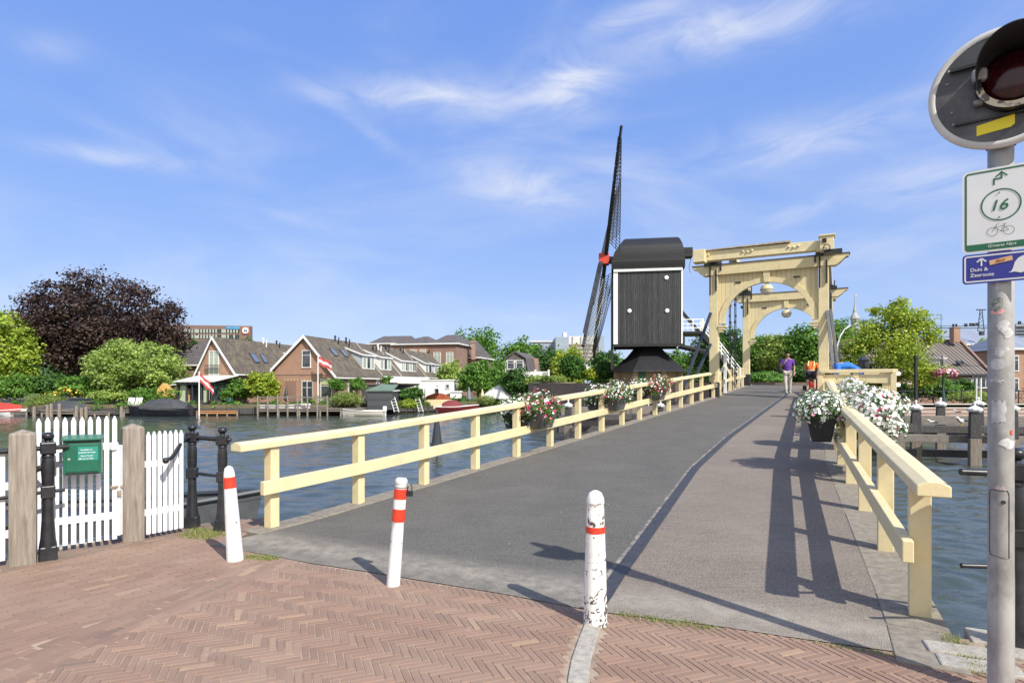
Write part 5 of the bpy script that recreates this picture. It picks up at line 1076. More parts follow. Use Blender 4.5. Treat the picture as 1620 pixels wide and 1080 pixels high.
deep = dict(pel=(0, 0, .92), wst=(0, .18, 1.04), chs=(0, .40, 1.08), shc=(0, .54, 1.02), nek=(.0, .61, .95), hd0=(.0, .66, .90), hd1=(.0, .71, .86), hd2=(.0, .76, .82), face=(0, .4, -1),
            armL=[(-.19, .52, 1.02), (-.22, .60, .76), (-.16, .66, .54), (-.15, .68, .46)], armR=[(.19, .52, 1.02), (.22, .60, .76), (.18, .66, .54), (.17, .68, .46)],
            legL=[(-.10, 0, .88), (-.12, .05, .48), (-.12, -.03, .09), (-.13, .09, .035)], legR=[(.10, 0, .88), (.12, .05, .48), (.12, -.03, .09), (.13, .09, .035)])
for k_, v_ in list(deep.items()):
    if k_ in ('armL', 'armR', 'legL', 'legR'): deep[k_] = [tuple(x*1.08 for x in p) for p in v_]
    elif k_ != 'face': deep[k_] = tuple(x*1.08 for x in v_)
feetB2 = SL(20.1, rG+1.0); feetB2.z = deckz(18)+.33
person('person in bright blue top bending deep over the platform beside the right portal post', feetB2, R(78), deep, M['skin2'], plain('dark_hair', (.03, .02, .015), .6), mat('blue_top', (.02, .17, .62), (.015, .13, .5), .75, 5, bump=.2), ('long', plain('blue_trousers', (.02, .10, .38), .8)), plain('dark_shoe', (.02, .02, .02), .6))
# ground machine by the worker: red and black petrol compactor
mc = thing('work_machine', 'red and black machine standing by the feet of the worker in orange', 'machine', deck(1286, 618)+DA*.5)
b = MB(); b.box((0, 0, .22), (.55, .38, .2), -TH); b.box((-.18, 0, .36), (.22, .2, .12), -TH); b.build('red_cover', plain('machine_red', (.5, .03, .02), .4), mc, bevel=.03)
b = MB(); [b.lathe([(.12, -.03), (.12, .03)], (x, y, .12), 16, Matrix.Rotation(R(90), 3, 'Y')) for x in (-.33, .36) for y in (-.15, .15)]; b.build('wheels', M['tar'], mc)
b = MB(); b.path([(.28, 0, .3), (.34, .05, .62), (.38, .05, .82), (.10, .1, .82)], .018, 6); b.box((.26, 0, .45), (.22, .26, .30)); b.build('engine_and_handle', M['black'], mc)

# ------------------------------------------------------------------ windmill
u = V((.986, -.165, 0)).normalized(); w_ = V((.165, .986, 0)).normalized()    # u: sails end to stair end; w: away from the viewer
mc0 = V((11.55, 51.2, 1.8)); ML = math.atan2(u.y, u.x)
mill = thing('windmill', 'black boarded post mill with white trim and red-hubbed sails on a brick base', 'windmill', mc0, ML)
# local: x along u, y along w, z above bastion (world z - 1.8)
x0, x1, y0, y1, zb, zt = -2.85, 2.62, -2.2, 2.2, 3.2, 9.35
M['millwood'] = plankmat('black_mill_boards', (.022, .022, .024), (.045, .045, .048), .155, 'X', .55, (.22, .22, .21), .10, (.004, .004, .004), .10)
M['millwood_y'] = plankmat('black_breast_boards', (.03, .032, .036), (.05, .052, .056), .16, 'Y', .55, (.15, .15, .15), .06)
M['millroof'] = plankmat('black_roof_boards', (.012, .012, .013), (.026, .026, .028), .17, 'Z', .6, (.08, .08, .08), .04, (.003, .003, .003), .2)
b = MB(); b.poly((x0, y0, zb), (x1, y0, zb), (x1, y0, zt), (x0, y0, zt)); b.poly((x1, y1, zb), (x0, y1, zb), (x0, y1, zt), (x1, y1, zt)); b.k = 1
b.poly((x0-.0, y1, zb), (x0, y0, zb), (x0-.0, y0, zt), (x0, y1, zt)); b.poly((x1, y0, zb), (x1, y1, zb), (x1, y1, zt), (x1, y0, zt)); b.poly((x0, y0, zb), (x0, y1, zb), (x1, y1, zb), (x1, y0, zb)); b.build('body', [M['millwood'], M['millwood_y']], mill)
b = MB(); b.box(((x0+x1)/2, y0-.03, zb-.09), (x1-x0+.1, .2, .2)); b.box(((x0+x1)/2, y1-.2, zb-.09), (x1-x0, .2, .2)); b.box((x0-.12, 0, zb-.8+2.5), (.2, 4.3, 7.6)); b.build('frame_beam', M['tar'], mill)
b = MB(); b.box((x0+.16, y0-.035, (zb+zt)/2+.02), (.36, .07, zt-zb+.04)); b.build('corner_board', M['white'], mill)
b = MB(); b.box((x1-.02, y0-.035, (zb+zt)/2), (.12, .07, zt-zb)); b.build('corner_board', M['white'], mill)
b = MB(); b.box(((x0+x1)/2, y0-.09, zt-.11), (x1-x0+.0, .14, .2)); b.build('eaves_board', M['white'], mill)
for px, py in ((1054, 440), (996, 491), (1055, 492)):
    q = P(px, py, 49.0); lx_ = (q-mc0).dot(u); lz_ = q.z-1.8; b = MB(); b.lathe([(.17, 0), (.17, .05), (.1, .08)], (lx_, y0-.02, lz_), 18, Matrix.Rotation(R(90), 3, 'X')); b.build('vent_cap', M['white'], mill)
pr = [(-2.31, zt+.02), (-2.42, zt+.6), (-2.38, zt+1.4), (-2.05, zt+2.05), (-1.4, zt+2.6), (-.6, zt+2.88), (0, zt+2.96)]; pr = pr+[(-a, c_) for a, c_ in pr[:-1][::-1]]
xa = lambda z: x0-.18 if z < zt+1.0 else x0-.18+(z-zt-1.0)*.62; xb = lambda z: x1+.22-(.0 if z < zt+.8 else (z-zt-.8)**1.5*.14)
b = MB(); vs = []
for a, c_ in pr: vs += [(xa(c_), a, c_), (xb(c_), a, c_)]
n_ = len(pr); b.add(vs, [(2*i, 2*i+1, 2*i+3, 2*i+2) for i in range(n_-1)]+[tuple(2*i for i in range(n_)), tuple(2*i+1 for i in range(n_))[::-1]]); b.build('roof', M['millroof'], mill)
b = MB(); b.box((x1+.55, -.3, zt+1.55), (.9, 1.1, .75)); b.build('tail_hood', M['millroof'], mill); b = MB(); b.path([(x1+.95, -.3, zt+1.2), (x1+.75, -.3, zt+.3), (x1+.9, -.3, zt-.1)], .02, 4); b.build('rope', M['tar'], mill)
# skirt roof and brick round-house
b = MB(); b.lathe([(1.0, 3.22), (1.15, 3.05), (1.9, 2.2), (3.35, 1.02), (3.38, .95)], n=8, rot=R(22.5)); b.build('skirt_roof', mat('tarred_skirt', (.010, .010, .011), (.018, .018, .019), .55, 3), mill)
b = MB(); b.lathe([(2.55, -.5), (2.55, 1.08)], n=8, rot=R(22.5)); rh = b.build('brick_base', M['brickpink'], mill)
for k in range(8): a = R(22.5+45*k); b = MB(); b.box((2.75*math.cos(a), 2.75*math.sin(a), .3), (.5, .35, 1.5), a); b.build('brick_pier', M['brickpink'], mill)
b = MB(); b.box((-.75, -2.40, .35), (.85, .1, 1.2)); b.build('base_door', M['teal'], mill)
# sails
hub = V((150/F*51.1, 51.1, CZ+198/F*51.1))-mc0; hl = V((hub.dot(u), hub.dot(w_), hub.z)); tilt = R(8.8)
ax = V((-math.cos(tilt), 0, math.sin(tilt))); upv = V((math.sin(tilt), 0, math.cos(tilt))); sd = V((0, -1, 0))
b = MB(); b.bar(hl-ax*1.2, hl+ax*.35, .55, .55); b.build('windshaft', M['tar'], mill)
b = MB(); b.bar(hl-ax*.05, hl+ax*.55, .85, .85); b.box(hl+ax*.25, (.85, 1.0, .9)); b.build('sail_hub', plain('hub_red', (.62, .06, .03), .5), mill, bevel=.03)
for k in range(4):
    a = R(45+90*k); d = (upv*math.cos(a)+sd*math.sin(a)).normalized(); tg = d.cross(ax).normalized(); off_ = ax*(.42 if k % 2 else .12); Lr = 11.3
    b = MB(); b.bar(hl+off_, hl+off_+d*Lr*.55, .30, .32, up=ax); b.bar(hl+off_+d*Lr*.55, hl+off_+d*Lr, .20, .20, up=ax); st_ = b.build('sail_stock', mat('stock_black', (.02, .02, .022), (.04, .04, .042), .5, 3), mill)
    b = MB(); n_ = 30; pts = [[], [], []]
    for i in range(n_+1):
        f = i/n_; r_ = 1.9+(Lr-2.0)*f; be = R(29*(1-f)+6); dirb = tg*math.cos(be)-ax*math.sin(be); o0 = hl+off_+d*r_; wd = 2.0
        b.bar(o0-dirb*.15, o0+dirb*wd, .045, .035, up=ax)
        for q, ww in enumerate((.7, 1.35, 1.98)): pts[q].append(o0+dirb*ww)
    for q in range(3): b.path(pts[q], .028, 4)
    b.build('lattice', mat('lattice_grey', (.30, .29, .27), (.15, .15, .15), .6, 6) if k % 2 else M['dark'], st_)
    b = MB()
    for i in range(8): f0, f1 = .12+.1*i, .12+.1*(i+1)-.006; r0, r1 = Lr*f0, Lr*f1; b.bar(hl+off_+d*r0-tg*.32+ax*.06, hl+off_+d*r1-tg*.32+ax*.06, .42, .03, up=(ax*math.cos(.6)+tg*math.sin(.6)))
    b.build('leading_board', M['dark'], st_)
# tail stair
b = MB(); b.box((x1+.9, 0, 4.15), (1.75, 3.6, .16)); b.box((x1+.2, -1.6, 3.6), (.15, .15, 1.2)); b.bar((x1-.1, -1.7, 3.1), (x1+2.6, -1.2, 2.55), .2, .2); b.bar((x1, 1., 3.1), (x1+2.6, .9, 2.5), .2, .2); b.bar((x1, -.4, 6.2), (x1+4.6, -.4, .6), .22, .25); b.build('tail_platform', M['tar'], mill)
b = MB()
for yy in (-1.2, -.1): b.bar((x1+1.7, yy, 4.1), (x1+4.7, yy, .1), .08, .28)
for i in range(15): f = i/15; b.box((x1+1.8+2.9*f, -.65, 4.0-3.9*f), (.26, 1.1, .05))
b.build('stair', M['tar'], mill)
b = MB()
for yy in (-1.75, 1.7):
    for z in (4.5, 4.85, 5.2): b.bar((x1, yy, z), (x1+1.75, yy, z), .06, .08)
    for x in (.1, .9, 1.7): b.box((x1+x, yy, 4.7), (.08, .08, 1.1))
for yy in (-1.2, -.1):
    for dz in (.45, .8, 1.12): b.bar((x1+1.7, yy, 4.1+dz), (x1+4.7, yy, .1+dz), .06, .08)
    for i in range(5): f = i/4; b.box((x1+1.7+3*f, yy, 4.65-4*f), (.08, .08, 1.2))
b.build('stair_rail', M['white'], mill)

# ------------------------------------------------------------------ house helpers
def window(par, c, uu, nn, w, h, mull=1, tr=True, fm=None, gm=None, fw=.07, nm='window'):
    c, uu, nn = V(c), V(uu).normalized(), V(nn).normalized(); z = V((0, 0, 1)); b = MB(); o = nn*.02
    def bb(cx_, cz_, ww, hh): b.box(c+uu*cx_+z*cz_+o, (ww, .09, hh), M=Matrix((uu, nn, z)).transposed())
    bb(0, h/2, w+fw, fw); bb(0, -h/2, w+fw*2.2, fw*1.3); bb(-w/2, 0, fw, h-fw); bb(w/2, 0, fw, h-fw)
    for i in range(mull): bb(-w/2+w*(i+1)/(mull+1), 0, fw*.7, h-fw)
    if tr: bb(0, h*.22, w-fw, fw*.6)
    f = b.build(nm, fm or M['white'], par, world=True); b = MB(); b.box(c+nn*.0, (w-.02, .05, h-.02), M=Matrix((uu, nn, z)).transposed()); p = b.build('pane', gm or M['glass'], f)
    p.data.transform(Matrix.Translation(-par.location)) ; return f
def gable_house(label, F0, ang, w, L_, zl, zr, xr, zr_, gz, wm, rm, name='house', trim=True, both=True, ov=.25, cat='house', ends=True):
    """F0 front-left corner; ang heading of the ridge clockwise from +Y; w front width; xr ridge offset"""
    v = V((math.sin(ang), math.cos(ang), 0)); uu = V((v.y, -v.x, 0)); F0 = V((F0[0], F0[1], 0)); t = thing(name, label, cat, V((F0.x, F0.y, gz)))
    def q(a, s_, z): return F0+uu*a+v*s_+V((0, 0, z))
    for s_ in ((0, L_) if ends else ()):
        b = MB(); b.poly(q(0, s_, gz-.5), q(w, s_, gz-.5), q(w, s_, zr), q(xr, s_, zr_), q(0, s_, zl)); b.build('wall', wm, t, world=True)
    b = MB(); b.poly(q(0, 0, gz-.5), q(0, L_, gz-.5), q(0, L_, zl), q(0, 0, zl)); b.build('wall', wm, t, world=True); b = MB(); b.poly(q(w, 0, gz-.5), q(w, L_, gz-.5), q(w, L_, zr), q(w, 0, zr)); b.build('wall', wm, t, world=True)
    kl = (zr_-zl)/xr; kr = (zr_-zr)/(w-xr); th = V((0, 0, .14)); b = MB()
    for (a, z, k) in ((-ov, zl-ov*kl, 0), (w+ov, zr-ov*kr, 1)):
        p = [q(a, -ov, z), q(a, L_, z), q(xr, L_, zr_), q(xr, -ov, zr_)]; b.prism([x+V((0, 0, .03)) for x in p], th)
    r_ = b.build('roof', rm, t, world=True)
    if trim:
        for a, z, k in ((-ov-.06, zl-(ov+.06)*kl, 0), (w+ov+.06, zr-(ov+.06)*kr, 1)):
            b = MB(); o = v*(-ov-.05); b.prism([q(a, 0, z-.12)+o, q(xr, 0, zr_-.12)+o, q(xr, 0, zr_+.22)+o, q(a, 0, z+.22)+o], v*(-.06)); b.build('barge_board', M['white'], t, world=True)
        b = MB(); b.bar(q(w+ov+.06, -ov, zr-ov*kr), q(w+ov+.06, L_, zr-ov*kr), .12, .14); b.build('gutter', M['white'], t, world=True); b = MB(); b.bar(q(-ov-.06, -ov, zl-ov*kl), q(-ov-.06, L_, zl-ov*kl), .12, .14); b.build('gutter', M['white'], t, world=True)
    return t, q, uu, v
def dormer(t, q, uu, v, a, s0, s1, zb_, zt_, a_in, zin, nwin, cheek, mull=1, wm=None):
    """dormer front at u-offset a, running back up the roof to offset a_in"""
    b = MB(); b.poly(q(a, s0, zb_), q(a, s1, zb_), q(a, s1, zt_), q(a, s0, zt_))
    for s_ in (s0, s1): b.poly(q(a, s_, zb_), q(a, s_, zt_), q(a_in, s_, zin))
    d = b.build('dormer', cheek, t, world=True)
    b = MB(); b.prism([q(a+.2, s0-.15, zt_-.02), q(a+.2, s1+.15, zt_-.02), q(a_in-.1, s1+.15, zin+.06), q(a_in-.1, s0-.15, zin+.06)], (0, 0, .1)); rr = b.build('dormer_roof', M['rooftile'], d); rr.data.transform(Matrix.Translation(-t.location))
    b = MB(); b.bar(q(a+.22, s0-.18, zt_+.03), q(a+.22, s1+.18, zt_+.03), .06, .16); b.bar(q(a+.22, s0-.18, zt_+.03), q(a_in, s0-.18, zin+.1), .06, .16); rr = b.build('fascia', M['white'], d); rr.data.transform(Matrix.Translation(-t.location))
    for k in range(nwin):
        wd = (s1-s0)/nwin; c_ = q(a+.04, s0+wd*(k+.5), (zb_+zt_)/2-.03); window(t, c_, v, uu, wd*.86, (zt_-zb_)*.82, mull, False, gm=M['glass'] if k % 2 else M['glass_lit'])
def chimney_pots(t, q, spots, m='black'):
    for a, s_, z, h in spots:
        b = MB(); p = q(a, s_, z); b.tube(p-V((0, 0, .4)), p+V((0, 0, h)), .10, .10, 8); b.tube(p+V((0, 0, h)), p+V((.0, 0, h+.18)), .17, .05, 8); b.tube(p+V((.35, 0, -.4)), p+V((.42, 0, h*.9)), .07, .07, 8); b.build('flue', M[m], t, world=True)
def skylight(t, q, a, s_, z, k, w=.75, h=1.1):
    uu = (q(1, 0, 0)-q(0, 0, 0)); v = (q(0, 1, 0)-q(0, 0, 0)); sl_ = (uu+V((0, 0, -k))).normalized(); c_ = q(a, s_, z)+V((0, 0, .22)); b = MB(); nn = v.cross(sl_).normalized()
    if nn.z < 0: nn = -nn
    Mx_ = Matrix((v, sl_, nn)).transposed(); b.box(c_, (w, h, .12), M=Mx_); f = b.build('skylight', M['dark'], t, world=True); b = MB(); b.box(c_+nn*.065, (w-.14, h-.16, .02), M=Mx_); p = b.build('pane', plain('sky_glass', (.12, .16, .22), .08, spec=.9), f); p.data.transform(Matrix.Translation(-t.location))
# ------------------------------------------------------------------ the row on the far bank
AN = R(13.3); GZ = -.25
FF = V((-24.9, 63)); vv = V((math.sin(AN), math.cos(AN)))
kr = (6.63-2.68)/(7-3.56)
segs = [(0, 11, 'gable-fronted brick house with tall window and red-white flag before it, nearest of the terrace', M['brick']), (11, 16.6, 'second house of the brick terrace, with one white dormer', M['brick2']), (16.6, 25.4, 'third house of the brick terrace, with a wide many-paned dormer', M['brick2']), (25.4, 36, 'far end house of the brick terrace, with a bay-like dormer', M['brick'])]
for i, (a, c_, lab, wm) in enumerate(segs):
    t, q, uu, v = gable_house(lab, FF+vv*a, AN, 7., c_-a, 3.37, 2.68, 3.56, 6.63-.02*i, GZ, wm, M['rooftile'], 'terraced_house', trim=True, ov=.25 if i == 0 else .0)
    if i == 0:
        window(t, q(3.75, -.03, 4.35), uu, -v, .95, 1.75, 0); window(t, q(6.05, -.03, 1.0), uu, -v, 1.25, 2.5, 0, gm=mat('green_blind', (.42, .46, .22), (.05, .06, .05), .4, .7, lo=.48, hi=.52, stretch=(.1, .1, 1)))
        window(t, q(3.85, -.03, .88), uu, -v, 1.2, 2.35, 1, fm=M['white'], gm=M['dark'], nm='front_door')
        b = MB(); c0_ = q(1.95, -.02, 1.0); b.box(c0_, (1.2, .04, 2.2), M=Matrix((uu, -v, V((0, 0, 1)))).transposed()); b.build('bricked_niche', M['brick2'], t, world=True)
        b = MB()
        for s_, z_, ww in ((1.95, 2.15, 1.5), (3.85, 2.15, 1.5), (6.05, 2.35, 1.5)):
            for k in range(5): b.box(q(s_-ww/2+ww*k/4, -.02, z_+.06), (.10, .05, .28), M=Matrix((uu, -v, V((0, 0, 1)))).transposed())
        b.build('lintel_bricks', mat('yellow_brick', (.5, .38, .2), (.42, .32, .18), .8, 6), t, world=True)
        b = MB(); b.bar(q(.0, -.03, 2.75), q(7., -.03, 2.75), .04, .07); b.build('string_course', M['brickpink'], t, world=True)
        skylight(t, q, 5.0, 3.2, 4.98, kr); skylight(t, q, 5.0, 5.4, 4.98, kr)
        dormer(t, q, uu, v, 6.35, 7.1, 10.1, 3.45, 5.05, 3.95, 5.95, 3, mat('grey_cheek', (.40, .44, .46), (.34, .38, .40), .6, 5), 0)
        chimney_pots(t, q, [(3.7, 5.8, 6.6, .5), (3.9, 7.9, 6.5, .55)])
    if i == 1: dormer(t, q, uu, v, 6.35, .6, 3.7, 3.45, 5.0, 3.95, 5.95, 3, M['white'], 0); chimney_pots(t, q, [(4.3, 3.0, 6.1, .4)]); chimney_pots(t, q, [(4.0, 5.0, 6.4, .4)], 'white')
    if i == 2: dormer(t, q, uu, v, 6.35, 1.3, 6.3, 3.45, 4.8, 3.95, 5.95, 4, M['white'], 1); chimney_pots(t, q, [(3.9, 2.0, 6.4, .5), (3.8, 7.0, 6.4, .6)])
    if i == 3: dormer(t, q, uu, v, 6.35, 1.0, 3.6, 3.2, 4.75, 3.95, 5.95, 2, M['white'], 0); dormer(t, q, uu, v, 6.5, 4.3, 8.8, 2.2, 4.7, 4.2, 5.6, 3, mat('pale_blue_cheek', (.55, .62, .68), (.5, .57, .62), .5, 4), 0)
    if i: window(t, q(7.03, 2.0, 1.5), v, uu, 1.0, 1.3, 1)
    else: window(t, q(7.03, 3.2, 1.1), v, uu, 1.0, 1.6, 0); window(t, q(7.03, 9.6, 1.9), v, uu, .7, .7, 0)
# house with balcony door and conservatory
F1 = V((-33.9, 64.2)); t, q, uu, v = gable_house('brick house with steep white-boarded gable and french balcony behind a glass veranda', F1, AN, 4.9, 24, 2.3, 3.1, 2.35, 6.6, GZ, M['brick'], M['rooftile'], 'house')
window(t, q(2.4, -.03, 4.0), uu, -v, 1.15, 2.5, 1, gm=M['glass_lit'], nm='balcony_door')
b = MB(); b.bar(q(1.5, -.3, 3.75), q(3.3, -.3, 3.75), .05, .05); b.bar(q(1.5, -.3, 2.95), q(3.3, -.3, 2.95), .05, .05)
for k in range(13): b.box(q(1.5+1.8*k/12, -.3, 3.35), (.03, .03, .8))
b.build('balcony_grille', M['black'], t, world=True)
k1 = (6.6-3.1)/(4.9-2.35); skylight(t, q, 3.9, 4.6, 6.6-(3.9-2.35)*k1, k1, .9, 1.3); skylight(t, q, 3.9, 6.2, 6.6-(3.9-2.35)*k1, k1, .7, 1.2)
dormer(t, q, uu, v, 4.3, 11.2, 13.8, 3.7, 5.2, 2.9, 5.6, 1, mat('slate_cheek', (.42, .46, .5), (.36, .4, .44), .6, 5), 0)
chimney_pots(t, q, [(2.4, 8.2, 6.5, .6)], 'white'); chimney_pots(t, q, [(2.4, 10.8, 6.5, .5), (2.5, 20, 6.5, .4), (2.5, 22, 6.5, .4)])
# veranda
vb = thing('veranda', 'dark grey glazed veranda with pale awning roof and curtains before the balcony house', 'veranda', q(-.6, -3.4, GZ)); 
def qq(a, s_, z): return q(a*.88+.75, s_, z)
b = MB(); b.prism([qq(-.3, -3.6, 1.95), qq(5.2, -3.6, 1.95), qq(5.4, -.1, 2.62), qq(-.2, -.1, 2.62)], (0, 0, .08)); b.build('awning', mat('pale_canvas', (.60, .62, .58), (.52, .54, .5), .7, 3), vb, world=True)
b = MB()
for a in (0, 1.25, 2.0, 3.2, 4.1, 4.6): b.box(qq(a, -3.2, .85), (.14, .14, 2.2))
b.bar(qq(-.1, -3.25, 1.80), qq(4.8, -3.25, 1.80), .16, .22); b.bar(qq(-.1, -3.2, -.15), qq(4.8, -3.2, -.15), .2, .16)
for a in (0, 4.6): b.bar(qq(a, -3.2, 1.8), qq(a, 0, 1.9), .14, .16)
b.build('frame', M['dark'], vb, world=True)
b = MB(); b.bar(qq(0.1, -3.0, .8), qq(1.2, -3.0, .8), .05, 2.0); b.build('curtain', M['curtain'], vb, world=True); b = MB(); b.bar(qq(3.3, -3.0, .8), qq(4.1, -3.0, .8), .05, 2.0); b.build('curtain', M['curtain'], vb, world=True)
b = MB(); b.bar(qq(1.3, -2.6, .8), qq(3.2, -2.6, .8), .05, 2.0); b.build('dark_interior', M['interior'], vb, world=True)
b = MB(); b.bar(qq(-.05, -3.1, .9), qq(-.05, 0, .9), .04, 1.9); b.build('side_glass', M['glass'], vb, world=True); b = MB(); b.bar(qq(4.7, -3.1, .9), qq(4.7, 0, .9), .04, 1.9); b.build('side_glass', M['glass'], vb, world=True)
b = MB(); b.prism([q(-4.6, -2, 1.05), q(-.9, -2, 1.65), q(-.9, -.5, 1.7), q(-4.6, -.5, 1.1)], (0, 0, .1)); b.box(q(-4.4, -1.2, .4), (.12, .12, 1.4)); le = thing('lean_to', 'pale slanting lean-to roof left of the veranda', 'lean-to', q(-2.5, -1.2, GZ)); b.build('roof_sheet', M['white'], le, world=True)
# deck before veranda
def timber_deck(label, a, c_, z, depth, m, legs=6, name='timber_deck', leg=True):
    a, c_ = V(a), V(c_); d = (c_-a).normalized(); nn = V((-d.y, d.x, 0)); t = thing(name, label, 'deck', (a.x, a.y, ZW)); b = MB(); k = int(depth/.25)
    for i in range(k): b.bar(a+nn*(i*.25)+V((0, 0, z)), c_+nn*(i*.25)+V((0, 0, z)), .235, .06)
    b.bar(a+V((0, 0, z-.14)), c_+V((0, 0, z-.14)), .08, .2); b.build('planking', m, t, world=True)
    if leg:
        for i in range(legs):
            p = a.lerp(c_, i/(legs-1)); b = MB(); b.tube((p.x, p.y, ZW-1), (p.x, p.y, z-.05), .09, .08, 8); b.build('leg', M['wood'], t, world=True)
    return t
M['orangewood'] = mat('orange_decking', (.55, .27, .10), (.45, .2, .08), .6, 5, stretch=(.5, 5, 5))
pa = P(330, 650, 58.); pb = P(363, 650, 58.2); timber_deck('orange-brown timber terrace at the water before the veranda', (-31.2, 57.6, 0), (-26.5, 57.9, 0), -.85, 4.2, M['orangewood'])
# terrace furniture and grill
def small(name, label, cat, loc, parts, group=None, rz=0):
    t = thing(name, label, cat, loc, rz, group)
    for nm, fn, m in parts: b = MB(); fn(b); b.build(nm, m, t, smooth=False)
    return t
tz = -.81
small('garden_table', 'dark dining table on the orange terrace', 'table', (-29.2, 59.6, tz), [('table_top', lambda b: b.box((0, 0, .73), (2., .9, .05)), M['dark']), ('leg', lambda b: [b.box((x, y, .36), (.07, .07, .72)) for x in (-.9, .9) for y in (-.35, .35)], M['dark'])])
def chair_parts(m): return [('seat', lambda b: b.box((0, 0, .45), (.48, .48, .05)), m), ('backrest', lambda b: b.bar((0, .24, .48), (0, .34, .98), .46, .04, up=V((1, 0, 0)).cross(V((0, 0, 1)))), m), ('leg', lambda b: [b.box((x, y, .22), (.05, .05, .44)) for x in (-.2, .2) for y in (-.2, .2)], m)]
for i, x in enumerate((-30.4, -29.5, -28.6)): small('garden_chair', ('dark garden chair at the left end of the terrace table', 'dark garden chair in the middle of the terrace table', 'dark garden chair at the right end of the terrace table')[i], 'chair', (x, 59.0, tz), chair_parts(M['bark']), 'chairs at the terrace table', math.pi)
gr_ = small('kamado_grill', 'dark green egg-shaped grill on the orange terrace', 'grill', (-27.7, 58.9, tz), [('bowl', lambda b: b.ball((0, 0, .85), .36, 16, (1, 1, 1.15)), plain('grill_green', (.01, .05, .04), .25)), ('stand', lambda b: [b.box((x, y, .28), (.05, .05, .56)) for x in (-.22, .22) for y in (-.22, .22)], M['black'])])
small('playhouse', 'yellow wooden bird-house shaped cabinet left of the veranda', 'cabinet', (-35.2, 60.5, -.25), [('box', lambda b: b.prism([(-.55, 0, 0), (.55, 0, 0), (.55, 0, 1.5), (0, 0, 2.1), (-.55, 0, 1.5)], (0, .8, 0)), mat('yellow_wood', (.62, .38, .10), (.5, .3, .08), .7, 5)), ('hole', lambda b: b.lathe([(.12, 0), (.12, .02)], (0, -.005, 1.2), 14, Matrix.Rotation(R(90), 3, 'X')), M['interior'])])
small('timber_screen', 'row of brown and pink boards beside the veranda', 'screen', (-34.2, 61.2, -.25), [('board', lambda b: [b.box((x*.42, 0, .8), (.38, .06, 1.7-.2*(x % 2))) for x in range(-2, 4)], mat('brown_boards', (.5, .26, .13), (.62, .42, .32), .7, 2))])
# flags
def flagpole(label, flab, px, py0, py1, Y, drop, gz):
    p0 = P(px, py1, Y); t = thing('flagpole', label, 'flagpole', V((p0.x, p0.y, gz))); zt_ = P(px, py0, Y).z
    b = MB(); b.tube((0, 0, 0), (0, 0, zt_-gz), .07, .05, 10); b.ball((0, 0, zt_-gz+.05), .09, 8); b.build('pole', M['white'], t)
    f = thing('flag', flab, 'flag', V((p0.x, p0.y, zt_))); b = MB(); nx, nz = 14, 9; Wd, Hh = 1.35, .85
    vs = [V((.06+Wd*i/nx*.93, .16*math.sin(i*.9+j*.4)*(i/nx), -Hh*j/nz-drop*(i/nx)**1.2-.05+.05*math.sin(i*.8))) for j in range(nz+1) for i in range(nx+1)]; b.v = [tuple(x) for x in vs]
    for j in range(nz):
        for i in range(nx): b.f.append((j*(nx+1)+i, j*(nx+1)+i+1, (j+1)*(nx+1)+i+1, (j+1)*(nx+1)+i)); b.m.append(1 if 3 <= j < 6 else 0); b.t.append(0)
    b.build('cloth', [plain('flag_red', (.52, .08, .07), .7), plain('flag_white', (.75, .72, .7), .7)], f, fix=False)
flagpole('white flagpole by the orange terrace', 'limp red-white-red flag above the orange terrace', 315, 590, 657, 57.5, 1.2, ZW); flagpole('white flagpole in front of the gable house', 'red-white-red flag streaming before the gable house', 503, 563, 640, 60.5, .55, -.4)
# ------------------------------------------------------------------ houses behind the row
def hip_house(label, px0, px1, ytop, yeave, Y, gz, depth, wm, rm, ang=AN, rx=.5, wins=(), cat='house', name='house', ridge=0., cornice=True):
    """box with a hipped roof. px0..px1 front eave columns"""
    v = V((math.sin(ang), math.cos(ang), 0)); uu = V((v.y, -v.x, 0)); a = P(px0, 609, Y); a.z = 0; k = (px1-CX)/F; w = (k*a.y-a.x)/(uu.x-k*uu.y)
    ze = CZ-(yeave-HY)/F*Y; zr_ = CZ-(ytop-HY)/F*(Y+depth/2); t = thing(name, label, cat, V((a.x, a.y, gz)))
    def q(x, s_, z): return a+uu*x+v*s_+V((0, 0, z))
    for (x_0, s0, x_1, s1) in ((0, 0, w, 0), (w, 0, w, depth), (w, depth, 0, depth), (0, depth, 0, 0)):
        b = MB(); b.poly(q(x_0, s0, gz-.4), q(x_1, s1, gz-.4), q(x_1, s1, ze), q(x_0, s0, ze)); b.build('wall', wm, t, world=True)
    o = .35; R1, R2 = q(w*rx-ridge/2, depth/2, zr_), q(w*rx+ridge/2, depth/2, zr_); c_ = [q(-o, -o, ze), q(w+o, -o, ze), q(w+o, depth+o, ze), q(-o, depth+o, ze)]
    b = MB(); b.add(c_+[R1, R2], [(0, 1, 5, 4), (1, 2, 5), (2, 3, 4, 5), (3, 0, 4), (3, 2, 1, 0)]); b.build('roof', rm, t, world=True)
    if cornice: b = MB(); b.bar(q(-o, -o-.02, ze), q(w+o, -o-.02, ze), .12, .2); b.build('gutter', M['white'], t, world=True); b = MB(); b.bar(q(w+o+.02, -o, ze), q(w+o+.02, depth+o, ze), .12, .2); b.build('gutter', M['white'], t, world=True)
    for (x, z, ww, hh, mu) in wins: window(t, q(x*w, -.03, z), uu, -v, ww, hh, mu, True, gm=M['glass'] if (x*7) % 2 < 1 else M['glass_lit'])
    return t, q, w
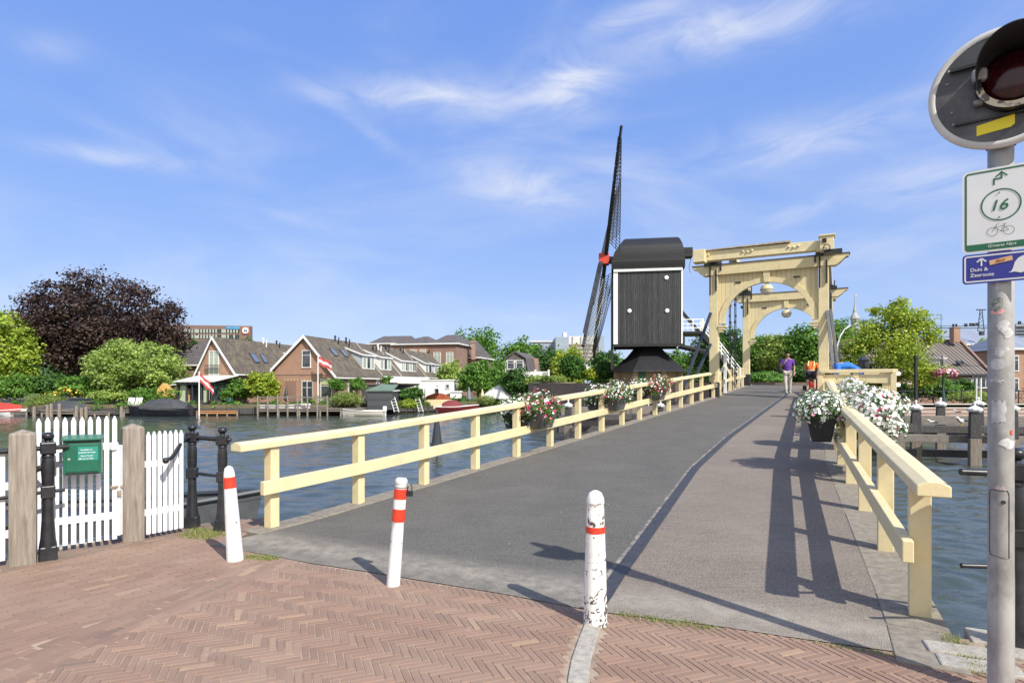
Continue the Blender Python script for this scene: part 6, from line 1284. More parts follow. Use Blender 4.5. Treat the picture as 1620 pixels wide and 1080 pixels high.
hip_house('brown brick house with big sloping tiled roof and two tall windows beyond the terrace', 680, 722, 530, 544, 100, .2, 11, M['brick2'], M['rooftile2'], wins=((.28, 6.2, 1.2, 1.7, 1), (.75, 6.2, 1.2, 1.7, 1), (.28, 3.2, 1.2, 1.6, 1), (.75, 3.2, 1.2, 1.6, 1)), rx=.45, ridge=2)
hip_house('long brown house side with sloping roof left of the slender brick chimney', 723, 757, 538, 566, 106, .2, 9, M['brick2'], M['rooftile2'], rx=.3, ridge=2)
hip_house('brick house with white cornice and low hipped roof behind the terrace roofs', 622, 681, 533, 545, 104, .2, 10, M['brick'], M['rooftile2'], wins=((.25, 7.2, 1., 1., 1), (.55, 7.2, 1., 1., 1), (.8, 7.2, 1., 1., 1)), rx=.6, ridge=1)
hip_house('dark hipped roof with vents farthest left above the terrace ridge', 584, 640, 532, 544, 118, .2, 10, M['brick2'], M['rooftile2'], rx=.5, ridge=6)
hip_house('grey tiled house behind the copper beech, left of the balcony house', 262, 338, 538, 578, 82, -.2, 10, M['brick2'], M['rooftile2'], rx=.42, ridge=3)
tt = thing('tall_chimney', 'slender pale brick chimney stack on the sloping roof', 'chimney', P(749, 566, 104)); b = MB(); b.box(P(749, 554, 104), (.65, .65, 3.2)); b.box(P(749, 541, 104), (.8, .8, .3)); b.build('stack', M['brickpink'], tt, world=True)
# white gambrel house with balcony
gh = thing('gambrel_house', 'small white and grey gambrel-roofed house with white balcony balustrade', 'house', P(800, 609, 84)); 
def gp(px, py, dy=0): p = P(px, py, 84+dy); return p
b = MB(); b.poly(gp(799, 609), gp(832, 609), gp(832, 576), gp(828, 567), gp(815, 558), gp(802, 567), gp(799, 576)); b.build('front_wall', M['white'], gh, world=True)
b = MB(); b.prism([gp(797, 588), gp(858, 588), gp(858, 612), gp(797, 612)], (0, .5, 0)); b.build('balcony_wall', M['white'], gh, world=True)
b = MB(); l_ = [gp(797.5, 580), gp(800, 566.5), gp(815, 557), gp(831, 567), gp(835, 588)]; off_ = V((2.2, 8, 0))
for a, c_ in zip(l_, l_[1:]): b.prism([a+V((0, -.4, 0)), c_+V((0, -.4, 0)), c_+V((0, -.4, .14)), a+V((0, -.4, .14))], off_)
b.build('roof', M['rooftile2'], gh, world=True)
b = MB(); b.prism([gp(800, 568), gp(831, 568), gp(815, 559)], (0, -.15, 0)); b.build('gable_tiles', M['rooftile2'], gh, world=True)
for px in (808, 822): window(gh, gp(px, 577)+V((0, -.2, 0)), (1, 0, 0), (0, -1, 0), .95, 1.2, 0, True)
b = MB(); [b.box(gp(px, 594, -1), (.07, .07, 1.1)) for px in np.linspace(826, 868, 24)]; b.bar(gp(825, 588, -1), gp(869, 588, -1), .1, .1); b.bar(gp(825, 599, -1), gp(869, 599, -1), .1, .1); [b.box(gp(px, 593, -1), (.25, .25, 1.5)) for px in (826, 847, 868)]; b.build('balustrade', M['white'], gh, world=True)
b = MB(); b.box(gp(838, 580, 6), (2.5, 3, 2.4)); b.build('side_bay', M['brickpink'], gh, world=True)
b = MB(); b.box(gp(825, 572, 1.5)+V((.4, 1.5, .5)), (1.4, 3.6, .08), M=Matrix.Rotation(R(38), 3, 'Y')); b.build('solar_panel', plain('solar_blue', (.05, .08, .14), .15), gh, world=True)
# white annexes and garden buildings between the terrace and the water
def annex(label, px0, px1, y0, y1, Y, dep, m, name='annex', roof=None, wins=()):
    a, c_ = P(px0, y0, Y), P(px1, y1, Y); t = thing(name, label, name.replace('_', ' '), (a.x, Y, min(a.z, c_.z))); b = MB(); b.box(((a.x+c_.x)/2, Y+dep/2, (a.z+c_.z)/2), (abs(c_.x-a.x), dep, abs(a.z-c_.z)))
    b.build('wall', m, t, world=True); b = MB(); b.box(((a.x+c_.x)/2, Y+dep/2, max(a.z, c_.z)+.06), (abs(c_.x-a.x)+.2, dep+.2, .14)); b.build('roof' if name not in ('timber_fence', 'timber_screen', 'garden_wall') else 'coping', roof or (M['white'] if name not in ('timber_fence', 'timber_screen') else m), t, world=True)
    for px, py, w, h in wins: window(t, P(px, py, Y-.03), (1, 0, 0), (0, -1, 0), w, h, 0, False)
    return t
annex('white flat-roofed extension along the terrace eaves', 629, 676, 598, 622, 75, 4, M['white'], wins=((655, 613, 1.2, .9),))
annex('white flat-roofed block with small dark windows right of the parasol', 664, 718, 602, 628, 72, 5, M['white'], wins=((691, 617, .5, 1.1), (708, 611, .4, .5)))
annex('white garden wall piece beside the tall shrubs', 712, 730, 620, 630, 69, .3, M['white'], 'garden_wall')
aw = annex('dark garden pavilion under a striped white awning', 616, 664, 608, 628, 67, 2.5, M['dark'], 'pavilion'); b = MB()
for i in range(14): a = P(617+3.4*i, 605, 65.5); b.prism([a, a+V((.2, 0, 0)), a+V((.2, 2.5, .35)), a+V((0, 2.5, .35))], (0, 0, .28))
b.build('awning', M['white'], aw, world=True)
sh = annex('dark boarded boathouse shed with green roof near the moored white boat', 581, 621, 619, 648, 60.2, 3.4, plankmat('dark_shed_boards', (.05, .055, .06), (.08, .085, .09), .22, 'Z', .6, (.2, .2, .2), .05), 'shed')
b = MB(); a, c_ = P(579, 618, 60), P(622, 618, 60); b.prism([a, c_, c_+V((-.3, 4.2, .55)), a+V((.6, 4.2, .55))], (0, 0, .1)); b.build('green_roof', mat('green_felt', (.16, .24, .18), (.12, .18, .13), .8, 4), sh, world=True)
annex('dark timber screen wall behind the green-roofed shed', 572, 600, 609, 640, 64, .4, M['darkwood'], 'timber_screen')
annex('dark timber fence on the bastion wall left of the flower troughs', 844, 880, 607, 634, 49.5, .3, M['darkwood'], 'timber_fence')
annex('grey-brown timber fence on the bastion wall behind the middle troughs', 880, 908, 607, 628, 48.8, .3, M['wood'], 'timber_fence')
def parasol(label, px, ytop, yb, w, Y, m, closed=False):
    p = P(px, yb, Y); t = thing('parasol', label, 'parasol', p); h = P(px, ytop, Y).z-p.z; b = MB(); b.tube((0, 0, 0), (0, 0, h), .04, .03, 8); b.build('pole', M['bark'], t); b = MB()
    if closed: b.lathe([(.06, h*.12), (.26, h*.25), (.2, h*.6), (.04, h)], n=9)
    else: b.lathe([(w, h*.72), (w*.98, h*.74), (w*.5, h*.88), (.05, h)], n=8, rot=.3)
    b.build('canopy', m, t); return t
parasol('open off-white parasol on the far bank above the red shed', 672, 607, 634, 1.25*1.7, 66, mat('offwhite_canvas', (.72, .68, .58), (.65, .6, .5), .8, 3))
parasol('closed grey parasol standing on the far bank', 742, 612, 637, .3, 70, mat('grey_canvas', (.22, .25, .28), (.18, .2, .23), .8, 3), True)
parasol('closed dark parasol on the terrace of the gable house', 453, 612, 638, .3, 60.8, M['dark'], True)
parasol('closed cream parasol beside the tall shrubs', 763, 615, 638, .25, 71, M['cream'], True)
b = MB(); tt = thing('bell_tent', 'white tent cloth among the shrubs on the far bank', 'tent', P(789, 630, 72)); b.lathe([(2.3, 0), (2.1, .3), (1., 1.1), (.06, 1.6)], n=12); b.build('canvas', M['white'], tt)
# red-brown arched shed
tt = thing('arched_shed', 'red-brown boarded arched fence panel below the parasol', 'fence', P(690, 637, 66)); b = MB(); n_ = 14
b.poly(*([P(674, 638, 66), P(712, 638, 66)]+[P(712-38*i/n_, 627-5.5*math.sin(math.pi*i/n_), 66) for i in range(n_+1)])); b.build('panel', plankmat('redbrown_boards', (.38, .09, .04), (.30, .07, .03), .25, 'X', .6, (.5, .2, .1), .05), tt, world=True)
b = MB(); b.box(P(693, 639, 65.6), (3.0, .3, 1.0)); b.build('cream_plinth', M['cream'], tt, world=True)
for i, (px, Y) in enumerate(((204, 58.4), (216, 58.2))): small('lounge_chair', ('white slatted deck chair on the jetty, the left one', 'white slatted deck chair on the jetty, next to the covered black boat')[i], 'chair', P(px, 646, Y), [('seat', lambda b: b.box((0, 0, .35), (.62, .6, .06)), M['white']), ('backrest', lambda b: b.bar((0, .25, .35), (.0, .5, 1.05), .62, .05, up=V((0, 1, 0))), M['white']), ('leg', lambda b: [b.box((x, y, .17), (.06, .06, .34)) for x in (-.25, .25) for y in (-.25, .25)], M['white'])])
# jetties and mooring poles
for lab, px0, px1, py, Y, dep in (('low grey jetty with poles at the far left', 0, 42, 652, 57, 1.3), ('grey jetty with mooring poles under the yellow flowers', 66, 118, 652, 56.2, 1.2), ('narrow grey jetty left of the deck chairs', 128, 172, 653, 56, 1.2), ('jetty carrying the two white deck chairs', 196, 226, 650, 57.2, 2.2), ('long low timber quay platform in front of the gable house', 408, 572, 648, 57.6, 3.2)):
    a, c_ = P(px0, py, Y), P(px1, py, Y); z = a.z+.08; timber_deck(lab, (a.x, Y, 0), (c_.x, Y, 0), z, dep, M['wood_h'], max(3, int((c_.x-a.x)/1.6)), 'jetty')
rl = thing('jetty_railing', 'grey post and rail along the platform of the gable house', 'railing', P(408, 648, 57.5)); a, c_ = P(408, 655, 57.5), P(518, 655, 57.5)
for i in range(8): p = a.lerp(c_, i/7); b = MB(); b.box((p.x, p.y, -.35), (.12, .12, 2.0)); b.build('post', M['wood'], rl, world=True)
b = MB(); b.bar((a.x, a.y, .48), (c_.x, c_.y, .48), .1, .12); b.bar((a.x, a.y, -.35), (c_.x, c_.y, -.35), .1, .1); b.build('rail', M['wood_h'], rl, world=True)
for i, (px, y0_, y1_, lab) in enumerate(((54, 643, 656, 'short mooring pole left of the paired poles'), (75, 640, 656, 'leftmost of the paired tall mooring poles'), (81, 638, 656, 'tallest of the paired mooring poles'), (94, 638, 657, 'tall mooring pole in front of the covered grey boat'), (121, 642, 652, 'thin mooring pole behind the narrow jetty'), (129, 645, 658, 'white-footed mooring pole beside the narrow jetty'), (136, 643, 652, 'mooring pole at the root of the narrow jetty'), (192, 643, 658, 'white-footed mooring pole in front of the deck chairs'))):
    p = P(px, y1_, 55.8); p.z = ZW-.6; h = P(px, y0_, 55.8).z-p.z; t = thing('mooring_pole', lab, 'pole', p, 0, 'mooring poles of the far bank'); b = MB(); b.tube((0, 0, 0), (0, 0, h), .15, .14, 8); b.build('shaft', M['wood'], t)
# boats
def boat(label, loc, rz, L_, B_, H_, hull, cover=None, ccol=None, stripe=None, motor=False, cab=None, name='moored_boat', topc=None, rake=.25, group=None):
    t = thing(name, label, 'boat', loc, rz, group); n_ = 14; vs = []; gun = []
    for i in range(n_+1):
        f = i/n_; bw = B_/2*(min(1, .78+f*.8) if f < .35 else max(.01, 1-((f-.35)/.65)**2.4)); x = -L_/2+L_*f; sh = H_*(1+.35*max(0, f-.4)**1.5*2)
        rk = rake*max(0, f-.75)*4
        for j, (yy, zz) in enumerate(((-1, sh), (-.92, sh*.45), (-.62, -.12), (0, -.28), (.62, -.12), (.92, sh*.45), (1, sh))): vs.append(V((x+rk*max(0, zz)*1.0, bw*yy, zz)))
        gun.append((x+rk*sh, bw, sh))
    b = MB(); b.add(vs, [(i*7+j, i*7+j+1, (i+1)*7+j+1, (i+1)*7+j) for i in range(n_) for j in range(6)]+[tuple(range(7))]); b.build('hull', hull, t, smooth=True)
    b = MB()
    for s in (-1, 1): b.path([V((x, y*s, z+.02)) for x, y, z in gun], .045, 6)
    b.build('gunwale', stripe or M['white'], t)
    b = MB(); b.add([V((x, y*s*.97, z-.1)) for x, y, z in gun for s in (-1, 1)], [(2*i, 2*i+2, 2*i+3, 2*i+1) for i in range(n_)]); b.build('inner_deck', topc or M['wood_h'], t)
    if cover:
        f0, f1, hc = cover; b = MB(); vs = []; m_ = 12; g = random.Random(len(label))
        for i in range(m_+1):
            f = f0+(f1-f0)*i/m_; k = int(f*n_); x, y, z = gun[min(n_, k)]; x = -L_/2+L_*f; up_ = hc*math.sin(math.pi*min(1, max(0, .08+.84*i/m_)))**.6*(1+g.uniform(-.06, .06))
            for yy, zz in ((-1.03, -.12), (-.98, .04), (-.5, up_*.75), (0, up_), (.5, up_*.75), (.98, .04), (1.03, -.12)): vs.append(V((x, y*yy, z+zz)))
        b.add(vs, [(i*7+j, i*7+j+1, (i+1)*7+j+1, (i+1)*7+j) for i in range(m_) for j in range(6)]+[tuple(range(7)), tuple(range(m_*7, m_*7+7))]); b.build('cover', ccol, t, smooth=True)
    if motor: b = MB(); b.box((-L_/2-.1, 0, H_+.2), (.35, .3, .5)); b.box((-L_/2-.15, 0, H_-.3), (.15, .15, .8)); b.build('outboard_motor', M['white'], t, bevel=.05)
    if cab: b = MB(); b.prism([(-L_*.1, -B_*.3, H_), (L_*.12, -B_*.3, H_), (L_*.05, -B_*.3, H_+cab), (-L_*.1, -B_*.3, H_+cab)], (0, B_*.6, 0)); b.build('cabin', M['white'], t)
    return t
cv = mat('dark_boat_cover', (.04, .042, .046), (.06, .062, .068), .7, 3, bump=.3); M['hullb'] = mat('black_hull', (.012, .014, .02), (.02, .022, .03), .25, 3)
WL = lambda px, Y: V(((px-CX)/F*Y, Y, ZW))
boat('sleek black motor launch under a dark canvas cover beside the veranda terrace', WL(256, 57), math.pi, 5.9, 2.1, .75, M['hullb'], (.06, .78, .95), cv, M['darkwood'])
boat('boat under a flat grey cover behind the deck chairs', WL(196, 59), math.pi, 4.0, 1.7, .5, cv, (.05, .95, .6), cv, M['dark'])
boat('boat under a sloping grey cover beside the paired mooring poles', WL(108, 58), 0, 4.6, 1.9, .55, M['darkwood'], (.03, .9, .95), cv, M['wood'])
boat('boat with bright red cover at the far left', WL(2, 57.5), 0, 4.6, 1.9, .5, M['white'], (.05, .95, .75), plain('red_cover', (.38, .04, .03), .8))
boat('open white sloop with outboard motor moored below the dark shed', WL(575, 57.6), math.pi, 3.9, 1.6, .48, mat('cream_hull', (.72, .68, .58), (.66, .62, .52), .3, 3), None, None, M['white'], True)
boat('small open boat with red hood and white gunwale on the far right of the bank', WL(722, 64.5), R(4), 4.4, 1.7, .62, mat('oxblood_hull', (.17, .025, .03), (.12, .02, .025), .3, 3), (.15, .62, .75), plain('oxblood_canvas', (.19, .035, .04), .8), M['white'])
boat('upturned white dinghy lying on the platform of the gable house', P(452, 650, 58.6)+V((0, 0, .15)), 0, 4.6, 1.5, .4, M['white'])
boat('grey steel work boat with upturned bow moored behind the iron posts', V((-7.0, 9.9, ZW)), R(6), 5.0, 2.0, .86, mat('grey_steel_hull', (.10, .105, .11), (.065, .07, .075), .5, 3, bump=.15), None, None, M['dark'], topc=M['dark'])
# ladders at the far bank
for px, Y, lab in ((624, 60, 'small pale ladder leaning at the bank beside the shed'), (663, 63.5, 'short pale boat ladder left of the red boat')):
    p = P(px, 650, Y); t = thing('bank_ladder', lab, 'ladder', p, 0, 'ladders at the far bank'); b = MB(); [b.bar((x, 0, -.1), (x-.5, .3, 1.4), .07, .06) for x in (0, .45)]; b.build('stile', M['white'], t); b = MB(); [b.bar((-.1*k, .06*k, .05+.28*k), (.45-.1*k, .06*k, .05+.28*k), .05, .04) for k in range(5)]; b.build('rung', M['white'], t)
# ------------------------------------------------------------------ far buildings
hb = thing('office_building', 'long brown flat-roofed office block with blue sign and round logo behind the beech', 'office building', P(340, 560, 235))
def hp(px, py, d=0): return P(px, py, 235+d)
b = MB(); a, c_ = hp(255, 513.5), hp(395, 515.5); b.prism([hp(255, 513.5), hp(395, 515.5), hp(395, 600), hp(255, 600)], (-12, 22, 0)); b.build('wall', mat('brown_cladding', (.23, .145, .12), (.19, .12, .10), .7, .6), hb, world=True)
b = MB(); b.prism([hp(395, 515), hp(399, 516.5, 8), hp(399, 600, 8), hp(395, 600)], (0, .3, 0)); b.build('side_wall', M['brick2'], hb, world=True)
g = random.Random(3)
for r_, (ya, yb) in enumerate(((520.6, 526.4), (529.3, 535.))):
    x = 289.
    k = 0
    while x < 378:
        wdt = 7.5 if k in (0, 3, 11) else 3.0; b = MB(); b.prism([hp(x, ya, -.1), hp(x+wdt, ya+.1, -.1), hp(x+wdt, yb+.1, -.1), hp(x, yb, -.1)], (0, -.1, 0)); b.build('window', M['glass_lit'] if g.random() < .85 else M['glass'], hb, world=True)
        b = MB(); b.prism([hp(x+wdt, ya, -.1), hp(x+wdt+1.4, ya, -.1), hp(x+wdt+1.4, yb, -.1), hp(x+wdt, yb, -.1)], (0, -.12, 0)); b.build('window_pier', M['tar'], hb, world=True); x += wdt+1.75; k += 1
b = MB(); b.prism([hp(358, 516.2, -.2), hp(379.5, 516.6, -.2), hp(379.5, 520.6, -.2), hp(358, 520.2, -.2)], (0, -.2, 0)); b.build('blue_sign', mat('blue_sign', (.05, .22, .45), (.12, .38, .60), .5, .9, stretch=(3, 1, .2)), hb, world=True)
b = MB(); b.prism([hp(382.5, 517, -.2), hp(394.5, 517.4, -.2), hp(394.5, 528.3, -.2), hp(382.5, 528, -.2)], (0, -.15, 0)); lg = b.build('logo_panel', plain('logo_red', (.50, .14, .10), .6), hb, world=True)
b = MB(); b.lathe([(1.22, 0), (1.22, .12)], hp(388.3, 522.6, -.4), 28, Matrix.Rotation(R(90), 3, 'X')); b.build('logo_disc', M['white'], hb, world=True)
b = MB(); c_ = hp(388.3, 522.6, -.65); [b.box(c_+V((x, 0, 0)), (.28, .08, 1.1)) for x in (-.42, .42)]; b.box(c_, (.8, .08, .28)); b.build('logo_letter', plain('logo_teal', (.06, .22, .32), .6), hb, world=True)
fl_ = thing('hospital_block', 'large white and grey flat-roofed blocks beyond the trees left of the mill', 'apartment block', P(900, 560, 260))
def fp(px, py, d=0): return P(px, py, 260+d)
def slab(px0, px1, y0, y1, d, dep, m, nm): b = MB(); b.prism([fp(px0, y0, d), fp(px1, y0, d), fp(px1, y1, d), fp(px0, y1, d)], (0, dep, 0)); return b.build(nm, m, fl_, world=True)
gg = mat('pale_grey_panel', (.30, .36, .42), (.26, .32, .38), .6, .3); wh = mat('white_panel', (.62, .62, .60), (.56, .56, .54), .6, .3)
slab(900, 947, 531.5, 600, 0, 20, wh, 'wall'); slab(947, 956, 531.5, 600, -1, 22, gg, 'end_wall'); slab(879, 900, 533, 600, -3, 20, gg, 'wall'); slab(838, 880, 541, 600, 5, 20, gg, 'wall'); slab(891, 897, 525.5, 533, 2, 5, wh, 'roof_plant'); slab(838, 878, 538.5, 541, 4.5, 20, wh, 'parapet')
for i in range(5): slab(900, 946, 544+i*6, 547.2+i*6, -.4, .3, mat('brown_window_band', (.22, .16, .11), (.30, .26, .2), .5, .4) if i == 0 else bpy.data.materials['brown_window_band'], 'window_band')
for px in (859, 869, 905.5, 919, 927): slab(px, px+.6, 532 if px > 880 else 545, 543 if px > 880 else 560, -.5, .2, M['dark'], 'panel_joint')
slab(842, 858, 546, 556, 4.5, .3, M['glass'], 'window_band')

# ------------------------------------------------------------------ trees and shrubs, left bank
T = tree; GL = -.2
tree('copper_beech', 'huge dark purple copper beech spreading above the left bank', 28, 288, 424, 640, 74, GL, M['lf_beech'], 42000, .19, 11, nl=34, rr=.8, shell=(.5, 1.04), cr=.17, up=.7, lo=.2, hi=.36, clump=20)
tree('garden_tree', 'tall yellow-green tree at the far left edge before the copper beech', -60, 58, 484, 640, 66, GL, M['lf_lime'], 13000, .19, 12, nl=20, lo=.25, hi=.4)
tree('garden_tree', 'feathery pale green tree left of the balcony house', 138, 284, 533, 652, 63.5, GL, M['lf_pale'], 17000, .16, 13, nl=26, cr=.16, lo=.22, hi=.36)
tree('bush', 'rounded green bush at the left end of the bank', -20, 52, 590, 650, 61, GL, M['lf_green'], 4200, .15, 14, cat='bush', trunk=False)
tree('bush', 'dark bush in the shade below the copper beech', 40, 108, 588, 648, 64, GL, M['lf_dark'], 5000, .16, 15, cat='bush', trunk=False)
tree('bush', 'mid green bush between the copper beech and the feathery tree', 100, 168, 590, 648, 62.5, GL, M['lf_green'], 4600, .15, 16, cat='bush', trunk=False)
tree('bush', 'low mixed bush with rusty tips left of the deck chairs', 142, 206, 614, 653, 60.3, GL, M['lf_pale'], 3200, .13, 17, cat='bush', trunk=False)
tree('bush', 'low green bush behind the covered black boat', 200, 290, 612, 650, 61.5, GL, M['lf_green'], 3600, .13, 18, cat='bush', trunk=False)
rd = tree('reed_bed', 'bright reed grass along the water under the yellow flowers', 44, 104, 625, 656, 59.4, -.9, M['lf_reed'], 5000, .22, 19, cat='reeds', trunk=False, part='reeds', aspect=.12)
yf = thing('flower_bed', 'clump of yellow and orange flowers above the reeds', 'flowers', P(106, 625, 60.6)); lb_ = [(-1.3, 0, .1, .8, .6, .35), (0, 0, .45, .9, .6, .4), (.9, 0, .2, .6, .5, .35)]; leaves('foliage', yf, lb_, 900, .1, M['lf_green'], 8); blossoms('blossoms', yf, lb_, 110, .11, [M['petal_y'], mat('orange_petal', (.75, .28, .03), (.8, .4, .05), .6, 10)], [.7, .3], 9)
tree('climber', 'yellow-green climbing shrub on the wall between the two gabled houses', 388, 442, 585, 648, 61.5, GL, M['lf_yell'], 5500, .14, 21, cat='climbing shrub', trunk=False)
tree('climber', 'darker green climber beside the glass veranda', 362, 402, 595, 650, 62.6, GL, M['lf_green'], 4200, .13, 22, cat='climbing shrub', trunk=False)
tree('bush', 'small light green bush at the right corner of the veranda', 348, 366, 612, 648, 60.8, GL, M['lf_green'], 1600, .11, 23, cat='bush', trunk=False)
for px, lab in ((533, 'clipped ball-headed tree nearest the gable house'), (565, 'clipped ball-headed tree next to the dark shed')):
    tree('ball_tree', lab, px-14.5, px+14.5, 595.5, 621, 60.3, -.35, M['lf_green'], 2600, .085, px, nl=6, cr=.1, lo=.5, hi=.6, group='clipped ball-headed trees', rr=1)
tree('climber', 'small climbing shrub on the terrace eaves', 602, 622, 594, 610, 66.6, GL, M['lf_green'], 900, .1, 26, cat='climbing shrub', trunk=False)
rd2 = tree('reed_bed', 'tall yellowish ornamental grass under the ball-headed trees', 526, 570, 621, 645, 59.9, -.5, M['lf_reed'], 2600, .26, 27, cat='ornamental grass', trunk=False, part='grass', aspect=.1)
tree('hedge', 'long rounded garden hedge right of the dark shed', 618, 672, 612, 642, 64.2, -.3, M['lf_hedge'], 4200, .12, 28, cat='hedge', trunk=False, rr=.5)
tree('bush', 'low flowering bush at the waterline beside the ladder', 626, 660, 632, 652, 61.5, -.9, M['lf_yell'], 1600, .11, 29, cat='bush', trunk=False)
tree('garden_tree', 'bushy green fir-like tree right of the white annexes', 728, 785, 566, 634, 73, -.2, M['lf_green'], 6500, .17, 31)
tree('garden_tree', 'loose tree with pale blossoms before the brown brick house', 690, 738, 566, 634, 78, -.2, M['lf_pale'], 3600, .17, 32)
tree('garden_tree', 'dark green shrub tree in front of the white gambrel house', 790, 842, 578, 636, 71, -.2, M['lf_dark'], 5200, .16, 33)
tree('garden_tree', 'slender green tree between the brick house and the gambrel house', 766, 806, 570, 634, 79, -.2, M['lf_green'], 3600, .17, 34)
tree('bush', 'low olive shrubs on the bank below the balcony', 826, 872, 592, 618, 70, -.2, M['lf_pale'], 3000, .15, 35, cat='bush', trunk=False)
tree('reed_bed', 'reeds at the waterline beside the closed parasol', 752, 800, 624, 645, 70.5, -1, M['lf_reed'], 2600, .2, 36, cat='reeds', trunk=False, part='reeds', aspect=.12)
tree('bush', 'dark low bush on the bank between the grey parasol and the red boat', 700, 736, 622, 642, 70, -.6, M['lf_dark'], 2200, .13, 37, cat='bush', trunk=False)
tree('bush', 'small bush left of the white tent cloth', 760, 786, 618, 640, 73.5, -.6, M['lf_green'], 1800, .13, 38, cat='bush', trunk=False)
lbk = []
g = random.Random(31); bk = [p for p in bank[1:8]]
for (xa2, ya2), (xb2, yb2) in zip(bk, bk[1:]):
    d_ = math.hypot(xb2-xa2, yb2-ya2); k_ = int(d_/.9)
    for i in range(k_):
        if g.random() < .72: f = i/k_; s_ = g.uniform(.25, .6); lbk.append((xa2+(xb2-xa2)*f, ya2+(yb2-ya2)*f+.2+g.uniform(-.1, .9), -.45+g.uniform(-.15, .3), s_*1.3, s_*.8, s_))
un = leaves('undergrowth', None, lbk, 9000, .11, M['lf_green'], 77, kind='stuff'); tag(un, 'low green undergrowth hanging over the water along the far bank', 'undergrowth')
# park trees behind
for px0, px1, y0_, y1_, Y, lm, lab, sd_ in ((706, 806, 514, 640, 125, 'lf_green', 'broad bright green park tree above the brown brick house', 41), (790, 850, 530, 640, 128, 'lf_green', 'round green park tree behind the gambrel house', 42), (835, 900, 545, 640, 118, 'lf_dark', 'dark green park tree below the white blocks', 43), (870, 925, 545, 640, 112, 'lf_yell', 'olive-yellow park tree in front of the white blocks', 44), (930, 990, 548, 640, 95, 'lf_dark', 'dark tree partly behind the mill body', 45), (1040, 1090, 552, 640, 88, 'lf_green', 'green tree right of the mill skirt roof', 46), (820, 862, 540, 640, 150, 'lf_green', 'small green treetop left of the white blocks', 47)):
    tree('park_tree', lab, px0, px1, y0_, y1_, Y, 0, M[lm], 6500, .28*Y/110, sd_, 'park trees beyond the houses', nl=14)
for i, (px, h) in enumerate(((290, 531), (303, 529), (318, 532), (331, 529), (347, 533), (357, 530), (366, 530), (378, 531), (391, 528))):
    tree('roadside_tree', 'narrow dark tree before the office block, number %s from the left' % ('one two three four five six seven eight nine'.split()[i]), px-6, px+6, h, 600, 190, 0, M['lf_dark'], 900, .45, 60+i, 'row of trees before the office block', nl=4)
tree('clipped_tree', 'dense dark clipped hedge-tree nearest left of the sails', 884, 926, 560, 607, 52, 1.8, M['lf_hedge'], 7000, .10, 71, cat='clipped tree', nl=8, lo=.55, hi=.7, cr=.08)
tree('clipped_tree', 'dark clipped hedge-tree right beside the mill base', 940, 975, 568, 607, 53, 1.8, M['lf_hedge'], 5200, .10, 72, cat='clipped tree', nl=8, lo=.55, hi=.7, cr=.08)
tree('bush', 'small yellowish bush between the two clipped trees', 924, 944, 580, 607, 51.5, 1.8, M['lf_yell'], 1600, .10, 73, cat='bush', trunk=False)
tree('bush', 'low pale shrubs on top of the bastion wall', 848, 900, 596, 609, 50.6, 1.75, M['lf_pale'], 2200, .10, 74, cat='bush', trunk=False)
for i, (px, y_, Y, lm, lab) in enumerate(((-90, 560, 150, 'lf_dark', 'distant dark tree at the far left edge of the bank'), (10, 555, 155, 'lf_green', 'distant green tree behind the yellow-green tree'), (110, 560, 140, 'lf_dark', 'distant dark tree behind the copper beech trunk'), (190, 556, 150, 'lf_green', 'distant green tree behind the feathery tree'), (262, 566, 130, 'lf_dark', 'distant tree left of the grey tiled house'), (990, 566, 140, 'lf_green', 'distant tree behind the mill skirt roof'), (1130, 570, 130, 'lf_dark', 'distant tree behind the mill stair'), (1330, 568, 130, 'lf_green', 'distant tree behind the church dome'), (1440, 570, 120, 'lf_dark', 'distant tree behind the long pantile roof'))):
    tree('distant_tree', lab, px-60, px+60, y_, 625, Y, -.2, M[lm], 4200, .34, 160+i, 'distant trees closing the view', nl=16, lo=.28, hi=.42)
# trees seen through and beside the portals
for px0, px1, y0_, Y, lm, lab, sd_ in ((1090, 1180, 508, 66, 'lf_dark', 'dark green tree behind the left portal posts', 81), (1165, 1225, 524, 70, 'lf_green', 'green tree seen through the left part of the arch', 82), (1200, 1260, 520, 64, 'lf_pale', 'bright green tree in the middle of the arch opening', 83), (1238, 1305, 506, 62, 'lf_green', 'leafy green tree in the right part of the arch opening', 84), (1295, 1350, 498, 70, 'lf_green', 'green tree behind the right portal post', 85), (1060, 1110, 560, 75, 'lf_green', 'low green tree right of the mill stair', 86)):
    tree('avenue_tree', lab, px0, px1, y0_, 612, Y, 1.6, M[lm], 7500, .17, sd_, 'trees beyond the bridge', nl=12)
tree('hedge', 'low bright green hedge at the far end of the bridge', 1170, 1250, 588, 611, 50, 1.5, M['lf_green'], 4500, .10, 87, cat='hedge', trunk=False)
tree('hedge', 'darker hedge behind the people at the end of the bridge', 1235, 1300, 575, 611, 54, 1.5, M['lf_dark'], 4500, .11, 88, cat='hedge', trunk=False)

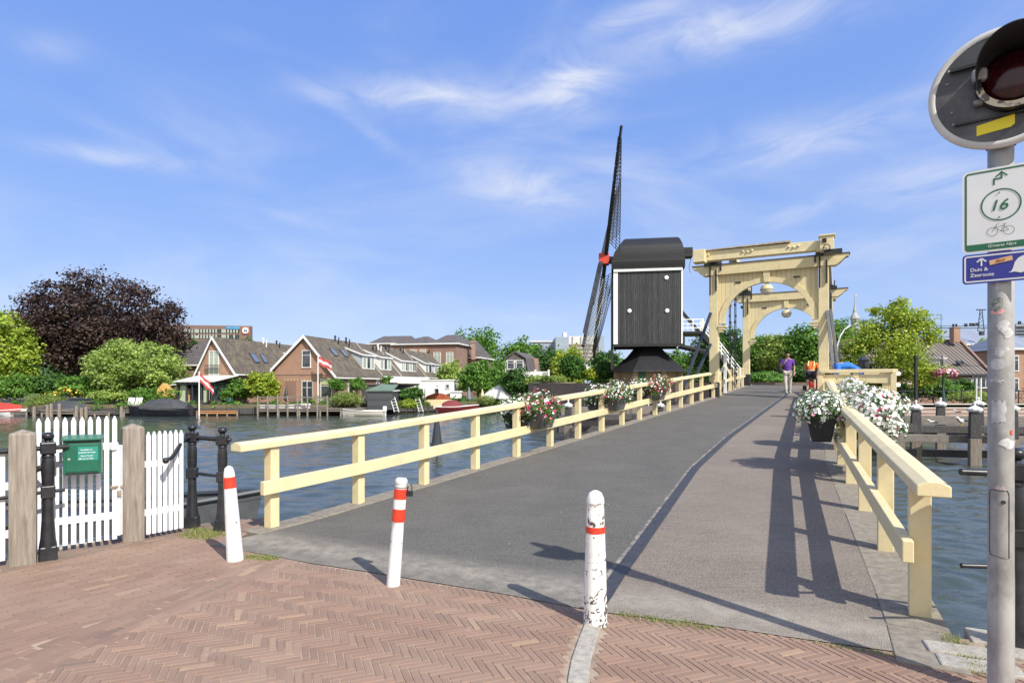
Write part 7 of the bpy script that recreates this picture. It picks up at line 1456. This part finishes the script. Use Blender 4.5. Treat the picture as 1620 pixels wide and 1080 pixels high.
# ------------------------------------------------------------------ right bank
ph = P(1400, 600, 60); rh_ = thing('quay_house', 'low brick house with vast brown pantile roof, red chimney and white dormer band', 'house', (33, 60, 0))
M['pantile'] = plankmat('pantile_roof', (.20, .165, .14), (.155, .128, .108), .42, 'X', .8, (.30, .27, .23), .12, (.04, .034, .03), .36)
ze, zr2 = CZ+17/F*60, CZ+70/F*65.5; xa_, xb_ = (1322-CX)/F*60, (1566-CX)/F*60; ra, rb_ = (1335-CX)/F*65.5, (1518-CX)/F*65.5
b = MB(); b.prism([(xa_, 60.3, -.2), (xb_-.4, 60.3, -.2), (xb_-.4, 60.3, ze), (xa_, 60.3, ze)], (0, 10, 0)); b.build('wall', M['brick2'], rh_, world=True)
b = MB(); b.add([V((xa_, 59.9, ze)), V((xb_, 59.9, ze)), V((xb_, 71, ze)), V((xa_, 71, ze)), V((ra, 65.5, zr2)), V((rb_, 65.5, zr2))], [(0, 1, 5, 4), (1, 2, 5), (2, 3, 4, 5), (3, 0, 4)]); b.build('roof', M['pantile'], rh_, world=True)
b = MB(); b.bar((rb_, 65.4, zr2+.06), (xb_+.05, 59.8, ze+.08), .22, .2); b.bar((ra, 65.4, zr2+.05), (rb_, 65.4, zr2+.05), .22, .16); b.build('ridge_tiles', M['brick2'], rh_, world=True)
b = MB(); b.bar((xa_, 59.82, ze-.03), (xb_+.05, 59.82, ze-.03), .14, .14); b.build('gutter', M['dark'], rh_, world=True)
b = MB(); c_ = P(1510.5, 530, 64.5); b.box(c_, (.68, .68, 1.5)); b.box(c_+V((0, 0, .8)), (.8, .8, .12)); ch_ = b.build('chimney', M['brick'], rh_, world=True); b = MB(); [b.tube(c_+V((x, 0, .8)), c_+V((x, 0, 1.2)), .09, .1, 8) for x in (-.16, .16)]; b.build('chimney_pot', M['tar'], rh_, world=True)
a, c_ = P(1453, 569, 61), P(1492, 580, 61); b = MB(); b.box(((a.x+c_.x)/2, 62, (a.z+c_.z)/2), (c_.x-a.x, 2, a.z-c_.z+.2)); b.build('dormer', M['white'], rh_, world=True); b = MB(); b.box(((a.x+c_.x)/2, 61.8, a.z+.16), (c_.x-a.x+.3, 2.4, .1)); b.build('dormer_roof', M['white'], rh_, world=True)
for px in (1459, 1466.5, 1474, 1483, 1488.5): window(rh_, P(px, 574.5, 60.95), (1, 0, 0), (0, -1, 0), .33, .5, 1, True, fw=.04)
window(rh_, P(1552, 603, 60.2), (1, 0, 0), (0, -1, 0), 1.7, 1.3, 3, True); window(rh_, P(1530, 606, 60.2), (1, 0, 0), (0, -1, 0), .8, 1.0, 1, True)
b = MB(); b.box(P(1518.5, 573, 61.2), (.7, .1, .45), M=Matrix.Rotation(R(-48), 3, 'X')); b.build('skylight', M['dark'], rh_, world=True)
hip_house('big grey zinc-roofed hall behind the pantile house', 1478, 1660, 521, 545, 92, 0, 14, M['brick2'], M['zinc'], ang=0, ridge=9, wins=())
hip_house('red brick building with tall white windows at the right edge', 1597, 1700, 533, 552, 68, 0, 8, M['brick'], M['zinc'], ang=0, ridge=5, wins=((.07, 4.1, .9, 1.7, 1), (.07, 1.6, .9, 1.6, 1), (.3, 4.1, .9, 1.7, 1), (.3, 1.6, .9, 1.6, 1), (.55, 4.1, .9, 1.7, 1), (.8, 4.1, .9, 1.7, 1)))
tt = thing('tower_block', 'distant grey tower block at the right edge', 'tower block', P(1625, 560, 220)); b = MB(); b.prism([P(1607, 513, 220), P(1650, 511, 220), P(1650, 600, 220), P(1607, 600, 220)], (0, 12, 0)); b.build('wall', gg, tt, world=True); b = MB()
for i in range(4): b.prism([P(1608, 517+5*i, 219.8), P(1649, 517+5*i, 219.8), P(1649, 519+5*i, 219.8), P(1608, 519+5*i, 219.8)], (0, -.2, 0))
b.build('window_band', M['dark'], tt, world=True)
# church with dome and lantern spire behind the lime tree
cx_ = (1352-CX)/F*105; ct = thing('church', 'pale church lantern spire and grey dome rising behind the yellow-green tree', 'church', (cx_, 105, 0))
zz = lambda y: CZ-(y-HY)/F*105
b = MB(); b.lathe([(3.6, 0), (3.6, zz(545)), (3.7, zz(544)), (3.4, zz(533)), (2.6, zz(524)), (1.6, zz(517)), (.9, zz(514))], (.0, 0, 0), 24); b.build('dome', mat('lead_dome', (.22, .25, .27), (.3, .33, .34), .6, 1), ct, smooth=True)
b = MB(); b.lathe([(.62, zz(516)), (.62, zz(505)), (.8, zz(504)), (.55, zz(499)), (.3, zz(495)), (.26, zz(490)), (.14, zz(486)), (.07, zz(479)), (.04, zz(466))], n=10); b.ball((0, 0, zz(485)), .16, 8); b.build('lantern_spire', mat('pale_stone', (.42, .41, .36), (.34, .33, .3), .7, 2), ct)
b = MB(); b.ball((.25, 0, zz(467)), .12, 6, (1.6, .3, .6)); b.build('weathervane', M['cream'], ct)
b = MB(); b.path([V(((px-CX)/F*60, 60, CZ-(py-HY)/F*60)) for px, py in ((1324, 560), (1325, 545), (1329, 532), (1336, 521), (1345, 515))], .07, 6); hp_ = thing('curved_lamp_arm', 'pale curved metal arch left of the yellow-green tree', 'metal arch', P(1324, 600, 60)); b.build('arch_tube', M['white'], hp_, world=True)
lt = thing('lime_tree', 'yellow-green broad tree on the quay right of the bridge', 'tree', ((1400-CX)/F*51.5, 51.5, -.1))
g = random.Random(77); lb_ = []
for px, py, r_ in ((1427, 490, 17), (1410, 500, 20), (1440, 512, 20), (1392, 520, 22), (1455, 535, 15), (1420, 530, 30), (1375, 535, 22), (1356, 552, 20), (1400, 560, 34), (1440, 560, 24), (1345, 575, 17), (1370, 585, 22), (1432, 590, 26), (1405, 596, 24), (1352, 598, 14), (1385, 604, 18), (1424, 478, 10), (1400, 488, 9), (1466, 520, 6), (1448, 495, 8), (1362, 520, 9)):
    lb_.append(((px-1400)/F*51.5, g.uniform(-2, 2), CZ-(py-HY)/F*51.5+.1, r_/F*51.5, r_/F*51.5*1.2, r_/F*51.5*.8))
leaves('crown', lt, lb_, 17000, .13, M['lf_yell'], 91, clump=16, shell=(.35, 1.08), cr=.22)
b = MB(); b.path([(.3, 0, -.1), (.3, 0, 1.5), (.5, 0, 3.5), (.9, 0, 6)], [.22, .17, .12, .04], 8)
for q in lb_[:16]: e_ = V(q[:3]); s_ = V((.35, 0, g.uniform(1.2, 3))); b.path([s_, (s_+e_)/2+V((0, 0, -.2)), e_], [.09, .06, .02], 5)
b.build('trunk', M['bark'], lt, smooth=True)
tree('avenue_tree', 'green tree peeking between the portal post and the yellow-green tree', 1312, 1352, 496, 600, 80, 0, M['lf_green'], 3600, .2, 92)
tree('garden_tree', 'bright green round tree behind the pantile roof', 1512, 1600, 530, 612, 78, 0, M['lf_lime'], 5200, .2, 93)
tree('garden_tree', 'dark green tree at the right edge above the red brick building', 1600, 1680, 528, 600, 100, 0, M['lf_green'], 3600, .25, 94)
tree('bush', 'light green shrub behind the lamp post on the quay', 1452, 1516, 598, 634, 53, -.1, M['lf_green'], 3600, .12, 95, cat='bush', trunk=False)
tree('bush', 'dark green shrub right of the lamp post', 1502, 1540, 596, 634, 55, -.1, M['lf_dark'], 3000, .12, 96, cat='bush', trunk=False)
tree('bush', 'pale flowering ground plants along the quay fence', 1500, 1578, 618, 638, 50.5, -.1, M['lf_pale'], 3000, .10, 97, cat='bush', trunk=False)
tree('bush', 'green shrub left of the quay fence', 1398, 1444, 604, 636, 52, -.1, M['lf_green'], 2800, .11, 98, cat='bush', trunk=False)
parasol('salmon-roofed parasol behind the quay fence', 1444, 600, 634, 1.1, 54, mat('salmon_canvas', (.62, .42, .36), (.68, .55, .48), .8, 3))
# quay wall with steps
b = MB(); M['stepbrick'] = brickmat('step_brick', (.30, .16, .12), (.34, .19, .14), (.36, .3, .25), .22, .08, dirt=(.22, .13, .1)); M['stepstone'] = mat('step_stone', (.50, .47, .42), (.40, .38, .34), .8, 4)
st_ = thing('quay_steps', 'broad brick quay steps with pale stone edges on the right bank', 'steps', (36, 47, -1.3))
for i in range(5):
    y = 45.6+i*.55; z = -1.1+i*.28; b = MB(); b.box((52, y+1.5, z-.5), (46, 3.0, 1.18)); b.build('step', M['stepbrick'], st_, world=True); b = MB(); b.box((52, y+.1, z+.115), (46.02, .25, .10)); b.build('step_edge', M['stepstone'], st_, world=True)
b = MB(); b.box((52, 49.0, -.2), (46, 2.4, .6)); struct(b.build('quay_pavement', M['stepbrick']))
fe = thing('quay_fence', 'thin dark iron fence along the right bank', 'fence', (30, 48.6, .05)); b = MB()
for x in np.arange(29.5, 60, 2.3): b.box((x, 48.6, .62), (.07, .07, 1.3))
for z in (.62, 1.18): b.bar((29.5, 48.6, z), (60, 48.6, z), .05, .05)
b.build('fence_frame', M['dark'], fe, world=True)
# street lamp with flower basket
lp = P(1492, 637, 48.0); t = thing('street_lamp', 'classic green lamp post with pink flower ring below its lantern', 'street lamp', lp); b = MB(); b.lathe([(.24, 0), (.22, .2), (.13, .5), (.15, .7), (.08, .9), (.06, 2.0), (.05, 2.8)], n=12); b.build('column', mat('lamp_green', (.02, .05, .045), (.03, .07, .06), .4, 5), t, smooth=True)
b = MB(); b.lathe([(.13, 2.9), (.25, 3.45), (.27, 3.47), (.1, 3.7), (.12, 3.75), (.03, 3.85)], n=6); b.build('lantern', mat('lantern_glass', (.35, .34, .3), (.2, .2, .2), .3, 5), t)
hb_ = [(0, 0, 2.45, .75, .75, .28)]+[(.6*math.cos(a), .6*math.sin(a), 2.4, .35, .35, .28) for a in np.arange(0, 6.28, .9)]; leaves('flower_basket', t, hb_, 700, .07, M['lf_green'], 3); blossoms('blossoms', t, hb_, 420, .09, [M['petal_p'], M['petal_m'], M['petal_w']], [.6, .2, .2], 4)
t = thing('dark_post', 'slim dark post behind the left capped pile', 'post', P(1449, 637, 47.5)); b = MB(); b.box((0, 0, 1.7), (.18, .18, 3.6)); b.box((0, 0, 3.6), (.24, .24, .25)); b.build('shaft', M['tar'], t)
t = thing('wayside_sign', 'stack of three white pointed boards beside the bridge platform', 'sign', P(1415, 640, 40)); b = MB(); b.box((0, .1, .9), (.1, .1, 2.2)); b.build('post', M['tar'], t)
for k in range(3): b = MB(); b.prism([(-.42, 0, .45+.75*k), (.38, 0, .42+.75*k), (.46, 0, .58+.75*k), (.38, 0, .72+.75*k), (-.42, 0, .66+.75*k)], (0, .12, 0)); b.build('board', M['white'], t, bevel=.04)
# capped timber piles and fender beams
def pile(px, ytop, Y, w, label, rod=False, lighter=True):
    p = WL(px, Y); z1 = CZ-(ytop-HY)/F*Y-ZW-.35; t = thing('capped_pile', label, 'timber pile', p, R(-24), 'timber piles with white caps'); w *= .76
    b = MB(); zm = z1*.5; b.box((0, 0, (zm-1.5)/2), (w, w, zm+1.5)); b.build('lower_shaft', M['wood'], t, bevel=.02); b = MB(); b.box((0, 0, (z1+zm)/2+.001), (w*1.01, w*1.01, z1-zm), taper=.86); b.build('tarred_top', M['darkwood'], t, bevel=.02)
    b = MB(); b.lathe([(w*.62, z1-.02), (w*.72, z1+.04), (w*.72, z1+.09), (w*.45, z1+.15), (w*.12, z1+.2), (w*.1, z1+.27), (w*.16, z1+.30), (w*.08, z1+.36)], n=8, rot=R(22.5)); b.build('white_cap', M['white'], t)
    if rod: b = MB(); b.tube((-.08, 0, z1+.2), (-.08, 0, z1+1.2), .035, .035, 6); b.tube((.08, 0, z1+.2), (.08, 0, z1+1.2), .035, .035, 6); b.build('rod', M['white'], t)
    return t
pile(1449, 633, 23.4, .46, 'white-capped pile in the water nearest the bridge on the right'); pile(1542, 635, 22.0, .46, 'white-capped pile in the water just left of the grey pole')
pile(1488, 629, 27.5, .46, 'white-capped pile in the second row between the two front piles'); pile(1548, 628, 27, .46, 'white-capped pile with two thin white rods behind the grey pole', True); pile(1424, 631, 26.5, .42, 'white-capped pile of the second row beside the flower troughs')
pile(1600, 633, 21.5, .46, 'white-capped pile hidden behind the grey pole at the right')
for px, yt, Y, lab in ((899, 632, 30, 'white-capped pile left of the bridge between the first two trough pairs'), (1004, 637, 34, 'white-capped pile below the middle of the left railing'), (1026, 639, 37, 'farthest white-capped pile under the left railing'), (1045, 633, 33.5, 'white-capped pile near the left railing, close to the portal')): pile(px, yt, Y, .42, lab)
def beams(label, a, c_, zs, m, w=.25, h=.28, name='fender_beam'):
    t = thing(name, label, 'fender beam', V(a), 0, 'timber fender beams')
    for z in zs: b = MB(); b.bar((a[0], a[1], z), (c_[0], c_[1], z), w, h); b.build('beam', m, t, world=True, bevel=.015)
beams('grey fender beam running right from the bridge between the front piles', (13.4, 23.2, 0), (23, 21.2, 0), (-.36,), M['wood_h']); beams('tarred fender beams behind the front piles', (13.5, 23.8, 0), (23.5, 21.8, 0), (-.05, -.98), M['darkwood'])
beams('weathered upper fender beam of the second pile row', (15, 27.8, 0), (28, 26.4, 0), (.06,), M['wood_h'], .4, .40); beams('tarred lower fender beam of the second pile row', (15, 28.1, 0), (28, 26.8, 0), (-.55,), M['darkwood'])
beams('dark fender beams under the left side of the bridge', (2.4, 31.5, 0), (10.2, 34.5, 0), (-.1, -.7), M['darkwood']); beams('weathered fender boards left of the bridge', (2.6, 32.2, 0), (10.2, 35.0, 0), (.25,), M['wood_h'], .2, .45)
t = thing('bridge_lamp', 'small dark hooded lamp box behind the platform railing', 'lamp', P(1366, 600, 24)); zt_ = P(1366, 567, 24).z-t.location.z; b = MB(); b.tube((0, 0, -1), (0, 0, zt_-.35), .06, .06, 8); b.build('pole', M['dark'], t); b = MB(); b.lathe([(.2, zt_-.38), (.2, zt_-.08), (.26, zt_-.06), (.05, zt_+.1)], n=8); b.build('lamp_housing', M['dark'], t); b = MB(); b.box((0, -.2, zt_-.22), (.16, .04, .2)); b.build('lens', M['tar'], t)
# gull and buoy
def gull(label, p, rz, sc=1.):
    t = thing('seagull', label, 'bird', p, rz, 'gulls'); b = MB(); b.path([(-.26, 0, .13), (-.15, 0, .14), (0, 0, .15), (.12, 0, .18), (.17, 0, .25), (.21, 0, .275), (.25, 0, .27)], [.012, .045, .075, .06, .038, .035, .02], 10); b.v = [tuple(V(q)*sc) for q in b.v]; b.build('body', M['white'], t, smooth=True)
    b = MB(); b.path([(-.3, .045, .15), (-.1, .07, .17), (.06, .05, .17)], [.01, .035, .02], 6); b.path([(-.3, -.045, .15), (-.1, -.07, .17), (.06, -.05, .17)], [.01, .035, .02], 6); b.v = [tuple(V(q)*sc) for q in b.v]; b.build('wing', M['dark'], t, smooth=True)
    b = MB(); [b.tube((.0, y, 0), (.0, y, .09), .008, .008, 5) for y in (-.03, .03)]; b.path([(.24, 0, .27), (.30, 0, .262)], [.012, .003], 5); b.v = [tuple(V(q)*sc) for q in b.v]; b.build('beak_and_legs', M['petal_y'], t)
gull('white gull resting on the weathered beam between the piles', V((17.26, 23.05, .09)), R(200), 1.2); gull('small white gull standing on the beam further left', V((16.3, 23.24, .09)), R(150), .8); gull('small gull beside the lamp on the quay steps', P(1514, 657, 45.6)+V((0, 0, .1)), R(100), 1.2)
by = thing('channel_marker', 'dark cone-topped marker standing in the water behind the railing', 'marker', WL(691, 26)); b = MB(); b.lathe([(.04, 1.9), (.22, .5), (.26, .3)], n=10); b.tube((0, 0, -1), (0, 0, 1.9), .05, .04, 6); b.box((0, 0, .42), (1.0, .35, .05)); b.build('marker_body', M['dark'], by)
# overhead wires and far mast
def wire(label, pts, r=.03):
    t = thing('overhead_wire', label, 'wire', pts[0]); b = MB(); o = []
    for i in range(13): f = i/12; p = V(pts[0]).lerp(V(pts[1]), f); p.z -= .25*math.sin(math.pi*f); o.append(p)
    b.path(o, r, 5); b.build('cable', M['tar'], t, world=True); return t
w1 = wire('dark overhead cable with clamps crossing to the right of the chimney', (P(1470, 518.5, 58), P(1700, 509, 58)), .045); wire('thin upper overhead cable above the pantile roof', (P(1475, 515, 75), P(1700, 506, 60)), .03)
b = MB(); [b.box(P(px, py, 58), (.25, .12, .3)) for px, py in ((1528, 514.3), (1536, 513.5), (1541, 513.6), (1547, 513), (1590, 511.5), (1600, 511), (1613, 510.5))]; b.build('clamp', M['tar'], w1, world=True)
ms = thing('roof_mast', 'dark lattice mast standing on the hall roof', 'mast', P(1554, 524, 92)); b = MB(); a = P(1552, 524, 92); [b.bar(a+V((x, 0, 0)), a+V((x*.3, 0, 3.3)), .09, .09) for x in (-.5, .5)]; [b.bar(a+V((-.5+.1*k, 0, .6*k)), a+V((.45-.1*k, 0, .6*k+.5)), .06, .06) for k in range(5)]; b.box(a+V((0, 0, 3.3)), (1.4, .2, .15)); b.box(a+V((.1, 0, -.3)), (.5, .5, .6)); b.build('lattice', M['dark'], ms, world=True)
an = thing('roof_antenna', 'thin aerial above the pantile roof', 'antenna', P(1489, 541, 66)); b = MB(); b.tube(P(1489, 541, 66), P(1489, 497, 66), .03, .02, 5); [b.bar(P(1487-i, 499+3*i, 66), P(1491+i, 499+3*i, 66), .03, .03) for i in range(3)]; b.build('aerial', M['dark'], an, world=True)
# crowd of parked bicycles by the right edge
def bicycle(label, p, rz):
    t = thing('bicycle', label, 'bicycle', p, rz, 'bicycles on the right quay')
    for x in (-.5, .5): b = MB(); b.path([V((x+.33*math.cos(a), 0, .34+.33*math.sin(a))) for a in np.linspace(0, 6.28, 19)], .022, 5, False); b.build('wheel', M['tar'], t)
    b = MB(); [b.tube(a, c_, .02, .02, 5) for a, c_ in (((-.5, 0, .34), (-.15, 0, .34)), ((-.5, 0, .34), (-.2, 0, .85)), ((-.15, 0, .34), (-.22, 0, .95)), ((-.15, 0, .34), (.33, 0, .85)), ((-.2, 0, .82), (.33, 0, .85)), ((.5, 0, .34), (.32, 0, 1.05)), ((.3, -.25, 1.08), (.3, .25, 1.08)))]; b.build('frame', M['dark'], t)
    b = MB(); b.box((-.23, 0, .97), (.25, .13, .06)); b.build('saddle', M['tar'], t, bevel=.02)
for i, (px, Y, l_) in enumerate(((1432, 49.6, 'bicycle leaning at the quay fence left of the lamp post'), (1456, 49.7, 'bicycle parked at the quay fence right of the slim dark post'), (1611, 49.8, 'bicycle parked at the right edge of the photo'))): bicycle(l_, P(px, 637, Y)+V((0, 0, .12)), R((0, 12, -15)[i]))
